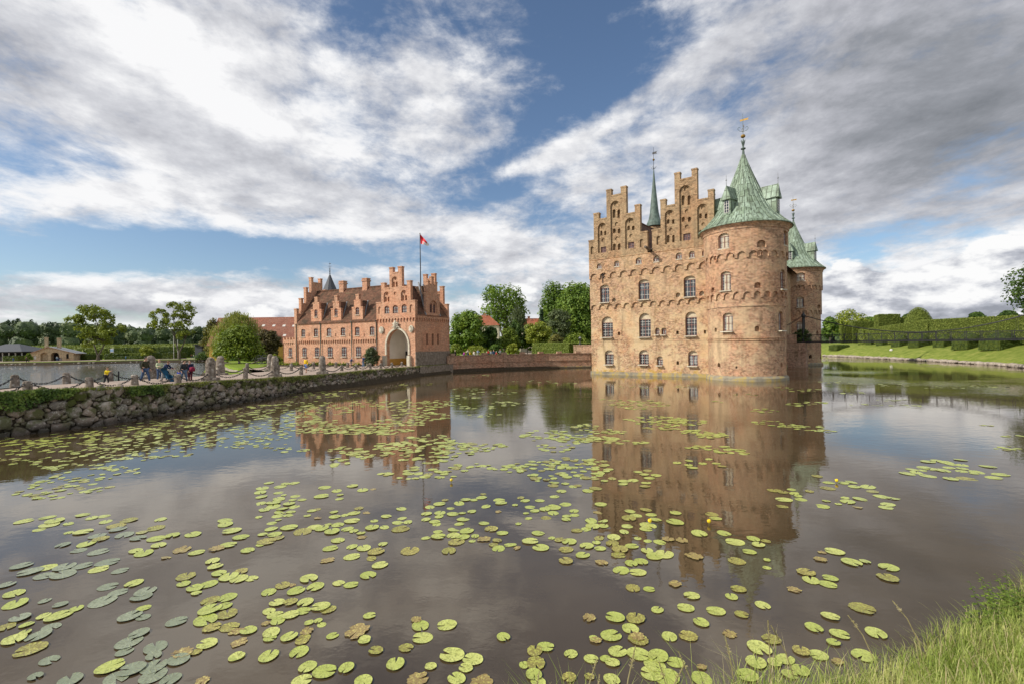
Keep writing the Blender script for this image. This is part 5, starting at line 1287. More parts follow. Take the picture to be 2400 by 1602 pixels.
def make_tree(name, loc, label, cat, w, h, base=0.0, shape='round', leafmat='mid', n_cl=40, per=70, cr=None, ls=.3, trunk=.25, lean=(0, 0), group=None, droop=0.0, bark='bark', forks=0, clumps=None, limbs=True):
    """w half width, h crown height, base height of crown above the foot"""
    t = empty(name, loc=loc, rz=0, label=label, cat=cat, group=group)
    cr = cr or w * .32
    cl = clumps or crown_clumps(shape, w, h, int(n_cl * 1.35), cr)
    fm = FM(); top = Vector((lean[0], lean[1], base))
    for c, r in cl: scatter_clump(fm, c + top, r, int(per * (r / cr) ** 2), ls, droop)
    fm.build('crown', LF[leafmat], t)
    if trunk:
        mb = MB(); H = base + h * .55; pts = []
        stems = [(0, 0)] if not forks else [(math.cos(k * 2.4 + .5) * w * .28, math.sin(k * 2.4 + .5) * w * .28) for k in range(forks)]
        zf = base * .55 if forks else base + h * .3
        mb.bar((0, 0, -.3), (0, 0, .25), trunk * 1.5, 9, trunk * 1.08, caps=False); mb.bar((0, 0, .25), (lean[0] * .5, lean[1] * .5, max(zf, .4)), trunk * 1.08, 9, trunk * .85, caps=False)
        f0 = Vector((lean[0] * .5, lean[1] * .5, max(zf, .4)))
        for sx, sy in stems:
            tip = Vector((lean[0] + sx, lean[1] + sy, H)); m_ = f0.lerp(tip, .5) + Vector((sx * .25, sy * .25, 0)); r_ = trunk * (.8 if not forks else .6)
            mb.bar(f0, m_, r_, 7, r_ * .7, caps=False); mb.bar(m_, tip, r_ * .7, 7, r_ * .3, caps=False)
            if limbs:
                for c, r in rnd.sample(cl, min(len(cl), 9)):
                    s = m_.lerp(tip, rnd.random()); e = c + top; k_ = s.lerp(e, .5) + Vector((0, 0, -.08 * (e - s).length)); q = trunk * .28
                    mb.bar(s, k_, q, 5, q * .6, caps=False); mb.bar(k_, e, q * .6, 5, q * .2, caps=False)
        mb.build('trunk', M[bark], t)
    return t
def tree_px(name, x0, x1, yt, yb, y, zg, label, cat, **kw):
    """tree whose crown spans these photograph columns and rows when it stands y metres away"""
    c = at_depth((x0 + x1) / 2, yb, y); w = (at_depth(x1, yb, y) - at_depth(x0, yb, y)).length / 2; zt = at_depth((x0 + x1) / 2, yt, y).z
    base = max(kw.pop('base', c.z - zg), 0.0); tx = kw.pop('trunk_px', None); lean = (0, 0)
    x = c.x
    if tx: x = at_depth(tx, yb, y).x; lean = (c.x - x, 0)
    return make_tree(name, (x, y, zg), label, cat, w * .93, zt - zg - base, base=base, lean=lean, **kw)
c5 = lambda x, y: (1040 + x * .1658, 640 + y * .1658)
def T5(name, x0, x1, yt, yb, y, zg, label, cat, **kw):
    a, b = c5(x0, yt), c5(x1, yb)
    if 'trunk_px' in kw: kw['trunk_px'] = c5(kw['trunk_px'], 0)[0]
    return tree_px(name, a[0], b[0], a[1], b[1], y, zg, label, cat, **kw)
# --- between gatehouse and castle
T5('chestnut_tree', 70, 600, 590, 1075, 112, 1.4, 'broad dark leafy tree just past the gatehouse corner', 'tree', shape='round', leafmat='mid', n_cl=75, per=75, ls=.42, trunk=.3)
T5('garden_shrub', 545, 800, 775, 1060, 112, 1.4, 'dark rounded shrub between the broad tree and the bright bush', 'shrub', shape='dome', leafmat='deep', n_cl=34, per=70, ls=.36, trunk=.12)
T5('garden_shrub', 770, 1090, 800, 1040, 118, 1.4, 'bright green spreading shrub below the white house', 'shrub', shape='dome', leafmat='bright', n_cl=40, per=70, ls=.36, trunk=.12)
T5('yew_tree', 870, 1165, 690, 1050, 124, 1.4, 'dark dense yew standing behind the bright shrub', 'tree', shape='egg', leafmat='deep', n_cl=40, per=80, ls=.38, trunk=.25)
T5('poplar_tree', 520, 1165, 215, 800, 175, 1.0, 'tall open poplar with gaps of sky above the white house', 'tree', shape='vase', leafmat='mid', n_cl=95, per=42, cr=2.0, ls=.6, trunk=.5, trunk_px=850, forks=4)
T5('birch_tree', 905, 1180, 455, 800, 150, 1.2, 'hanging grey green birch in front of the poplar', 'tree', shape='egg', leafmat='grey', n_cl=42, per=60, ls=.34, droop=1.6, trunk=.22, bark='bark_pale', trunk_px=1030)
T5('garden_shrub', 1095, 1275, 850, 1070, 126, 1.4, 'dark leafy shrub between the yew and the yellow green maple', 'shrub', shape='dome', leafmat='mid', n_cl=40, per=70, ls=.34, trunk=.1)
T5('laurel_shrub', 520, 720, 860, 1080, 120, 1.4, 'glossy dark shrub hiding the foot of the cream house', 'shrub', shape='dome', leafmat='deep', n_cl=40, per=70, ls=.34, trunk=.1)
T5('maple_tree', 1140, 1520, 720, 985, 122, 1.4, 'yellow green spreading maple behind the clipped hedge', 'tree', shape='round', leafmat='yellow', n_cl=48, per=60, ls=.4, trunk=.2)
T5('spruce_tree', 1322, 1455, 520, 880, 150, 1.2, 'narrow dark spruce beside the tall lime trees', 'tree', shape='cone', leafmat='conifer', n_cl=34, per=70, ls=.4, trunk=.2)
T5('lime_tree', 1405, 1745, 170, 800, 160, 1.2, 'tall lime tree with a pointed crown next to the castle', 'tree', shape='round', leafmat='mid', n_cl=110, per=80, cr=2.2, ls=.5, trunk=.4, base=2)
T5('beech_tree', 1640, 2190, 185, 950, 140, 1.2, 'huge dark beech rising against the castle wall', 'tree', shape='round', leafmat='mid', n_cl=190, per=90, cr=2.4, ls=.5, trunk=.5, base=2)
T5('olive_tree', 1445, 1810, 540, 930, 130, 1.3, 'grey green feathery tree before the beech', 'tree', shape='round', leafmat='grey', n_cl=60, per=65, ls=.34, trunk=.2)
T5('garden_shrub', 1490, 1700, 885, 975, 118, 1.5, 'low brownish shrub on top of the clipped hedge', 'shrub', shape='dome', leafmat='olive', n_cl=24, per=55, ls=.28, trunk=.08)
T5('garden_shrub', 1700, 2060, 885, 1000, 116, 1.5, 'pale green arching shrub behind the lamp', 'shrub', shape='dome', leafmat='bright', n_cl=32, per=55, ls=.28, trunk=.08)
T5('garden_shrub', 885, 1075, 1000, 1130, 92, 1.5, 'small yellow green bush close behind the garden wall', 'shrub', shape='dome', leafmat='yellow', n_cl=26, per=55, ls=.22, trunk=.06)
T5('garden_shrub', 75, 275, 1010, 1140, 96, 1.5, 'light green feathery plant beside the gatehouse corner', 'shrub', shape='dome', leafmat='bright', n_cl=26, per=50, ls=.22, trunk=.06)
T5('garden_shrub', 620, 850, 1025, 1130, 98, 1.5, 'leafy green plant behind the group of visitors', 'shrub', shape='dome', leafmat='mid', n_cl=24, per=50, ls=.22, trunk=.06)
T5('garden_shrub', 275, 620, 1045, 1140, 100, 1.5, 'low flowering border plant along the garden path', 'shrub', shape='dome', leafmat='yellow', n_cl=30, per=45, ls=.2, trunk=.06)
# --- left shore
c8 = lambda x, y: (340 + x * .1533, 700 + y * .1533); c7 = lambda x, y: (x * .1533, 720 + y * .1533)
def TP(fn, name, x0, x1, yt, yb, y, zg, label, cat, **kw):
    a, b = fn(x0, yt), fn(x1, yb)
    if 'trunk_px' in kw: kw['trunk_px'] = fn(kw['trunk_px'], 0)[0]
    return tree_px(name, a[0], b[0], a[1], b[1], y, zg, label, cat, **kw)
def px_clumps(fn, y, zg, lst, xt):
    """clumps given in picture measurements of the crown, turned into metres around the foot"""
    out = []; x_t = at_depth(fn(xt, 0)[0], 800, y).x
    for x, yy, r in lst:
        p = at_depth(*fn(x, yy), y); q = at_depth(*fn(x + r, yy), y); rr = (q - p).length
        for k in range(5): d = rv() * rr * .75; out.append((Vector((p.x - x_t, 0, p.z - zg)) + Vector((d.x, d.y * 1.6, d.z * .7)), rr * .55))
    return out
ta = px_clumps(c7, 166, .8, [(1380, 160, 110), (1500, 170, 120), (1230, 210, 90), (1150, 300, 90), (1330, 290, 110), (1600, 230, 100), (1690, 290, 60), (1480, 300, 90), (1650, 400, 110), (1780, 430, 100), (1700, 520, 100), (1300, 440, 90), (1400, 490, 110), (1290, 560, 80), (1540, 480, 100), (1450, 600, 90), (1600, 600, 90), (1330, 650, 80)], 1500)
fx = at_depth(*c7(1500, 820), 166)
make_tree('maple_tree', (fx.x, 166, .8), 'open light green maple on the far lake shore beside the brick house', 'tree', 8, 12, base=2.5, leafmat='lime', per=95, cr=1.6, ls=.52, trunk=.5, clumps=ta, forks=2)
tb = px_clumps(c8, 166, .8, [(470, 300, 90), (620, 310, 110), (700, 330, 60), (240, 350, 60), (300, 390, 80), (180, 430, 80), (260, 490, 100), (120, 520, 50), (110, 600, 60), (220, 590, 90), (340, 560, 90), (400, 450, 60), (500, 400, 70), (560, 490, 90), (660, 430, 80), (780, 420, 50), (620, 580, 100), (560, 670, 100), (660, 660, 80), (470, 590, 80), (600, 750, 80)], 525)
fx = at_depth(*c8(525, 925), 166)
make_tree('locust_tree', (fx.x, 166, .8), 'forked loose crowned tree on the far lake shore near the dark shed', 'tree', 8, 12, base=4, leafmat='lime', per=80, cr=1.6, ls=.52, trunk=.42, clumps=tb, forks=2)
TP(c8, 'willow_tree', 1020, 1810, 225, 870, 148, .9, 'large pale weeping willow before the barn roof', 'tree', shape='dome', leafmat='willow', n_cl=150, per=60, cr=1.5, ls=.34, droop=.9, trunk=.5, base=2.2)
TP(c8, 'hornbeam_tree', 1095, 1755, 455, 880, 90, 1.3, 'bright green rounded tree with a pale trunk on the island lawn', 'tree', shape='dome', leafmat='bright', n_cl=85, per=60, ls=.34, trunk=.2, bark='bark_pale', trunk_px=1440)
TP(c8, 'cherry_tree', 885, 1230, 330, 850, 157, .9, 'olive tinted autumn tree on the shore side of the willow', 'tree', shape='egg', leafmat='olive', n_cl=62, per=62, ls=.4, trunk=.22)
TP(c8, 'russet_tree', 1690, 2075, 505, 860, 116, .9, 'russet brown tree between the bright tree and the annex', 'tree', shape='round', leafmat='copper', n_cl=60, per=65, ls=.38, trunk=.22)
for (x0, x1, yt, yb, y, lm, lb) in ((790, 1090, 805, 945, 163, 'deep', 'dark bush at the edge of the lake below the olive tinted tree'), (1230, 1440, 840, 945, 136, 'deep', 'dark low bush in the shade of the bright tree'), (1500, 1760, 800, 935, 112, 'mid', 'leafy bush in the shade behind the cannon'), (1880, 2110, 870, 1000, 96, 'yellow', 'yellow green border plants against the annex wall'), (1600, 1890, 860, 920, 104, 'grey', 'grey green ground bush next to the cannon wheel')):
    TP(c8, 'lakeside_bush', x0, x1, yt, yb, y, .9, lb, 'bush', shape='dome', leafmat=lm, n_cl=34, per=60, ls=.26, trunk=.08)
TP(c7, 'apple_tree', 2140, 2349, 600, 690, 182, .8, 'small round yellow green fruit tree in front of the maze hedge', 'tree', shape='dome', leafmat='yellow', n_cl=22, per=45, ls=.4, trunk=.15, base=1.6)
TP(c7, 'apple_tree', 395, 480, 690, 790, 158, .8, 'little pale green tree at the side of the brick house', 'tree', shape='dome', leafmat='bright', n_cl=14, per=45, ls=.36, trunk=.1)
# --- climbing shrub at the gateway, bush on the bridge pier, tree at the frame's edge
tree_px('rose_bush', 852, 892, 815, 856, 69.0, ZG, 'tall dusty green climbing bush to one side of the gateway arch', 'bush', shape='dome', leafmat='grey', n_cl=40, per=60, ls=.16, trunk=.08)
bp_ = BR.w(1.9, .2, zdk)
make_tree('pier_bush', bp_, 'dark feathery bush growing on the footbridge landing', 'bush', 1.25, 1.9, shape='dome', leafmat='box', n_cl=30, per=55, ls=.16, trunk=.06)
make_tree('oak_tree', (82.6, 68, 3.0), 'dark leafy tree leaning in from outside the frame over the bank', 'tree', 8.0, 10.5, base=3.2, shape='round', leafmat='deep', n_cl=150, per=130, cr=1.9, ls=.3, trunk=.45)
# --- trees beyond the clipped hedges on the far bank
cz7 = lambda x, y: (1820 + x * .255, 560 + y * .255)
for (x0, x1, yt, yb, y, lm, lb) in ((425, 560, 725, 900, 165, 'mid', 'mid green tree next to the rear tower beyond the bank'), (520, 820, 668, 880, 185, 'yellow', 'broad yellow green tree beyond the low clipped hedge'), (790, 950, 728, 800, 200, 'mid', 'distant green treetop over the low clipped hedge'), (1150, 1260, 700, 790, 190, 'deep', 'dark treetop between the clipped block and dome'), (1780, 1900, 682, 760, 140, 'deep', 'dark pointed treetop poking over the long hedge'), (2060, 2200, 672, 740, 128, 'deep', 'dark rounded treetop behind the near end of the long hedge')):
    TP(cz7, 'garden_tree', x0, x1, yt, yb, y, 3.3, lb, 'tree', shape='dome', leafmat=lm, n_cl=48, per=60, cr=None, ls=.5, trunk=.25)
# ---------------------------------------------------------------- clipped hedges
def hedge_leaves(fm, pts_fn, area_n, s):
    for k in range(area_n):
        p, n = pts_fn(); leaf(fm, p, n, s * rnd.uniform(.6, 1.2))
def box_hedge(name, corners, z0, z1, label, cat='hedge', dens=26, s=.12, mat='hedge', zt=None, taper=.0, group=None):
    """clipped block over four ground corners; zt: optional top heights at the corners"""
    C = [Vector((c[0], c[1], 0)) for c in corners]; zt = zt or [z1] * 4; cen = sum(C, Vector()) / 4
    t = [c.lerp(cen, taper) for c in C]
    fm = FM(); k_ = .985
    lo = [Vector((*(cen + (c - cen) * k_).xy, z0)) for c in C]; hi = [Vector((*(cen + (c - cen) * k_).xy, z - .05)) for c, z in zip(t, zt)]
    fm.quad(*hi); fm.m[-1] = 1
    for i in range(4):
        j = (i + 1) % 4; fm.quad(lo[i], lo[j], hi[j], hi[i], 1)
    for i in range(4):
        j = (i + 1) % 4; a, b = C[i], C[j]; ta_, tb_ = t[i], t[j]; L_ = (b - a).length; e = (b - a).normalized() if L_ > 0 else Vector((1, 0, 0)); n = Vector((e.y, -e.x, 0)); n = n if n.dot(cen - a) < 0 else -n
        H_ = (zt[i] + zt[j]) / 2 - z0
        if n.dot(Vector((0, 0, 0)) - a) < 0 and n.y > -.2: continue
        for q in range(int(L_ * H_ * dens)):
            u, v = rnd.random(), rnd.random(); p = a.lerp(b, u).lerp(ta_.lerp(tb_, u), v); z = z0 + ((zt[i] + (zt[j] - zt[i]) * u) - z0) * v
            leaf(fm, Vector((p.x, p.y, z)) + n * rnd.uniform(-.05, .10), n, s * rnd.uniform(.6, 1.25))
    A_ = ((t[2] - t[0]).cross(t[3] - t[1])).length / 2
    for q in range(int(A_ * dens * .8)):
        u, v = rnd.random(), rnd.random(); p = t[0].lerp(t[1], u).lerp(t[3].lerp(t[2], u), v); z = (zt[0] * (1 - u) + zt[1] * u) * (1 - v) + (zt[3] * (1 - u) + zt[2] * u) * v
        leaf(fm, Vector((p.x, p.y, z + rnd.uniform(-.05, .1))), Vector((0, 0, 1)), s * rnd.uniform(.6, 1.25))
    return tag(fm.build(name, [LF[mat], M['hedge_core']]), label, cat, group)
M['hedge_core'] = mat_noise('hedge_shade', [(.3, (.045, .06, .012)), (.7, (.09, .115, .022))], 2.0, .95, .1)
def dome_hedge(name, c, w, h, z0, label, cat='topiary', mat='hedge', dens=26, s=.12, prof='dome', group=None, pw=.5):
    fm = FM(); V, F = ico(3); i0 = len(fm.v); f_ = .97
    for p in V:
        k = max(p.z, 0); g = 1.0 if prof == 'dome' else (1 - k) / max(math.sqrt(1 - min(k * k, .999)), .05); fm.v.append(Vector((c[0] + p.x * w * f_ * g, c[1] + p.y * w * f_ * g, z0 + k * h * f_)))
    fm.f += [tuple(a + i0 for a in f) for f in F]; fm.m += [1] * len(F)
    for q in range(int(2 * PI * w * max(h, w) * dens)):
        u = rnd.random(); a = rnd.random() * 2 * PI
        if prof == 'cone': r, z = 1 - u, u; n = Vector((math.cos(a), math.sin(a), .5))
        else: z = u; r = math.sqrt(1 - u * u); n = Vector((math.cos(a) * r, math.sin(a) * r, z))
        if n.y > .5: continue
        leaf(fm, Vector((c[0] + w * r * math.cos(a), c[1] + w * r * math.sin(a), z0 + h * z)) + n * rnd.uniform(-.06, .08), n, s * rnd.uniform(.6, 1.2))
    return tag(fm.build(name, [LF[mat], M['hedge_core']]), label, cat, group)
PZ = 3.3
# the long tall hornbeam hedge: its face runs from far behind the rear tower to the frame's edge
pA, pB, pC = hit_bank(*cz7(750, 966)), hit_bank(*cz7(1400, 968)), hit_bank(*cz7(2300, 975))
zA, zB, zC = at_depth(*cz7(750, 835), pA.y).z, at_depth(*cz7(1300, 745), pB.y).z, at_depth(*cz7(2280, 700), pC.y).z
pD = Vector((pC.x + 4, pC.y - 30, 0))
off_ = Vector((7, 3, 0))
box_hedge('hornbeam_hedge', [pA, pB, pB + off_, pA + off_], PZ - .2, zB, 'sloping far end of the long clipped hornbeam hedge', zt=[zA, zB, zB, zA], dens=34, s=.11)
box_hedge('hornbeam_hedge', [pB, pC, pC + off_, pB + off_], PZ - .2, zB, 'tall near length of the long clipped hornbeam hedge', zt=[zB, zC, zC, zB], dens=40, s=.10)
box_hedge('hornbeam_hedge', [pC, pD, pD + off_, pC + off_], PZ - .2, zC, 'end of the long hornbeam hedge at the edge of the frame', dens=10, s=.16)
def blk(x0, x1, yt, yb, y, d, label, name='clipped_hedge', mat='hedge', taper=0, group=None, z0=PZ - .1, skew=.0, dens=34, s=.11, cat='hedge', fn=None):
    fn = fn or cz7; a, b = at_depth(*fn(x0, yb), y), at_depth(*fn(x1, yb), y); zt = at_depth(*fn((x0 + x1) / 2, yt), y).z
    return box_hedge(name, [(a.x, y), (b.x, y + skew), (b.x + d * .55, y + skew + d), (a.x + d * .55, y + d)], z0, zt, label, cat, mat=mat, taper=taper, group=group, dens=dens, s=s)
blk(705, 940, 757, 960, pA.y + 12, 8, 'low clipped hedge block at the foot of the square topiary')
blk(600, 700, 795, 960, pA.y + 14, 4, 'narrow clipped hedge in front of the yellow green tree')
blk(940, 1140, 692, 800, (pA.y + pB.y) / 2 + 9, 6, 'tall square clipped block beside the dome', 'clipped_block', cat='topiary')
blk(1140, 1250, 720, 800, (pA.y + pB.y) / 2 + 12, 6, 'lower clipped ledge between the square block and the dome', 'clipped_block', cat='topiary')
yd_ = pB.y + 7; d0 = at_depth(*cz7(1370, 765), yd_); dw = abs(at_depth(*cz7(1500, 765), yd_).x - d0.x); dh = at_depth(*cz7(1370, 620), yd_).z - PZ
dome_hedge('clipped_dome', (d0.x, yd_ + dw * .6), dw, dh, PZ - .1, 'great rounded clipped dome rising above the long hedge', dens=40, s=.10)
yd2 = pA.y + 26; d1 = at_depth(*cz7(1115, 682), yd2); dome_hedge('clipped_dome', (d1.x, yd2 + 3), 3.2, d1.z - PZ, PZ - .1, 'smaller rounded dome behind the square block', dens=10, s=.18)
# row of box topiary at the hedge's foot
BOXES = [(555, 685, 940, 1008, 92), (870, 945, 880, 970, 106), (975, 1065, 895, 972, 100), (1130, 1242, 880, 978, 93), (1305, 1440, 870, 983, 86), (1535, 1665, 880, 983, 80), (1755, 1940, 865, 998, 71), (2055, 2290, 860, 998, 66)]
BL = ['square clipped box bush apart from the row, nearest the rear tower', 'smallest clipped box bush in the row, beside the green cone', 'second smallest clipped box bush, second from the green cone', 'third clipped box bush from the green cone', 'domed box bush midway along the row under the footbridge', 'dark box bush third from the near end of the row', 'large dark box bush second from the near end of the row', 'largest clipped box bush at the near end of the row']
for (x0, x1, yt, yb, y), lb in zip(BOXES, BL):
    y = hit_bank(*cz7((x0 + x1) / 2, yb)).y; a, b = at_depth(*cz7(x0, yb), y), at_depth(*cz7(x1, yb), y); zt = at_depth(*cz7(x0, yt), y).z; w = (b.x - a.x); zb = a.z; zs_ = zb + (zt - zb) * .5; d = w * .9
    fm = FM(); cx_, cy_ = (a.x + b.x) / 2, y + d / 2
    o = box_hedge('box_topiary', [(a.x, y), (b.x, y + .3), (b.x, y + d), (a.x, y + d)], zb - .4, zs_, lb, 'topiary', dens=60, s=.09, mat='box', taper=.04, group='box bushes along the long hedge')
    if yt < 930:
        dm = dome_hedge('crown', (cx_, cy_), w * .46, (zt - zs_) + .05, zs_ - .05, None, None, 'box', 60, .09); del_ = [k for k in ('label', 'category') if k in dm]; dm.parent = o
c_ = hit_bank(*cz7(822, 970)); w_ = abs(at_depth(*cz7(868, 970), c_.y).x - c_.x); zt_c = at_depth(*cz7(822, 832), c_.y).z
dome_hedge('clipped_cone', (c_.x, c_.y + 1), w_, zt_c - c_.z + .3, c_.z - .3, 'bright green clipped cone between the low hedge and the first box bush', mat='bright' if False else 'hedge', prof='cone', dens=40, s=.11)
# hedge behind the garden wall
a5, b5 = at(*c5(1300, 1120), 1.5), at(*c5(1780, 1130), 1.5)
ya, yb_ = 112, 96
pa, pb = at_depth(*c5(1245, 1090), ya), at_depth(*c5(1775, 1130), yb_); za_, zb_ = at_depth(*c5(1245, 985), ya).z, at_depth(*c5(1775, 990), yb_).z
box_hedge('garden_hedge', [pa, pb, pb + Vector((5, 4, 0)), pa + Vector((5, 4, 0))], 1.3, za_, 'bright clipped hedge along the gravel path beside the castle', zt=[za_, zb_, zb_, za_], dens=30, s=.13)
pc = at_depth(*c5(1840, 1130), 98); box_hedge('garden_hedge', [pb + Vector((1.0, 1.5, 0)), pc + Vector((0, 1.5, 0)), pc + Vector((4, 5, 0)), pb + Vector((5, 5, 0))], 1.3, zb_ - .1, 'short return of the clipped hedge next to the corner wall', dens=30, s=.13)
# --- across the lake: maze, low hedges, far wood
for k, (yy, yt) in enumerate(((205, 815), (221, 813.5), (239, 812), (260, 810.5), (284, 808.5))):
    a_, b_ = at_depth(-60, 820, yy), at_depth(480, 820, yy); z_ = at_depth(300, yt, yy).z
    box_hedge('maze_hedge', [(a_.x, yy), (b_.x, yy), (b_.x, yy + 9), (a_.x, yy + 9)], .7, z_, ['nearest long row of the clipped maze', 'second long row of the clipped maze', 'middle long row of the clipped maze', 'fourth long row of the clipped maze', 'farthest and highest row of the clipped maze'][k], dens=1.8, s=.5, zt=[z_, z_, z_ + .55, z_ + .55])
blk(1740, 2150, 620, 690, 198, 5, 'dark front step of the maze hedge near the signboard', 'maze_hedge', mat='box', z0=.7, dens=5, s=.3, fn=c7)
mz = c8
blk(120, 560, 740, 810, 202, 6, 'dark front of the maze hedge behind the forked tree', 'maze_hedge', mat='box', z0=.7, dens=5, s=.3, fn=c8)
for k, (x0, x1, yt, yb, y, fn, lb) in enumerate(((35, 275, 740, 805, 168, c7, 'dark clipped hedge in front of the grey pavilion'), (1160, 1335, 718, 790, 176, c7, 'dark square hedge beyond the gable end of the brick house'), (1595, 1770, 712, 780, 184, c7, 'dark clipped hedge past the trunk of the maple'), (1770, 2345, 702, 735, 192, c7, 'long low terrace hedge below the maze'), (1770, 2345, 742, 775, 182, c7, 'long low flower hedge beside the lakeside path'), (0, 165, 825, 870, 182, c8, 'long low hedge behind the visitors on the causeway'), (165, 235, 795, 870, 186, c8, 'tall narrow hedge post near the forked tree'), (258, 440, 815, 890, 180, c8, 'stepped hedge block near the foot of the forked tree'))):
    blk(x0, x1, yt, yb, y, 4, lb, 'low_hedge', mat='box' if k != 3 else 'hedge', z0=.6, dens=10, s=.22, fn=fn)
# far beech wood: one continuous mass
fm = FM()
def wood(xa, xb, ya_, yb2, yd, n):
    for k in range(n):
        f = (k + rnd.random()) / n; x = xa + (xb - xa) * f; y = yd * rnd.uniform(.92, 1.12); ytp = ya_ + (yb2 - ya_) * f + rnd.uniform(-4, 6)
        top = at_depth(x, ytp, y); h = top.z; r = rnd.uniform(5.0, 8.5)
        for z in (h - r * .8, h - r * 2.0, h - r * 3.2):
            if z < -2: continue
            c = Vector((top.x + rnd.uniform(-2, 2), y + (h - z) * -.15, z))
            V, F = ico(2); i0 = len(fm.v); o = Vector((rnd.random() * 50,) * 3)
            for p in V: fm.v.append(c + p * r * .8 * (1 + .3 * noise.noise(p * 1.6 + o)))
            fm.f += [tuple(a + i0 for a in q) for q in F]; fm.m += [0] * len(F)
            for q in range(130):
                d = rv(); d.y = -abs(d.y); p = c + d * r * (.82 + .3 * noise.noise(d * 1.6 + o)); leaf(fm, p, d + Vector((0, 0, .4)), rnd.uniform(.55, 1.15))
wood(-260, 180, 758, 757, 390, 34); wood(150, 350, 757, 772, 420, 20); wood(340, 700, 771, 762, 440, 34)
wood(560, 1000, 790, 800, 420, 30); wood(1000, 1420, 792, 785, 330, 36); wood(1900, 2900, 772, 770, 330, 50)
tag(fm.build('far_wood', LF['forest']), 'dark beech wood closing off the far side of the lake', 'wood', kind='stuff')
for x, yt in ((42, 746), (20, 752), (33, 750), (57, 755), (73, 751), (82, 757), (103, 760), (116, 757)):
    p = at_depth(x, yt, 400); make_tree('spruce_tree', (p.x, 400, .8), 'dark spruce top standing over the far wood', 'tree', 2.6, 9, base=p.z - 9.8, shape='cone', leafmat='conifer', n_cl=18, per=26, cr=1.5, ls=.9, trunk=.2, group='spruces over the far wood', limbs=False)
# ================================================================ LILY PADS
def mat_pad(name, c0, c1, spot, spot_amt):
    t = NT(name); ob = t.obj(); wp = t.wpos(); oi = t.n('ShaderNodeObjectInfo').outputs['Random']
    f = t.math('ADD', t.math('MULTIPLY', t.noise(wp, 5.0, 3, .6), .6), t.math('MULTIPLY', oi, .4))
    col = t.mix(t.map(f, .25, .75), c0, c1)
    sp = t.map(t.noise(wp, 34.0, 4, .75), .60 - spot_amt * .22, .68 - spot_amt * .18); col = t.mix(t.math('MULTIPLY', sp, .85), col, spot)
    se = t.n('ShaderNodeSeparateXYZ'); t.l(ob, se.inputs[0])
    an = t.math('ARCTAN2', se.outputs['Y'], se.outputs['X']); v = t.math('POWER', t.math('ABSOLUTE', t.math('COSINE', t.math('MULTIPLY', an, 7.0))), 14.0)
    col = t.mix(t.math('MULTIPLY', v, .22), col, (.52, .56, .22))
    t.bump(t.math('ADD', v, t.noise(wp, 18.0, 3, .6)), .35, .01)
    return t.fin(col, .33, .5)
M['pad'] = mat_pad('lily_pad_green', (.37, .43, .085), (.52, .55, .16), (.20, .21, .04), .45)
M['pad_y'] = mat_pad('lily_pad_yellowing', (.36, .38, .07), (.50, .46, .11), (.16, .12, .03), .85)
M['pad_d'] = mat_pad('lily_pad_sky_sheen', (.19, .225, .15), (.28, .315, .215), (.15, .165, .11), .6)  # half sunken pads; their pale grey is sky sheen painted into the colour
M['pad_t'] = mat_pad('lily_pad_rotting', (.46, .42, .10), (.56, .48, .16), (.20, .12, .05), 1.0)
def pad_outline(kind, n=30):
    o = rnd.random() * 99; pts = []; notch = rnd.uniform(.10, .26)
    for k in range(n + 1):
        a = notch + (2 * PI - 2 * notch) * k / n; r = 1.0 + .045 * noise.noise(Vector((math.cos(a) * 1.2, math.sin(a) * 1.2, o)))
        if kind == 'pad_t': r *= .88 + .26 * noise.noise(Vector((math.cos(a) * 2.6, math.sin(a) * 2.6, o))) + .16 * noise.noise(Vector((math.cos(a) * 8, math.sin(a) * 8, o)))
        if kind == 'pad_y': r *= 1 + .10 * noise.noise(Vector((math.cos(a) * 6, math.sin(a) * 6, o)))
        # lobes beside the sinus
        e = min(k, n - k) / n
        if e < .1: r *= .90 + e
        pts.append(Vector((math.cos(a) * r, math.sin(a) * r * .87, 0)))
    return pts
def pad_mesh(kind, i):
    me = bpy.data.meshes.new('lily_pad'); n = 30; P = pad_outline(kind, n); V = [Vector((.08, 0, .0))]; F = []
    o = rnd.random() * 50
    for ring, f in ((1, .55), (2, .93), (3, 1.0)):
        for p in P: V.append(Vector((p.x * f, p.y * f, (.035 * noise.noise(Vector((p.x * f * 1.5, p.y * f * 1.5, o))) + (.012 if ring == 2 else (.022 if ring == 3 else 0))))))
    m = n + 1
    for k in range(n):
        F.append((0, 1 + k, 2 + k))
        for r in range(2): a = 1 + r * m + k; F.append((a, a + m, a + m + 1, a + 1))
    me.from_pydata([tuple(v) for v in V], [], F); me.materials.append(M[kind]); me.polygons.foreach_set('use_smooth', [True] * len(F)); me.update(); return me
PM = {k: [pad_mesh(k, i) for i in range(n)] for k, n in (('pad', 7), ('pad_y', 5), ('pad_d', 4), ('pad_t', 6))}
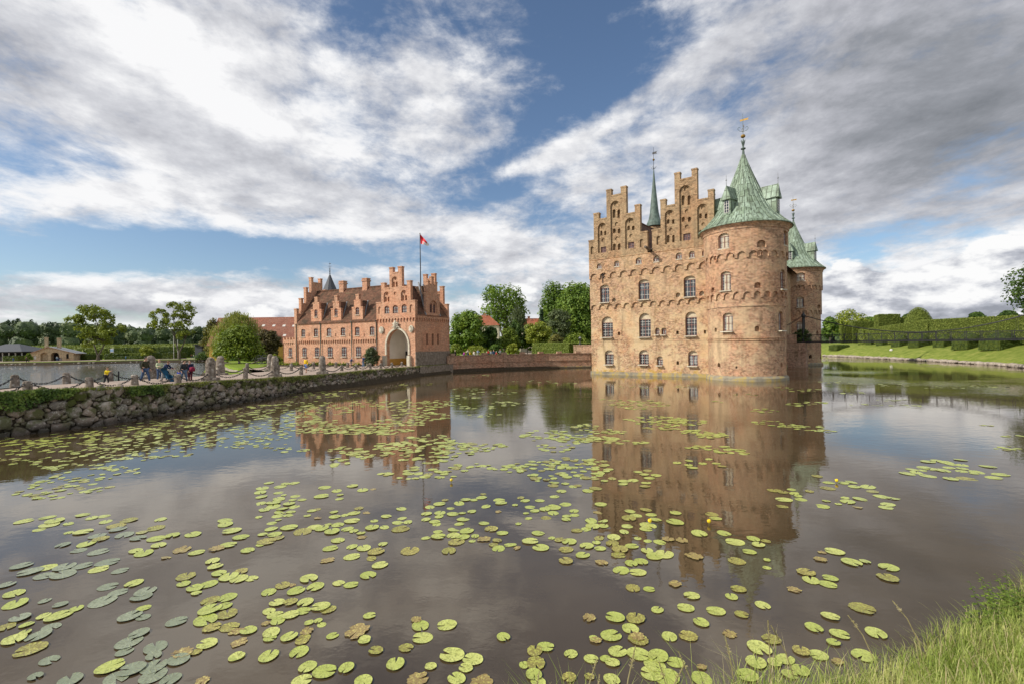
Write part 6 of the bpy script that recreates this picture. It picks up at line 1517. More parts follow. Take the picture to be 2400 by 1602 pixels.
PA = [(223,82,140),(433,46,130),(500,80,160),(450,115,160),(360,160,100),(628,105,90),(757,25,115),(840,52,110),(950,35,110),(967,86,115),(1175,75,135),(1063,125,150),(1080,155,135),(627,186,85),(763,180,155),(1138,208,160),(1263,238,140),(1295,185,100,1),(1420,147,140),(1433,242,155),(1578,212,135),(1452,303,130),(1763,203,145),(890,215,140),(920,245,130,1),(790,290,160),(720,350,125),(903,363,165),(1240,355,120),(1315,375,160),(1468,66,110),(2060,76,130),(2060,112,135),(2118,170,160),(2203,228,145),(2088,300,145),(1975,335,150,2),(1800,368,135),(1663,345,170,2),(2265,350,125),(575,300,120),(985,458,200),(905,522,150),(1100,535,130),(760,490,160),(590,500,180),(420,510,150),(270,545,180),(400,585,150),(575,570,210),(200,490,160),(1520,415,110,2),(1943,448,130),(1970,497,130),(2003,560,130),(2205,540,120),(2090,590,170),(2185,610,160),(2300,605,120),(1700,585,170,1),(1678,655,120),(1780,695,150),(1905,660,150),(1795,740,95),(1225,650,155),(990,680,160),(1080,735,150),(940,815,220),(1330,725,180),(1290,775,180),(60,665,130),(130,745,170),(140,840,190),(410,810,100),(550,845,110),(700,880,120),(540,945,200),(400,950,110),(185,965,160),(245,1028,110),(1315,875,120),(1190,950,190),(1310,960,120),(1920,812,160),(2078,780,160),(1920,890,210),(2050,860,140),(1880,985,220),(2080,930,180,1),(1940,1055,155),(2100,1050,170),(2270,1080,150),(2160,1090,140,2),(1615,1000,170),(470,1050,150),(350,1130,190),(130,1165,190),(60,1050,140,1),(230,1100,100),(275,1255,230),(450,1355,160),(1270,1110,160),(1180,1190,220),(1140,1275,140),(1420,1235,210),(1405,1315,140),(1890,1205,180),(1630,1350,190),(1790,1280,100),(1660,1290,200,2),(2165,1320,140),(1010,1415,220),(1200,1440,230),(1060,1520,220),(1410,1410,220),(1400,1495,230),(1560,1530,180),(640,1535,200),(325,1505,120),(2190,1190,160,2),(1850,1545,150,2)]
PB = [(120,122,90),(270,130,90),(350,124,100),(220,157,115),(60,170,130),(40,210,120),(210,212,95),(50,250,110),(255,235,60),(362,243,95),(212,270,120),(338,277,75),(422,275,85),(160,302,140),(305,312,125),(40,310,110),(160,338,140),(355,342,105),(240,360,110),(80,368,115),(225,390,130),(320,388,95),(200,425,110),(300,418,100),(25,437,70),(145,490,95),(205,462,60),(510,377,90),(560,365,80,1),(470,420,80),(565,445,85,2),(630,165,120),(605,245,190),(742,195,105),(772,232,65),(765,268,80),(885,150,115),(980,188,115),(1075,178,80,2),(715,390,85),(722,433,110),(815,418,80),(900,398,130),(945,355,95,1),(1010,395,100,2),(885,470,140),(1085,470,85),(1195,428,105),(1335,360,105),(1340,447,90),(1300,487,105),(1395,482,95),(1330,545,170,1),(1065,532,135),(1180,530,95),(750,505,130),(605,540,130),(665,503,75),(305,532,145),(430,570,180,1),(540,530,130),(698,568,145),(840,545,120),(900,563,95),(965,580,95),(970,620,120,2),(140,545,120),(170,595,130),(60,595,90),(210,625,110,1),(100,660,170),(40,690,90),(752,650,125),(685,722,140),(880,708,115),(990,720,140),(1105,755,150),(882,800,150),(1060,818,100,1),(1165,683,98),(1140,877,145),(1030,970,150),(875,1057,135),(760,1042,115),(545,1077,165),(370,1113,160),(485,1000,165),(245,1062,140),(330,1060,90,2),(118,1125,140),(660,832,140,2),(1413,745,180,1),(1770,748,140,1),(195,1222,145),(315,1218,130,1),(453,1220,155),(120,1302,120),(180,1335,145),(320,1335,150),(430,1297,140),(590,1260,170),(660,1285,150,1),(200,1390,135),(90,1415,90,2),(487,1407,80),(572,1387,80),(602,1423,62),(1045,1342,115),(705,1525,110),(930,1485,250,2),(1000,1555,110),(140,1500,155),(130,1550,120),(305,1535,150),(465,1490,130,2),(440,1545,110,1),(1475,1380,120,2),(1510,1435,170),(1750,1427,180),(1525,1545,190),(2270,1540,130),(1595,343,100),(1685,315,120),(1735,280,70,1),(1865,310,110),(1925,275,100),(2000,280,75),(2070,257,105),(2085,225,60,1),(1565,405,110),(1560,458,95),(1690,395,120),(1785,355,75),(1680,430,95),(1805,408,115),(1895,398,75),(1980,385,95),(2110,338,95),(2230,280,115),(2250,305,120),(2225,385,80,2),(1905,453,135),(1640,478,110),(1660,500,90),(2092,492,105),(1868,498,95),(1820,548,125),(1935,563,135),(1670,570,90),(1558,627,90),(1675,615,135),(1810,605,130),(1900,620,130),(1840,665,150,1),(2010,610,90),(1985,655,75),(2095,640,140,2),(2160,545,130),(2260,583,115),(2215,650,100,1),(2190,690,110,1),(2225,725,125),(2325,690,100)]
PC = [(255,283,100),(120,285,95),(80,258,80,1),(28,325,65),(390,247,95),(455,197,110),(697,195,110),(768,173,125,1),(560,155,85),(605,148,80,1),(490,130,80),(378,145,110,1),(493,318,115),(165,343,105),(210,378,95),(375,345,165),(300,365,110),(378,398,120),(570,378,105),(505,425,95),(497,457,95),(575,417,90),(130,400,60),(152,447,70),(312,442,100,1),(60,497,65),(725,470,125),(835,468,105),(840,515,110),(740,520,140),(680,545,110),(595,560,110,1),(815,320,125),(785,393,105,2),(1083,383,105),(1138,420,115),(1230,370,110,1),(1277,413,105),(1072,447,140,1),(1318,458,115),(1057,520,110),(1250,515,155),(1230,545,120),(1030,573,100),(1500,397,115),(1495,482,155),(1835,410,120,1),(1870,447,120),(1717,588,155),(1945,585,130),(2045,665,165),(2215,635,125),(2262,690,125),(2330,655,90,1),(2175,755,120),(2060,840,150,1),(240,585,125),(170,658,150),(365,628,75),(440,645,110,1),(525,663,150),(262,715,155),(685,703,138),(495,735,140),(650,785,140),(493,838,138),(810,725,115),(935,620,130),(920,680,135),(800,630,105,1),(775,670,90),(1100,703,125),(990,733,160),(980,785,130),(1153,630,80),(1245,655,80),(1355,665,120),(1430,640,130,2),(1560,650,140,2),(1240,745,120),(1310,795,170),(1400,775,180),(1095,865,120),(1187,845,135),(1000,925,165),(1152,943,150),(820,855,130,2),(1675,797,170,2),(1500,1050,140,2),(1110,1087,145,1),(1260,1097,105),(1650,1160,145),(1335,1287,120),(1593,1270,155),(1870,1298,165),(1735,1405,148),(2110,1333,125),(2078,1098,140),(2015,1165,125),(2300,1245,140),(942,1357,175),(1135,1365,185,1),(1088,1460,175),(710,1362,140,2),(910,1525,200),(1150,1540,160,2),(750,1550,90),(1445,1535,150),(1615,1530,170),(1995,1505,155,2),(2340,830,60),(2340,900,80),(45,720,100,2),(10,690,70)]
PD = [(1560,35,90),(1620,30,50),(1728,57,83),(1723,105,90,1),(1418,22,60,2),(1350,80,78),(1372,115,80),(1458,107,68),(1450,135,78),(1293,160,65,2),(1608,245,105,1),(1462,283,73),(1385,335,80),(1505,365,82),(1475,403,60),(1670,360,95),(1610,463,95),(1190,388,80,1),(1255,478,85),(1205,495,65),(1120,493,100),(1135,428,110),(1405,460,85),(1327,440,80,1),(1495,490,60,2),(1275,550,70),(1325,530,80),(1080,555,90),(870,568,100),(750,492,85),(670,465,95),(655,505,105),(640,545,100),(580,455,105),(705,560,130),(460,495,70),(485,443,85),(430,478,50),(365,478,70),(270,455,63),(262,562,68),(100,550,80),(105,440,80),(155,422,80),(110,500,95,1),(55,505,50),(355,558,48),(458,573,80),(870,515,50,2),(120,582,70),(385,392,60,2),(578,388,95,1)]
PE = [(785,858,120),(805,785,90,1),(600,880,120),(405,885,90),(838,948,115),(943,978,140),(1075,955,100),(1375,930,120),(1440,830,90),(1720,875,150),(1848,900,125),(1805,955,85),(1590,945,75),(1750,1018,120),(1510,1025,150,2),(1183,787,77),(1255,847,88),(805,1030,120),(1180,1035,120),(1900,1045,170,2)]
PG = [(1325,560,60),(1443,558,60),(1403,563,55),(1458,582,62),(1530,583,80),(1320,590,75,1),(1555,606,60,1),(1410,641,45),(1425,660,80),(1490,646,70),(1312,656,45),(1375,672,40),(1290,684,80),(1475,690,55,2),(1600,633,70),(1660,640,75),(1635,674,75),(1625,690,75),(1265,527,60,1),(1040,600,80,1),(1085,610,65,1),(1130,597,45),(1145,618,55),(1165,630,45),(1180,648,60),(1090,650,95),(1083,685,60,1),(1225,606,50,1),(1845,450,75),(1890,446,60),(1940,455,70),(2017,441,62),(1760,491,60),(1815,480,70),(1815,496,45),(1860,488,80),(1925,497,75),(1970,465,55),(2025,470,60),(1955,482,60),(2025,486,60),(2022,500,60),(2100,505,75),(1738,513,75),(1785,508,65),(1845,525,80),(1965,540,75),(2048,540,90,1),(2225,518,80),(2190,535,75),(2160,476,75),(2088,512,45),(325,504,50),(375,498,48,1),(358,518,52),(420,522,62),(385,536,60),(250,553,60),(300,549,62),(248,568,50),(368,560,60),(362,580,58,1),(130,675,70),(62,604,60),(105,592,65,1),(150,551,45),(190,540,50,1),(98,541,50,1),(530,456,50),(592,446,45),(665,460,50),(697,438,42),(735,459,50),(765,475,50,1),(610,482,60),(590,468,50),(1355,922,90),(1290,926,50,2),(1283,963,70,2)]
pads = []
for lst, ox, oy, k in ((PA, 0, 1200, .2564), (PB, 600, 1100, .2554), (PC, 1200, 1100, .2554), (PD, 1200, 1300, .5109), (PE, 400, 1200, .3831), (PG, 1350, 880, .447)):
    for e in lst: pads.append((ox + e[0] * k, oy + e[1] * k, e[2] * k, e[3] if len(e) > 3 else 0))
# looser drifts of smaller pads further off: (x, y, rx, ry, count, px width)
DR = [(60, 1040, 90, 18, 38, 26), (180, 1040, 120, 26, 60, 26), (300, 1022, 110, 26, 66, 25), (420, 1005, 110, 26, 66, 24), (540, 985, 110, 24, 66, 22), (640, 966, 90, 20, 58, 21), (60, 1075, 70, 14, 14, 28), (170, 1085, 100, 18, 22, 28), (330, 1062, 120, 16, 40, 25), (480, 1038, 120, 14, 44, 24), (620, 1015, 80, 16, 44, 22), (600, 1040, 80, 10, 12, 24),
      (150, 1140, 110, 16, 22, 32), (200, 1115, 90, 12, 14, 30), (70, 1160, 60, 10, 8, 34), (280, 1100, 70, 10, 12, 28), (110, 1165, 40, 6, 3, 34),
      (740, 926, 70, 7, 24, 18), (800, 918, 60, 5, 14, 17), (700, 985, 60, 18, 40, 22), (760, 1000, 90, 16, 56, 23), (830, 1005, 80, 12, 44, 23), (900, 1008, 70, 10, 40, 23), (760, 960, 70, 12, 34, 20), (860, 945, 80, 8, 28, 18), (720, 945, 60, 8, 18, 18), (960, 950, 80, 14, 52, 20), (1030, 945, 50, 8, 20, 18), (990, 975, 70, 10, 36, 22), (940, 990, 60, 10, 28, 22), (1010, 900, 12, 3, 3, 16), (940, 901, 18, 3, 6, 14),
      (930, 1050, 60, 18, 30, 27), (1010, 1035, 60, 18, 34, 26), (1060, 1055, 60, 14, 22, 27), (870, 1062, 50, 14, 16, 28), (810, 1056, 40, 10, 9, 28), (1000, 1075, 70, 10, 18, 28), (790, 1082, 30, 10, 7, 30), (680, 1052, 50, 8, 9, 26), (950, 1112, 60, 10, 9, 32), (1020, 1105, 70, 14, 16, 31), (1080, 1050, 70, 12, 16, 27), (1130, 1045, 60, 10, 12, 27), (1110, 1095, 60, 10, 10, 30), (1190, 1098, 60, 8, 7, 30), (1260, 1092, 70, 12, 18, 29), (1330, 1085, 50, 14, 18, 29), (1380, 1110, 40, 14, 10, 30), (1300, 1120, 70, 12, 12, 31), (1280, 1020, 60, 14, 26, 24), (1340, 1025, 50, 16, 30, 24), (1370, 1000, 30, 10, 14, 22), (1300, 1050, 50, 10, 12, 26),
      (1100, 911, 40, 4, 12, 15), (1160, 921, 60, 4, 16, 16), (1090, 930, 40, 4, 10, 17), (1180, 945, 50, 6, 10, 18), (1120, 955, 50, 5, 10, 19), (1130, 880, 30, 3, 7, 13), (1250, 893, 60, 3, 6, 14), (1320, 898, 30, 3, 5, 14), (1140, 972, 50, 5, 6, 20),
      (1500, 948, 70, 11, 44, 19), (1540, 985, 80, 10, 44, 22), (1600, 990, 60, 8, 24, 22), (1560, 1003, 60, 5, 16, 23), (1630, 1012, 35, 5, 16, 24), (1675, 1020, 40, 7, 22, 24), (1420, 1012, 45, 6, 14, 24), (1410, 1030, 45, 8, 26, 25), (1480, 1036, 40, 5, 8, 25), (1660, 1048, 50, 5, 10, 26), (1720, 1058, 50, 6, 12, 27), (1390, 1085, 40, 10, 10, 29), (1400, 1100, 30, 6, 5, 30),
      (1800, 962, 40, 5, 9, 20), (1800, 990, 40, 5, 9, 22), (1850, 997, 60, 5, 12, 22), (1910, 1003, 50, 6, 12, 22), (1930, 1010, 25, 3, 4, 22), (1870, 948, 35, 4, 8, 19), (1920, 944, 40, 4, 8, 18), (1830, 910, 30, 3, 6, 16), (1890, 914, 50, 4, 10, 16), (1750, 924, 30, 3, 4, 16), (1500, 906, 60, 4, 6, 15), (1440, 935, 40, 4, 5, 17), (1600, 905, 30, 3, 4, 15), (1690, 940, 20, 3, 3, 17),
      (1960, 895, 50, 3, 6, 15), (2090, 902, 50, 3, 8, 15), (2210, 908, 50, 3, 8, 16), (2320, 904, 50, 3, 6, 15), (2080, 936, 40, 3, 6, 18), (2030, 949, 40, 3, 5, 18), (2120, 950, 40, 3, 6, 18), (2000, 920, 30, 3, 4, 16), (2310, 998, 20, 3, 3, 22), (2360, 1050, 30, 6, 5, 26), (2370, 1022, 25, 3, 3, 24)]
far_p = []
for x, y, rx, ry, n, w in DR:
    for k in range(int(n * 1.55)):
        a, r = rnd.random() * 2 * PI, math.sqrt(rnd.random()); far_p.append((x + rx * r * math.cos(a), y + ry * r * math.sin(a), w * rnd.uniform(.55, 1.15), 1 if rnd.random() < .25 else 0))
pads.sort(key=lambda e: -e[2] * (e[1] - 800))
near_p, rest = pads[:300], pads[300:] + [(x, y, w * (.62 if x < 720 else .72), k) for x, y, w, k in far_p]
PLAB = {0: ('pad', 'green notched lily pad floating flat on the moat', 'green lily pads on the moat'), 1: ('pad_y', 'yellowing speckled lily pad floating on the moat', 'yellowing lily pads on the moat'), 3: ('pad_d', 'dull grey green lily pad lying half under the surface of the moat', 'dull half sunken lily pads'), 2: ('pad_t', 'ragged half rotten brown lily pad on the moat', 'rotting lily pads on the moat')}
for i, (x, y, w, k) in enumerate(near_p):
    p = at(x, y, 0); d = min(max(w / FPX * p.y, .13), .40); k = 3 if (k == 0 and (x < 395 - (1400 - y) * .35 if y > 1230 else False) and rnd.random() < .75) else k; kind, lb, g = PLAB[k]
    if k == 0 and rnd.random() < .2: kind = 'pad_y' if rnd.random() < .5 else 'pad'
    if kind == 'pad_y' and k == 0: kind, lb, g = PLAB[1]
    if p.y < shore_y(p.x) + .12: continue
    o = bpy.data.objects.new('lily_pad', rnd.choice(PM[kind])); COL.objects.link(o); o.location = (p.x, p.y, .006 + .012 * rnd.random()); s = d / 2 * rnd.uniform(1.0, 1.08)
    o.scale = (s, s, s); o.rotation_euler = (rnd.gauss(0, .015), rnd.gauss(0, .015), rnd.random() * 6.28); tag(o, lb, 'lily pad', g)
# the smaller and more distant pads together
fm = FM()
for i, (x, y, w, k) in enumerate(rest):
    p = at(x, y, 0); d = min(max(w / FPX * p.y, .14), .50) / 2; a0 = rnd.random() * 6.28; n = 12; c = Vector((p.x, p.y, .004 + .012 * rnd.random())); i0 = len(fm.v); tx, ty = rnd.gauss(0, .03), rnd.gauss(0, .03)
    fm.v.append(c)
    for j in range(n + 1):
        a = .15 + (2 * PI - .3) * j / n; q = Vector((math.cos(a), math.sin(a) * .87, 0)) * d * (rnd.uniform(.55, 1.0) if k == 2 else rnd.uniform(.92, 1.05)); ca, sa = math.cos(a0), math.sin(a0); q = Vector((q.x * ca - q.y * sa, q.x * sa + q.y * ca, 0)); q.z = q.x * tx + q.y * ty; fm.v.append(c + q)
    for j in range(n): fm.f.append((i0, i0 + 1 + j, i0 + 2 + j)); fm.m.append(k if k < 2 else 2)
tag(fm.build('lily_pads', [M['pad'], M['pad_y'], M['pad_t']]), 'drifts of small lily pads across the middle and far moat', 'lily pads', kind='stuff')
M['petal'] = mat_flat('lily_flower_yellow', (.75, .55, .02), .4)
M['stem'] = mat_flat('pond_stem', (.16, .20, .04), .6)
for x, y, lb in ((1961, 1126, 'tiny yellow water lily flower among the pads by the rear tower reflection'), (1523, 1221, 'small yellow water lily flower at the tip of a pad'), (1662, 1222, 'small yellow water lily flower beside two stalks'), (1058, 1125, 'orange yellow lily flower between small pads')):
    p = at(x, y, .06); m = MB(); m.bar((0, 0, -.1), (0, 0, .05), .008, 5, mat=1); m.lathe([(.01, .03), (.04, .06), (.045, .09), (.03, .115), (.005, .10)], (0, 0, 0), 8)
    o = m.build('water_lily_flower', [M['petal'], M['stem']], smooth=True); o.location = (p.x, p.y, 0); tag(o, lb, 'flower')
# ================================================================ GRASS AT THE VIEWER'S FEET
M['blade'] = mat_leaf('meadow_grass', (.12, .175, .02), (.26, .34, .068), (.56, .56, .21), .35, 2.2)
M['straw'] = mat_leaf('seeded_stalk', (.30, .26, .12), (.42, .37, .19), (.52, .46, .27), .3, 3.0)
M['weed'] = mat_leaf('nettle_leaf', (.06, .11, .016), (.14, .21, .032), (.26, .32, .065), .3, 5.0)
gb = FM()
def blade(p, h, bend, w, mat=0, fmm=None):
    a = rnd.random() * 6.28; d = Vector((math.cos(a), math.sin(a), 0)); s = Vector((-d.y, d.x, 0)) * w; q0, q1, q2, q3 = p, p + d * bend * .18 + Vector((0, 0, h * .45)), p + d * bend * .55 + Vector((0, 0, h * .82)), p + d * bend + Vector((0, 0, h * rnd.uniform(.86, 1.0)))
    f = fmm or gb; f.quad(q0 - s, q0 + s, q1 + s * .85, q1 - s * .85, mat); f.quad(q1 - s * .85, q1 + s * .85, q2 + s * .5, q2 - s * .5, mat); f.tri(q2 - s * .5, q2 + s * .5, q3, mat)
def grass_patch(n, x0, x1, d0, d1, h0, h1, w=.0045):
    for k in range(n):
        x = rnd.uniform(x0, x1); dd = d0 + (d1 - d0) * rnd.random(); y = shore_y(x) - dd; z = bank_z(x, y) - .02
        c = .55 + .75 * noise.noise(Vector((x * 1.1, y * 1.1, 4))); h = (h0 + (h1 - h0) * rnd.random()) * (.8 + .5 * c)
        blade(Vector((x, y, z)), max(h, .12), h * rnd.uniform(.2, .85), w * rnd.uniform(.7, 1.5), 1 if rnd.random() < .17 else 0)
grass_patch(21000, 2.8, 9.5, -.05, 2.6, .17, .42)
grass_patch(2600, 1.6, 4.2, -.1, 1.6, .3, .6)
grass_patch(1200, -1.0, 3.0, .0, .6, .4, .85, .005)
grass_patch(1500, 8.0, 14, 0, 3.0, .3, .6)
tag(gb.build('bank_grass', [M['blade'], M['straw']]), 'long sunlit meadow grass on the near bank', 'grass', kind='stuff')
# tall seeding stalks at the water's edge
def stalk(p, h, lean_, name='grass_stalk', label=None, seed=True):
    m = MB(); pts = [Vector((0, 0, 0)), Vector((lean_[0] * .2, lean_[1] * .2, h * .4)), Vector((lean_[0] * .55, lean_[1] * .55, h * .75)), Vector((lean_[0], lean_[1], h))]
    m.tube(pts, .006, 4, 1)
    if seed:
        for k in range(34):
            t = rnd.random(); b = pts[2].lerp(pts[3], .35 + .65 * t); d = rv() * .035 * (1.1 - t); d.z = abs(d.z); m.bar(b, b + d, .0045, 3, .002, 1)
    o = m.build(name, [M['blade'], M['straw']]); o.location = p; return tag(o, label, 'grass stalk', 'seeding grass stalks at the water\'s edge')
for x, h, l, dd in ((-.05, 1.02, (.05, 0), .05), (.1, 1.12, (.12, .05), .05), (.24, .95, (-.08, 0), .1), (.55, 1.15, (.25, .1), .05), (.75, 1.05, (.05, 0), .1), (1.0, 1.22, (.2, .1), .05), (1.35, 1.05, (.3, 0), .1), (1.6, 1.0, (-.15, .1), .1), (1.9, 1.1, (-.25, .05), .1), (2.3, 1.15, (-.1, .1), .1), (2.7, 1.2, (.05, .15), .1), (3.1, 1.1, (-.3, .1), .15), (4.4, .85, (-.3, .15), .1), (5.2, .8, (-.3, .15), .2)):
    y = shore_y(x) - dd; stalk(Vector((x, y, bank_z(x, y) - .03)), h, l, label='thin pale grass stalk with a feathery seed head')
# leafy weeds on the right of the bank
def weed(p, h, n, label):
    f = FM(); 
    for st in range(n):
        a = rnd.random() * 6.28; r = rnd.random() * .28; b = Vector((math.cos(a) * r, math.sin(a) * r, 0)); hh = h * rnd.uniform(.65, 1.05); top = b * 1.7 + Vector((rnd.uniform(-.1, .1), rnd.uniform(-.1, .1), hh)); s = Vector((.005, 0, 0))
        f.quad(b - s, b + s, top + s * .4, top - s * .4)
        for k in range(18):
            t = k / 18; c = b.lerp(top, .2 + .8 * t); ang = k * 1.6; d = Vector((math.cos(ang), math.sin(ang), .15)); L_ = .10 * (1.1 - t) + .025; w = Vector((-d.y, d.x, 0)) * L_ * .3; f.quad(c, c + d * L_ * .5 + w, c + d * L_ - Vector((0, 0, L_ * .35)), c + d * L_ * .5 - w)
    o = f.build('nettle_clump', M['weed']); o.location = p; return tag(o, label, 'weed')
for x, dd, h, n, lb in ((6.9, .35, .62, 16, 'tall leafy nettle clump standing above the grass at the frame edge'), (6.35, .5, .48, 12, 'shorter leafy nettle clump in front of the tall nettles'), (7.5, .3, .58, 16, 'dense nettle clump at the far end of the grassy bank'), (3.15, .15, .34, 9, 'low leafy weed at the tip of the grassy bank'), (2.35, .1, .34, 7, 'small leafy weed among the grass stalks by the water')):
    y = shore_y(x) - dd; weed(Vector((x, y, bank_z(x, y) - .03)), h, n, lb)
# ================================================================ CAUSEWAY POSTS AND CHAINS
M['post'] = mat_noise('lichened_granite', [(.34, (.085, .07, .055)), (.46, (.19, .155, .125)), (.58, (.27, .23, .19)), (.66, (.50, .47, .42))], 5.0, .9, .2, .4)
zc = lambda x: 2.04 - .0008 * x
def post(x, yb, yt, big, label, group=None, zoff=0):
    p = at(x, yb, zc(x) + zoff); h = (yb - yt) / FPX * p.y; t = empty('stone_bollard' if not big else 'stone_pillar', loc=(p.x, p.y, p.z), rz=.25 + rnd.uniform(-.1, .1), label=label, cat='bollard' if not big else 'pillar', group=group)
    o = Vector((rnd.random() * 60, 1, 2)); w = .165 if not big else .31; m = MB(); n = 16
    lv = [(-.12, 1.12), (.1, 1.1), (.35, 1.04), (.65, .96), (.88, .90), (.96, .84), (1.0, .62), (1.01, .0)] if not big else [(-.1, 1.2), (.15, 1.12), (.45, 1.02), (.75, .94), (.90, .86), (.97, .70), (1.01, .42), (1.03, 0)]
    def rp(zf, f, k):
        a = 2 * PI * k / n; c_, s_ = math.cos(a), math.sin(a); e = (abs(c_) ** 5 + abs(s_) ** 5) ** (-.2) if not big else (abs(c_) ** 3 + abs(s_) ** 3) ** (-1 / 3)
        q = Vector((c_ * e * w * f, s_ * e * w * f, zf * h)); d = noise.noise(Vector((c_, s_, zf * 2.2)) * 1.6 + o) * .16 + noise.noise(Vector((c_ * 3, s_ * 3, zf * 6)) + o) * .08
        return Vector((q.x * (1 + d), q.y * (1 + d), q.z * (1 + d * .12)))
    for (z0_, f0_), (z1_, f1_) in zip(lv[:-1], lv[1:]):
        for k in range(n):
            P = [rp(z0_, f0_, k), rp(z0_, f0_, (k + 1) % n), rp(z1_, f1_, (k + 1) % n), rp(z1_, f1_, k)]; m.poly(P[:3] if f1_ == 0 else P)
    m.build('shaft', M['post'], t, smooth=True, weld=True)
    if big:
        m = MB(); b = w * 1.75; m.hexa([Vector((sx * b, sy * b, -.2)) for sx, sy in ((-1, -1), (1, -1), (1, 1), (-1, 1))] + [Vector((sx * b * .9, sy * b * .9, .26)) for sx, sy in ((-1, -1), (1, -1), (1, 1), (-1, 1))]); m.build('base', M['post'], t)
    m = MB()
    for s in (-1, 1): m.lathe([(.03, -.02), (.05, 0), (.03, .02)], (s * w * .95, 0, min(h * .72, .62)), 6)
    m.build('chain_ring', M['iron'], t)
    return t, p, h
FRONT = [(-74, 927, 898, 0), (64.6, 918, 892, 0), (209, 911, 883, 0), (316, 904.5, 877, 0), (417, 898.5, 875, 0), (494, 892, 837.5, 1), (575.5, 888, 860, 0), (645, 883, 834.5, 1), (706, 876.5, 856, 0), (756, 876, 833.5, 1), (801, 870, 855, 0), (834.6, 868, 852.5, 0), (867.7, 865.5, 850, 0), (893, 863.5, 850, 0), (918.5, 861, 848.5, 0), (942, 858.5, 847, 0), (963, 856.5, 845, 0)]
REARP = [(-95, 916, 888, 0), (35, 906.5, 877, 0), (156, 900, 872.5, 0), (258, 894.5, 868.5, 0), (354, 889, 833.5, 1), (436, 884, 862, 0), (517, 880, 834, 1), (579.5, 872.5, 850.5, 0), (634, 869, 829.5, 1), (683, 869.5, 850.5, 0), (735, 865, 848, 0), (787.6, 862, 847.5, 0), (815, 861.5, 848.5, 0), (862, 857.5, 845, 0)]
words_ = ['', 'first', 'second', 'third', 'fourth', 'fifth', 'sixth', 'seventh', 'eighth', 'ninth', 'tenth']
def row_posts(lst, side):
    out = []; ns = nb = 0
    nsm = sum(1 for e in lst if not e[3])
    for e in lst:
        if e[3]: nb += 1; lb = f'tall lichened stone pillar, {["first", "second", "third"][nb - 1]} along the {side} of the causeway towards the gatehouse'
        else:
            ns += 1
            lb = f'short grey stone bollard, {words_[ns]} from the open end on the {side} of the causeway' if ns <= 6 else f'short stone bollard, {words_[nsm - ns + 1]} from the gateway on the {side} of the causeway'
        out.append(post(*e, lb, 'stone posts along the causeway'))
    return out
fp, rp = row_posts(FRONT, 'moat side'), row_posts(REARP, 'lake side')
def chain(a, b, sag, label):
    n = max(8, int((b - a).length / .15)); pts = []
    for k in range(n + 1):
        t = k / n; p = a.lerp(b, t); p.z -= sag * (1 - (2 * t - 1) ** 2); pts.append(p)
    m = MB()
    for k in range(n):
        p, q = pts[k], pts[k + 1]; d = (q - p).normalized(); s = d.cross(Vector((0, 0, 1))).normalized(); u = s.cross(d); w = s if k % 2 else u; c = (p + q) / 2; hl_ = (q - p).length * .68
        ring = [c + d * hl_ * math.cos(2 * PI * j / 8) + w * .045 * math.sin(2 * PI * j / 8) for j in range(8)]
        for j in range(8): m.bar(ring[j], ring[(j + 1) % 8], .02, 4, caps=False)
    return tag(m.build('iron_chain', M['iron']), label, 'chain', 'iron chains between the causeway posts')
def chains(lst, side, first):
    for i, ((t0, p0, h0), (t1, p1, h1)) in enumerate(zip(lst[:-1], lst[1:])):
        a = p0 + Vector((0, 0, min(h0 * .74, .62))); b = p1 + Vector((0, 0, min(h1 * .74, .62))); L_ = (b - a).length; d = (b - a).normalized()
        chain(a + d * .18, b - d * .18, min(.42, L_ * .14), f'sagging black chain on the {side} of the causeway, {(words_[i + 1] + " from the open end") if i < 8 else (words_[len(lst) - 1 - i] + " from the gateway")}')
chains(fp, 'moat side', 0); chains(rp, 'lake side', 0)
for x, yb, yt, lb in ((278, 893.5, 871, 'thin black iron post next to the child in yellow'), (655, 869, 857, 'thin black iron post beside a tall pillar')):
    p = at(x, yb, zc(x)); m = MB(); m.bar((0, 0, -.1), (0, 0, (yb - yt) / FPX * p.y), .05, 8); m.lathe([(.06, (yb - yt) / FPX * p.y), (.05, (yb - yt) / FPX * p.y + .05), (.01, (yb - yt) / FPX * p.y + .07)], (0, 0, 0), 8); o = m.build('iron_post', M['iron']); o.location = p; tag(o, lb, 'post')

# ================================================================ PEOPLE
def skin_mesh(name, verts, edges, radii, mat, parent, sub=1, root=0):
    me = bpy.data.meshes.new(name); me.from_pydata([tuple(v) for v in verts], edges, []); o = bpy.data.objects.new(name, me); COL.objects.link(o)
    sk = o.modifiers.new('skin', 'SKIN'); sk.use_smooth_shade = True
    for i, r in enumerate(radii): d = me.skin_vertices[0].data[i]; d.radius = (r, r) if not hasattr(r, '__len__') else r; d.use_root = (i == root)
    ss = o.modifiers.new('sub', 'SUBSURF'); ss.levels = ss.render_levels = sub
    dg = bpy.context.evaluated_depsgraph_get(); ev = o.evaluated_get(dg); nm = bpy.data.meshes.new_from_object(ev); o.modifiers.clear(); o.data = nm; nm.materials.clear(); nm.materials.append(mat); nm.name = name
    bpy.data.meshes.remove(me); o.parent = parent; return o
PMAT = {}
def cloth(c):
    k = tuple(c)
    if k not in PMAT: PMAT[k] = mat_flat('cloth', c, .85, .15, var=.25)
    return PMAT[k]
SKIN = mat_flat('skin', (.52, .31, .22), .55, .3, var=.06)
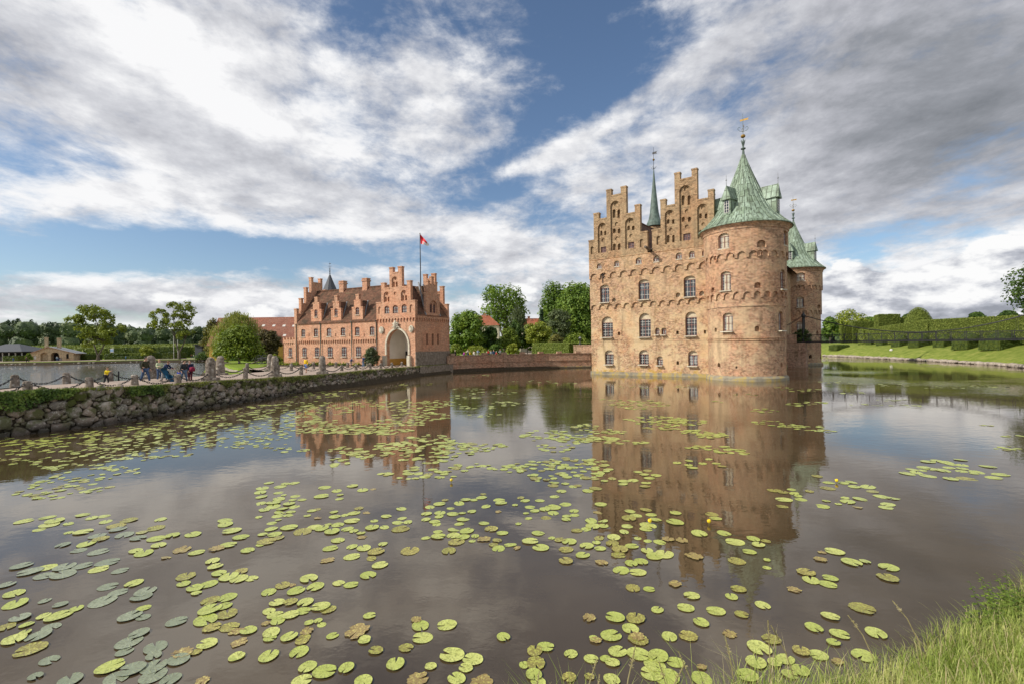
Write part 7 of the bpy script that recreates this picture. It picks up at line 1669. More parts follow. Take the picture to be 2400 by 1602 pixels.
def person(loc, h, face, label, top, legs, hair=(.05, .035, .025), lean=0.0, stride=.12, arms='down', coat=0.0, shorts=False, cap=None, detail=True, group=None):
    """face: heading in radians (0 = +X); stride: half step length; lean: forward bend of the trunk"""
    t = empty('person', loc=loc, rz=face, label=label, cat='person', group=group); S = h / 1.75
    # local: x forward, y to the figure's left
    hip = Vector((0, 0, .93)); f = Vector((math.sin(lean), 0, math.cos(lean)))
    waist, chest, neck = hip + f * .18, hip + f * .44, hip + f * .57; hf = Vector((math.sin(lean * .7 + .06), 0, math.cos(lean * .7 + .06))); head = neck + hf * .15; crown = head + hf * .10
    V = [hip, waist, chest, neck, head, crown]; E = [(0, 1), (1, 2), (2, 3), (3, 4), (4, 5)]; R = [(.13, .15), (.115, .135), (.12, .16), .055, .088, .07]
    V.append(head + Vector((.105, 0, -.01))); E.append((4, 6)); R.append(.018)
    A = {}
    for s in (-1, 1):
        sh = chest + f * .05 + Vector((0, s * .175, 0))
        if arms == 'down': el, hd = sh + Vector((-.05 + .1 * s * stride, s * .06, -.28)), sh + Vector((.06 + .25 * s * stride, s * .07, -.52))
        elif arms == 'front': el, hd = sh + Vector((.10, s * .07, -.25)), sh + Vector((.34, s * .02, -.22))
        elif arms == 'push': el, hd = sh + Vector((.15, s * .05, -.22)), sh + Vector((.42, s * .0, -.30))
        elif arms == 'reach': el, hd = (sh + Vector((.20, s * .06, -.12)), sh + Vector((.50, s * .05, -.02))) if s < 0 else (sh + Vector((-.16, s * .12, -.22)), sh + Vector((-.26, s * .2, -.42)))
        elif arms == 'up': el, hd = sh + Vector((.16, s * .08, -.15)), sh + Vector((.24, -s * .03, .06))
        n = len(V); V += [sh, el, hd]; E += [(2, n), (n, n + 1), (n + 1, n + 2)]; R += [.062, .045, .034]; A[s] = (sh, el, hd)
        d = (hd - el).normalized(); sd = Vector((0, -s, 0)); 
        if detail:
            palm = hd + d * .07; V.append(palm); E.append((n + 2, n + 3)); R.append(.034); k0 = n + 3
            for j, (o_, L_) in enumerate(((-.030, .065), (-.010, .078), (.011, .072), (.031, .055))):
                a = palm + Vector((o_, 0, 0)) + d * .025; b = a + d * L_ * .6; c = b + (d + sd * .5).normalized() * L_ * .5; m_ = len(V); V += [a, b, c]; E += [(k0, m_), (m_, m_ + 1), (m_ + 1, m_ + 2)]; R += [.009, .008, .007]
            m_ = len(V); V += [hd + d * .03 + Vector((.035, 0, 0)) , hd + d * .08 + Vector((.055, 0, 0)) + sd * .01]; E += [(n + 2, m_), (m_, m_ + 1)]; R += [.011, .009]
    Lg = {}
    for s in (-1, 1):
        hp = hip + Vector((0, s * .09, -.04)); kn = Vector((s * stride * .55 + .03, s * .095, .50)); an = Vector((s * stride - .02, s * .10, .09 if s * stride >= 0 else .11)); toe = an + Vector((.15, s * .02, -.055))
        n = len(V); V += [hp, kn, an, toe]; E += [(0, n), (n, n + 1), (n + 1, n + 2), (n + 2, n + 3)]; R += [.095, .062, .042, .035]; Lg[s] = (hp, kn, an, toe)
    sc = lambda L_: [v * S for v in L_]; sr = lambda L_: [(r * S if not hasattr(r, '__len__') else (r[0] * S, r[1] * S)) for r in L_]
    skin_mesh('body', sc(V), E, sr(R), SKIN, t)
    # jacket
    V = [hip + f * (.02 - coat * .0), waist, chest, chest + f * .10]; E = [(0, 1), (1, 2), (2, 3)]; R = [(.155, .175), (.145, .165), (.15, .185), (.085, .095)]
    for s in (-1, 1):
        sh, el, hd = A[s]; n = len(V); V += [sh, el, hd - (hd - el) * .06]; E += [(2, n), (n, n + 1), (n + 1, n + 2)]; R += [.085, .066, .052]
    if coat: V.append(hip - Vector((0, 0, coat))); E.append((0, len(V) - 1)); R.append((.185, .20))
    skin_mesh('jacket', sc(V), E, sr(R), cloth(top), t)
    V = [hip]; E = []; R = [(.15, .165)]
    for s in (-1, 1):
        hp, kn, an, toe = Lg[s]; n = len(V); V += [hp, kn, an] if not shorts else [hp, kn]; E += [(0, n), (n, n + 1)] + ([(n + 1, n + 2)] if not shorts else []); R += [.112, .082] + ([.066] if not shorts else [])
    skin_mesh('trousers', sc(V), E, sr(R), cloth(legs), t)
    for s in (-1, 1):
        an, toe = Lg[s][2:]; skin_mesh('shoe', sc([an - Vector((.05, 0, .04)), an + Vector((.05, 0, -.045)), toe]), [(0, 1), (1, 2)], sr([.052, .05, .042]), cloth((.05, .045, .045)), t)
    # hair or cap
    fm = FM(); Vv, F = ico(2)
    for p in Vv:
        q = Vector((p.x * .102 - .014, p.y * .092, p.z * .115 + .022)); fm.v.append((head + q if p.x < .55 or p.z > .25 else head + q * .8) * S)
    keep = [fc for fc in F if not all(Vv[i].x > .25 and Vv[i].z < .35 for i in fc) and not all(Vv[i].z < -.75 for i in fc)]
    fm.f = keep; fm.m = [0] * len(keep); fm.build('hair' if not cap else 'cap', cloth(cap or hair), t, smooth=True)
    if detail:
        m = MB()
        for s in (-1, 1): m.lathe([(.001, -.012), (.012, 0), (.001, .012)], (head + Vector((.088, s * .032, .018))) * S, 6)
        m.build('eyes', M['dark'], t)
    return t, A, S
def mpos(x, y): return at(x, y, zc(x))
JEANS, NAVY, BLACK = (.06, .10, .19), (.02, .03, .075), (.02, .02, .022)
def put(x, yf, yt, face, label, top, legs, **kw):
    p = mpos(x, yf) if 'z' not in kw else at(x, yf, kw.pop('z')); h = (yf - yt) / FPX * p.y
    if kw.get('lean', 0) > .3: h = h / (1 - .22 * kw['lean'])
    return person(p, min(max(h, .9), 1.9), face, label, top, legs, **kw) + (p,)
m1 = put(340.5, 895.5, 836, -.15, 'man in dark olive jacket, flat cap and jeans striding past a tall pillar', (.05, .05, .03), JEANS, stride=.27, cap=(.07, .06, .05), lean=.08)
w1 = put(374, 892, 841.5, -.5, 'person in pale green top and jeans behind the pushchair', (.42, .47, .30), JEANS, hair=(.42, .30, .16), arms='front', stride=.08)
w2 = put(384.5, 893.5, 849, .1, 'person in navy anorak stooping over the pushchair', NAVY, (.35, .34, .33), lean=.55, arms='push', stride=.14, hair=(.16, .09, .05))
m2 = put(431, 895.5, 843, -.3, 'man in black jacket and jeans walking beside the woman with the red bag', (.03, .035, .04), (.10, .15, .23), lean=.12, stride=.2)
w3 = put(446, 893.5, 844, -1.2, 'woman in long navy coat and plum trousers carrying a red shoulder bag', (.018, .02, .05), (.09, .02, .03), coat=.30, arms='front', stride=.1, hair=(.15, .11, .08), lean=.1)
k1 = put(420, 897, 866.5, 2.9, 'small child in bright blue jacket partly hidden by a bollard', (.02, .06, .42), JEANS, arms='reach', detail=False)
k2 = put(249, 899.5, 860.5, .1, 'child in yellow jacket reaching out to touch a bollard', (.72, .55, .02), (.03, .03, .035), arms='reach', lean=.2, stride=.16, hair=(.25, .15, .08))
m3 = put(718, 873, 836.5, -1.9, 'man in yellow jacket and blue shorts on the causeway', (.70, .46, .02), (.10, .16, .35), shorts=True, stride=.1, hair=(.22, .16, .11), lean=.1)
m4 = put(821, 862, 838.5, .6, 'person in navy and white jacket bending down beside the flower bed', (.05, .055, .12), (.55, .42, .33), lean=.5, arms='front', shorts=True, hair=(.5, .46, .42))
m5 = put(851.5, 861, 833, .2, 'person in blue top taking a photograph near the climbing bush', (.03, .07, .17), (.16, .22, .32), arms='up', hair=(.07, .04, .03))
m6 = put(931, 854.5, 828.8, 1.6, 'person in dark top with a blue rucksack facing the notice in the gateway', (.035, .035, .05), (.02, .025, .035), stride=.06, z=ZG)
m7 = put(947, 852, 837, 2.6, 'dark clad visitor at the side of the gateway beside the sandwich board', (.04, .04, .045), BLACK, lean=.3, z=ZG, detail=False)
def held(name, person_t, off, build, label, cat):
    t, A, S, p = person_t; m = MB(); mats = build(m, S, A); o = m.build(name, mats, smooth=True, weld=True); o.location = t.location; o.rotation_euler = t.rotation_euler; return tag(o, label, cat)
def rucksack(c):
    def b(m, S, A):
        m.lathe([(.01, 0), (.13, .03), (.155, .16), (.14, .33), (.09, .42), (.01, .44)], (0, 0, 0), 10)
        m.v = [Vector((v.x * .75 - .255, v.y, v.z + 1.02)) * S for v in m.v]
        return cloth(c)
    return b
held('rucksack', m1, None, rucksack((.035, .035, .035)), 'black rucksack on the back of the man in the olive jacket', 'rucksack')
held('rucksack', m6, None, rucksack((.03, .10, .45)), 'bright blue rucksack on the back of the visitor in the gateway', 'rucksack')
def bag(m, S, A):
    hd = A[1][2]; m.lathe([(.01, -.28), (.16, -.27), (.19, -.12), (.15, .02), (.06, .06), (.01, .05)], hd * S + Vector((.02, .05, -.02)) * S, 10)
    return cloth((.22, .02, .05))
held('shoulder_bag', w3, None, bag, 'plum red shoulder bag carried by the woman in the navy coat', 'bag')
# pushchair
p = mpos(393.5, 896); pc_ = empty('pushchair', loc=p, rz=-.35, label='blue hooded pushchair standing on the gravel of the causeway', cat='pushchair'); m = MB()
m.poly([(-.1, -.2, .35), (-.1, .2, .35), (.28, .2, .30), (.28, -.2, .30)]); m.poly([(-.1, -.2, .35), (-.1, .2, .35), (-.32, .2, .88), (-.32, -.2, .88)])
for s in (-.2, .2): m.poly([(-.1, s, .35), (.28, s, .30), (.22, s, .5), (-.15, s, .6), (-.32, s, .88)])
n = 7
for k in range(n):
    a0, a1 = PI * .95 - k * .18, PI * .95 - (k + 1) * .18; P_ = lambda a, y: (-.12 + .36 * math.cos(a) , y, .72 + .36 * math.sin(a)); m.poly([P_(a0, -.21), P_(a0, .21), P_(a1, .21), P_(a1, -.21)])
m.poly([(.25, -.18, .30), (.25, .18, .30), (.42, .16, .08), (.42, -.16, .08)])
m.build('seat', cloth((.02, .085, .15)), pc_)
m = MB()
for s in (-.23, .23): m.bar((-.55, s, 1.02), (.38, s, .12), .018, 6); m.bar((-.3, s, .12), (.02, s, .52), .016, 6); m.bar((-.3, s, .85), (.05, s, .45), .014, 6)
m.bar((-.55, -.23, 1.02), (-.55, .23, 1.02), .02, 6); m.bar((-.3, -.23, .12), (-.3, .23, .12), .014, 6); m.build('frame', M['iron'], pc_)
for x, y in ((-.3, -.26), (-.3, .26), (.38, -.2), (.38, .2)):
    m = MB(); n = 12; ring = [Vector((x + .11 * math.cos(2 * PI * k / n), y, .12 + .11 * math.sin(2 * PI * k / n))) for k in range(n)]
    for k in range(n): m.bar(ring[k], ring[(k + 1) % n], .022, 5, caps=False)
    for k in range(0, n, 2): m.bar((x, y, .12), ring[k], .006, 4, caps=False)
    m.build('wheel', M['iron'], pc_)
# visitors in the garden behind the brick wall
GVIS = [(165, 1150, 1085, (.03, .03, .03), BLACK, 'dark'), (285, 1160, 1100, (.42, .04, .38), JEANS, 'magenta'), (343, 1150, 1068, (.55, .53, .5), JEANS, 'whitish'), (372, 1155, 1098, (.6, .42, .02), JEANS, 'yellow'), (430, 1150, 1090, (.6, .55, .5), JEANS, 'cream'), (480, 1150, 1072, (.32, .42, .62), (.5, .5, .5), 'light blue'), (627, 1150, 1078, (.5, .03, .04), JEANS, 'red'), (668, 1155, 1085, (.22, .28, .38), BLACK, 'slate blue'), (707, 1155, 1078, (.03, .05, .14), BLACK, 'navy'), (740, 1155, 1098, (.48, .05, .07), JEANS, 'crimson'), (800, 1155, 1070, (.34, .37, .42), BLACK, 'grey')]
for x, yb, yt, c, l, nm in GVIS:
    X, Y0 = c5(x, yt); y = 88 + rnd.uniform(-2, 4); p = at_depth(X, Y0, y); h = min(max(p.z - 1.5, 1.1), 1.75); person((p.x, y, p.z - h), h, rnd.random() * 6.28, f'visitor in {nm} top standing in the garden behind the brick wall', c, l, detail=False, arms=rnd.choice(['down', 'front']), lean=rnd.uniform(0, .15), hair=rnd.choice([(.05, .03, .02), (.25, .16, .08), (.45, .43, .4)]))
# far visitors on the lakeside path
FVIS = [(c7, 1925, 805, 735, (.05, .17, .42), 'figure in blue walking the lakeside path past the maple'), (c7, 873, 818, 742, (.30, .42, .48), 'figure in pale blue before the arches of the brick house'), (c7, 907, 815, 748, (.03, .03, .04), 'figure in black before the dark arch of the brick house'), (c7, 935, 815, 752, (.06, .05, .06), 'figure in dark clothes closest to the gable corner of the brick house'), (c7, 205, 830, 775, (.05, .10, .30), 'figure in blue beside the clipped hedge of the pavilion'), (c7, 405, 835, 745, (.10, .06, .05), 'figure in brown by the pale little tree'), (c7, 1118, 800, 735, (.04, .04, .05), 'figure in black at the side of the brick house'), (c7, 1140, 790, 722, (.55, .55, .03), 'figure in lime yellow behind the brick house'), (c8, 590, 840, 785, (.25, .35, .5), 'figure in light blue on the far path near the dark shed'), (c8, 612, 835, 790, (.06, .14, .34), 'shorter figure in blue on the far path near the dark shed'), (c8, 708, 885, 825, (.30, .06, .06), 'figure in red stooping by the parked cycles'), (c8, 742, 875, 818, (.5, .48, .45), 'figure in white standing before the dark shed')]
for fn, x, yb, yt, c, lb in FVIS:
    X, Yb = fn(x, yb); p = at(X, Yb, GZ + .03); p = p if p.y < 190 else at_depth(X, Yb, 185); h = min(max((yb - yt) * .1533 / FPX * p.y, 1.4), 1.8); person((p.x, p.y, GZ + .02), h, rnd.random() * 6.28, lb, c, rnd.choice([JEANS, BLACK]), detail=False, hair=(.1, .07, .05))

# ================================================================ BUILDINGS ROUND ABOUT
M['brick_yellow'] = mat_brick('yellow_brick', (.42, .29, .15), (.50, .37, .21), (.55, .46, .30), .4, .3)
def bframe(fn, xl, xr, y0, yd): a = at_depth(*fn(xl, y0), yd - 2.2); b = at_depth(*fn(xr, y0), yd + 2.6); return Frame(a, (b - a)), (b - a).length
fr_, wl = bframe(c7, 462, 1128, 820, 168)
cof = empty('brick_house', matrix=fr_.matrix(), label='low yellow brick house with two arches and tall chimneys on the far lake shore', cat='house')
U = lambda x, y: fr_.uz(*c7(x, y)); hz_ = []
for x0, x1, y0, y1, d_, back in ((620, 736, 688, 822, 1.0, 0), (776, 902, 682, 822, 2.5, 2)):
    u_0, u_1, z_0, z_1 = rect(U, x0, y0, x1, y1); hz_.append(hole(u_0, u_1, GZ, z_1, (u_1 - u_0) * .45, d_, back=back))
for x0, x1, y0, y1 in ((508, 552, 735, 792), (1012, 1052, 705, 780)): r = rect(U, x0, y0, x1, y1); hz_.append(hole(*r, (r[1] - r[0]) * .4, .3, back=2))
zap = U(745, 603)[1]; zel, zer = U(470, 700)[1], U(1125, 690)[1]; uap = U(742, 603)[0]
m = MB(); us = [wl * k / 24 for k in range(25)]
zt_f = lambda u: (zel + (zap - zel) * u / uap) if u < uap else zap + (zer - zap) * (u - uap) / (wl - uap)
strip_wall(m, us + [uap], lambda u: .5, zt_f, hz_, gmp, 0, 0)
for u in (0, wl): m.poly([(u, 0, .5), (u, 9, .5), (u, 9, zt_f(u)), (u, 0, zt_f(u))])
m.build('wall', [M['brick_yellow'], M['brick_yellow'], M['dark']], cof)
m = MB()
for a, b, za_, zb_ in ((-.5, uap, zel - .1, zap + .15), (uap, wl + .9, zap + .15, zer - .25)):
    for dz, mt in ((0, 0), (-.22, 1)): m.poly([(a, -.5, za_ + dz), (b, -.5, zb_ + dz), (b, 9.4, zb_ + dz), (a, 9.4, za_ + dz)], mt)
    m.poly([(a, -.5, za_), (b, -.5, zb_), (b, -.5, zb_ - .25), (a, -.5, za_ - .25)], 1)
m.build('roof', [M['lead'], M['brick_dark']], cof)
for x0, x1, yt in ((688, 730, 458), (878, 930, 468)):
    a, b, z_0, z_1 = rect(lambda x, y: fr_.uz(*c7(x, y), 4.0), x0, yt, x1, 640); m = MB(); m.box((a, 3.6, zel), (b, 4.6, z_1)); m.box((a - .08, 3.52, z_1 - .3), (b + .08, 4.68, z_1 - .1)); m.build('chimney', M['brick_yellow'], cof)
m = MB(); r = rect(U, 510, 740, 550, 790); m.poly([(r[0], .25, r[2]), (r[1], .25, r[2]), (r[1], .25, r[3]), (r[0], .25, r[3])]); m.build('window', M['white'], cof)
# grey roofed pavilion at the frame's edge
a = at_depth(*c7(-260, 800), 172); b = at_depth(*c7(345, 800), 172); pav = empty('pavilion', loc=(a.x, 172, 0), label='wide open sided pavilion with a dark grey hipped roof', cat='pavilion')
w = b.x - a.x; ze = at_depth(*c7(300, 672), 172).z; zr_ = at_depth(*c7(0, 570), 172).z + .3
m = MB(); A_ = [(-1, -1.4), (w + 1.2, -1.4), (w + 1.2, 12), (-1, 12)]; Bq = [(w * .25, 4.5), (w * .60, 4.5)]
m.poly([(*A_[0], ze), (*A_[1], ze), (*Bq[1], zr_), (*Bq[0], zr_)]); m.poly([(*A_[1], ze), (*A_[2], ze), (*Bq[1], zr_)]); m.poly([(*A_[3], ze), (*A_[0], ze), (*Bq[0], zr_)]); m.poly([(*A_[2], ze), (*A_[3], ze), (*Bq[0], zr_), (*Bq[1], zr_)]); m.box((-.9, -1.3, ze - .3), (w + 1.1, 11.9, ze - .02), 1); m.build('roof', [M['slate'], M['dark']], pav)
m = MB(); m.box((.3, 5, .5), (w - .5, 11, ze - .3)); m.build('wall', M['dark'], pav)
for k in range(7): m = MB(); x = .2 + (w - .4) * k / 6; m.box((x - .12, -.1, .5), (x + .12, .14, ze - .3)); m.build('post', M['white'], pav)
# dark shed
a = at_depth(*c8(762, 845), 190); b = at_depth(*c8(945, 845), 190); sh = empty('garden_shed', loc=(a.x, 190, 0), label='small dark timber shed with a flat roof before the far wood', cat='shed'); w = b.x - a.x; zt_s = at_depth(*c8(850, 705), 190).z
m = MB(); m.box((0, 0, .5), (w, 5, zt_s)); m.build('wall', M['slate'], sh); m = MB(); m.box((-.5, -.6, zt_s), (w + .5, 5.5, zt_s + .35)); m.build('roof', M['iron'], sh); m = MB(); m.box((w * .58, -.04, .5), (w * .95, .02, zt_s - .5)); m.build('door', M['dark'], sh)
# big red roofed barn
yb1 = 150; A_, B_ = at_depth(490, 825, yb1), at_depth(712, 825, yb1); zr_ = at_depth(600, 744, yb1 + 9).z; ze = 5.2
barn = empty('barn', loc=(A_.x, yb1, 0), label='large barn with a long red tiled roof and ochre walls behind the willow', cat='barn'); w = B_.x - A_.x
xr = at_depth(512, 744, yb1 + 9).x - A_.x
m = MB(); y1 = 18
m.poly([(-.5, -.5, ze), (w + .5, -.5, ze), (w + .5, 9, zr_), (xr, 9, zr_)]); m.poly([(-.5, y1 + .5, ze), (w + .5, y1 + .5, ze), (w + .5, 9, zr_), (xr, 9, zr_)]); m.poly([(-.5, -.5, ze), (-.5, y1 + .5, ze), (xr, 9, zr_)])
M['tile_grid'] = mat_brick('clay_tile', (.24, .10, .07), (.28, .125, .085), (.27, .16, .12), .4, .35, cw=.9, ch=.9, mortar=(.16, .075, .055))
rf = m.build('roof', M['tile_grid'], barn)
m = MB(); m.box((0, 0, .5), (w, y1, ze)); m.build('wall', M['ochre'], barn)
for k, (x, y) in enumerate(((1812, 412), (1970, 413), (2126, 414), (2275, 415), (1980, 560), (2133, 560), (1660, 412))):
    q = c8(x, y); d = ray(*q); P0 = Vector((A_.x, yb1 - .5, ze)); n_ = Vector((0, -(zr_ - ze), 9.5)).normalized(); tt = (P0 - Vector((0, 0, EYE))).dot(n_) / d.dot(n_); p = Vector((0, 0, EYE)) + d * tt - Vector((A_.x, yb1, 0)); sl_ = Vector((0, 9.5, zr_ - ze)).normalized()
    m = MB(); m.poly([p + n_ * .05 + Vector((sx * .45, 0, 0)) + sl_ * sy * .45 for sx, sy in ((-1, -1), (1, -1), (1, 1), (-1, 1))]); m.build('skylight', M['white'], rf)
m = MB(); cx2 = at_depth(555, 735, yb1 + 9).x - A_.x; m.box((cx2 - .3, 8.6, zr_ - .5), (cx2 + .3, 9.4, zr_ + 1.6)); m.build('chimney', M['brick_dark'], rf)
# red roofed houses among the garden trees
def hip_house(name, x0, x1, ye, yr, xr0, xr1, y, label, wallm, dep=10, chim=None):
    a, b = at_depth(*c5(x0, ye), y), at_depth(*c5(x1, ye), y); t = empty(name, loc=(a.x, y, 0), label=label, cat='house'); w = b.x - a.x; ze = a.z; zr = at_depth(*c5((xr0 + xr1) / 2, yr), y + dep / 2).z; u0, u1 = at_depth(*c5(xr0, yr), y + dep / 2).x - a.x, at_depth(*c5(xr1, yr), y + dep / 2).x - a.x
    m = MB(); o = .4; m.poly([(-o, -o, ze), (w + o, -o, ze), (u1, dep / 2, zr), (u0, dep / 2, zr)]); m.poly([(w + o, -o, ze), (w + o, dep + o, ze), (u1, dep / 2, zr)]); m.poly([(-o, dep + o, ze), (-o, -o, ze), (u0, dep / 2, zr)]); m.poly([(w + o, dep + o, ze), (-o, dep + o, ze), (u0, dep / 2, zr), (u1, dep / 2, zr)])
    r = m.build('roof', M['tile_grid2'], t)
    m = MB(); m.box((0, 0, .5), (w, dep, ze)); m.build('wall', wallm, t)
    if chim: cx_ = at_depth(*c5(chim[0], yr), y + dep / 2).x - a.x; zt_ = at_depth(*c5(chim[0], chim[1]), y + dep / 2).z; m = MB(); m.box((cx_ - .4, dep / 2 - .4, zr - 1), (cx_ + .4, dep / 2 + .4, zt_)); m.box((cx_ - .48, dep / 2 - .48, zt_ - .25), (cx_ + .48, dep / 2 + .48, zt_ - .1)); m.build('chimney', M['brick_gate'], r)
    for k in range(5):
        m = MB(); x = w * (.12 + .19 * k); m.box((x - .45, -.04, ze - 2.4), (x + .45, .02, ze - .9)); m.build('window', M['glass'], t)
    return t
M['tile_grid2'] = mat_brick('red_clay_tile', (.28, .085, .045), (.34, .12, .065), (.30, .16, .10), .4, .3, cw=.7, ch=.7, mortar=(.18, .06, .04))
hip_house('manor_house', 250, 778, 745, 600, 430, 640, 150, 'cream house with a hipped red roof showing between tree and poplar', M['cream'], 12, (583, 575))
hip_house('farm_house', 1080, 1480, 745, 640, 1150, 1450, 165, 'red tiled farmhouse roof with a chimney before the lime trees', M['cream'], 12, (1203, 612))
# corner wall, lamp and flag
pa, pb = at_depth(*c5(1842, 1130), 90), at_depth(*c5(2140, 1130), 88); ztw = at_depth(*c5(1900, 1022), 90).z
m = MB(); m.hexa([Vector((p.x + dx, p.y + dy, z)) for z in (.5, ztw) for p, dx, dy in ((pa, 0, 0), (pb, 0, 0), (pb, 0, .5), (pa, 0, .5))]); m.hexa([Vector((p.x + dx, p.y + dy, z)) for z in (ztw, ztw + .12) for p, dx, dy in ((pa, -.06, -.06), (pb, 0, -.06), (pb, 0, .56), (pa, -.06, .56))]); tag(m.build('corner_wall', M['brick_dark']), 'short higher brick wall meeting the castle corner', 'brick wall')
lp = at_depth(*c5(1928, 1010), 90.2); lamp = empty('wall_lamp', loc=(lp.x, 90.2, ztw + .12), label='old lantern standing on the corner wall next to the castle', cat='lamp'); m = MB()
m.lathe([(.22, 0), (.28, .12), (.14, .35), (.10, .55), (.07, .7), (.05, .75)], (0, 0, 0), 10); m.build('base', M['iron'], lamp)
m = MB(); m.lathe([(.12, .75), (.24, 1.2)], (0, 0, 0), 6); m.build('lamp_glass', M['glass'], lamp); m = MB(); m.lathe([(.28, 1.2), (.10, 1.45), (.05, 1.5), (.05, 1.58), (.01, 1.65)], (0, 0, 0), 6); m.build('lamp_cap', M['lead'], lamp)
# swallow-tailed pennant in red and white, hanging from the mast top
hub = GF.w(fu, fv, 0); dpt = hub.y; A_ = at_depth(986.5, 551, dpt); t0, b0 = at_depth(984.8, 549, dpt), at_depth(985.5, 571, dpt); t1, b1 = at_depth(1005.5, 572.5, dpt), at_depth(1003, 577, dpt)
fm = MB(); n = 10
for i in range(n):
    for j in range(6):
        def fp_(i_, j_):
            u, v = i_ / n, j_ / 6; p = t0.lerp(t1, u).lerp(b0.lerp(b1, u), v); return p + Vector((0, .18 * math.sin(u * 7 + v * 1.5), 0))
        u = (i + .5) / n; v = (j + .5) / 6; white = (u > .48 and v > .45) or u > .78 or (.33 < u < .42 and v > .5)
        fm.poly([fp_(i, j), fp_(i + 1, j), fp_(i + 1, j + 1), fp_(i, j + 1)], 1 if white else 0)
M['flag_red'] = mat_flat('flag_red', (.62, .02, .03), .7); M['flag_white'] = mat_flat('flag_white', (.75, .75, .74), .7)
tag(fm.build('flag', [M['flag_red'], M['flag_white']], smooth=True, weld=True), 'red and white flag blowing from the gatehouse flagpole', 'flag')
# sandwich board, cannon, swans, signs, float
p = at(942, 853, ZG); sb = empty('sandwich_board', loc=p, rz=-.5, label='white framed sandwich board standing in the gateway', cat='sign'); m = MB(); m.poly([(-.3, -.18, .05), (.3, -.18, .05), (.3, 0, 1.0), (-.3, 0, 1.0)]); m.poly([(-.3, .18, .05), (.3, .18, .05), (.3, 0, 1.0), (-.3, 0, 1.0)]); m.build('frame', M['white'], sb); m = MB(); m.poly([(-.22, -.165, .2), (.22, -.165, .2), (.22, -.03, .9), (-.22, -.03, .9)]); m.build('poster', M['slate'], sb)
p = at(613, 852, 1.35); cn = empty('cannon', loc=p, rz=-.2, label='old black field cannon on spoked wheels on the island lawn', cat='cannon')
for s in (-.6, .6):
    m = MB(); n = 18; rw = .78; ring = [Vector((rw * math.cos(2 * PI * k / n), s, rw + rw * math.sin(2 * PI * k / n))) for k in range(n)]
    for k in range(n): m.bar(ring[k], ring[(k + 1) % n], .05, 5, caps=False)
    for k in range(0, n, 2): m.bar((0, s, rw), ring[k], .03, 5, caps=False)
    m.bar((0, s - .12, rw), (0, s + .12, rw), .12, 8); m.build('wheel', M['iron'], cn)
m = MB(); m.bar((-.7, 0, .95), (1.1, 0, 1.1), .17, 10, .11); m.lathe([(.0, 0), (.09, .08), (0, .16)], (-.8, 0, .87), 8); m.build('barrel', M['iron'], cn)
m = MB(); m.bar((0, -.6, .78), (0, .6, .78), .06, 6); 
for s in (-.16, .16): m.bar((.3, s, .8), (-2.0, s * .7, .12), .08, 6)
m.build('carriage', M['wood'], cn)
def swan(x, y, lb):
    p = at(x, y, 0); t = empty('swan', loc=(p.x, p.y, 0), rz=rnd.random() * 6, label=lb, cat='swan', group=None)
    skin_mesh('body', [Vector((-.5, 0, .28)), Vector((-.25, 0, .2)), Vector((.15, 0, .22)), Vector((.4, 0, .3)), Vector((.5, 0, .55)), Vector((.46, 0, .8)), Vector((.58, 0, .88))], [(i, i + 1) for i in range(6)], [.07, .2, .22, .13, .07, .055, .06], M['white'], t, 1, 2)
    m = MB(); m.bar((.6, 0, .88), (.74, 0, .84), .03, 6, .012); m.build('beak', M['ochre'], t)
swan(*c7(388, 868), 'white swan close to the far shore below the pale little tree'); swan(*c7(656, 868), 'white swan close to the far shore below the brick house')
p = hit_bank(2089, 822); p.z += .2; m = MB(); V, F = ico(2); fm = FM(); fm.v = [Vector((q.x * .34, q.y * .34, q.z * .3)) for q in V]; fm.f = list(F); fm.m = [0] * len(F); o = fm.build('white_buoy', M['white'], smooth=True); o.location = p; tag(o, 'round white ball lying on the grass bank under the footbridge', 'ball')
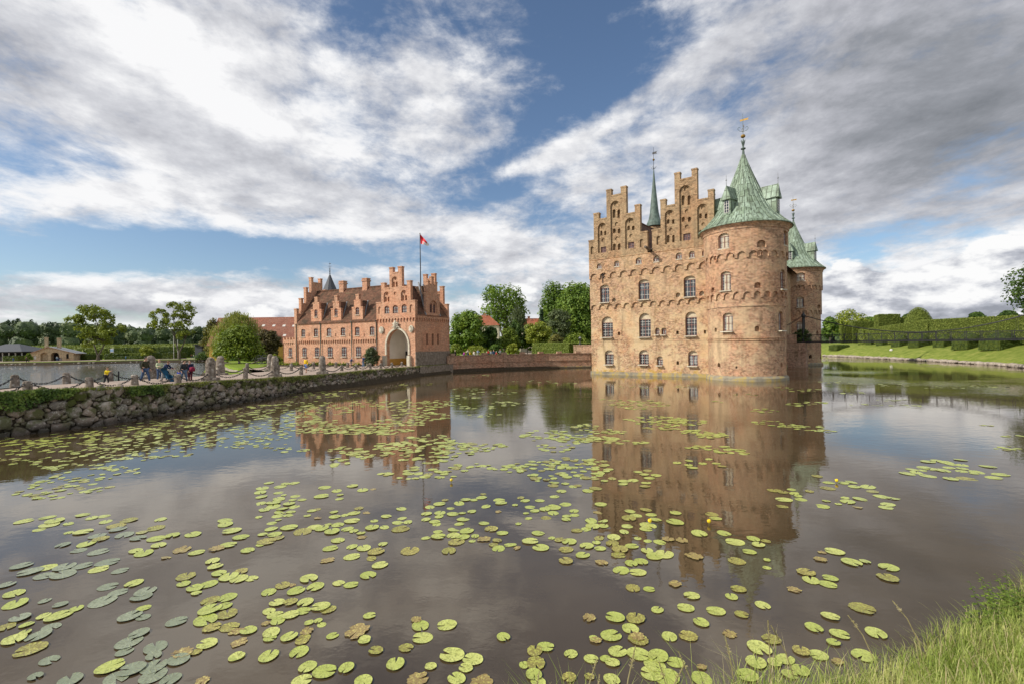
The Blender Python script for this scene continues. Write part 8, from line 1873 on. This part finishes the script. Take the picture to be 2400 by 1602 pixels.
for x0, x1, y0, y1, lb in ((1685, 1738, 625, 685, 'white and blue information banner before the maze hedge'),):
    a, b, = at_depth(*c7(x0, y1), 186), at_depth(*c7(x1, y0), 186); t = empty('banner', loc=(a.x, 186, 0), label=lb, cat='sign'); m = MB(); m.box((0, 0, a.z), (b.x - a.x, .06, b.z)); m.build('sheet', M['white'], t); m = MB(); m.poly([(.1, -.01, a.z + .3), (b.x - a.x - .1, -.01, a.z + .3), (b.x - a.x - .1, -.01, b.z - .3), (.1, -.01, b.z - .3)]); m.build('print', cloth((.30, .42, .62)), t)
    for s in (0, b.x - a.x): m = MB(); m.bar((s, .03, .5), (s, .03, b.z + .1), .06, 6); m.build('pole', M['lead'], t)
t = empty('information_mast', loc=at_depth(*c8(437, 690), 176), label='pale double mast standing among the branches of the forked tree', cat='mast'); t.location.z = 0
for dx, zt_ in ((0, 552), (1.5, 562)): m = MB(); z = at_depth(*c8(437, zt_), 176).z; m.bar((dx, 0, .5), (dx, 0, z), .1, 6, .07); m.build('pole', M['white'], t)
# the flower bed before the wing: perennials
for k in range(26):
    u = UAN + (UWL * 0 - UAN) * (k + rnd.random()) / 26 - .6; v = -rnd.uniform(.3, 2.6); p = GF.w(min(u, -.9), v, ZG + .1); r = rnd.uniform(.3, .6); lm = rnd.choice(['yellow', 'bright', 'mid', 'yellow'])
    f = FM(); 
    for j in range(60): d = rv(); d.z = abs(d.z); leaf(f, d * r * rnd.uniform(.4, 1), d + Vector((0, 0, .5)), rnd.uniform(.05, .11)); f.tri(Vector(), f.v[-4], f.v[-3])
    for j in range(9): d = rv(); d.z = abs(d.z) * 1.3; leaf(f, d * r * 1.05, Vector((0, 0, 1)), .06, 1); f.tri(Vector(), f.v[-4], f.v[-4] + Vector((.01, 0, 0)))
    o = f.build('flower_plant', [LF[lm], M['petal'] if k % 3 else M['white']]); o.location = p; o.scale = (1, 1, rnd.uniform(.8, 1.5)); tag(o, 'low flowering perennial in the bed along the gatehouse wing', 'plant', 'perennials in the gatehouse bed')
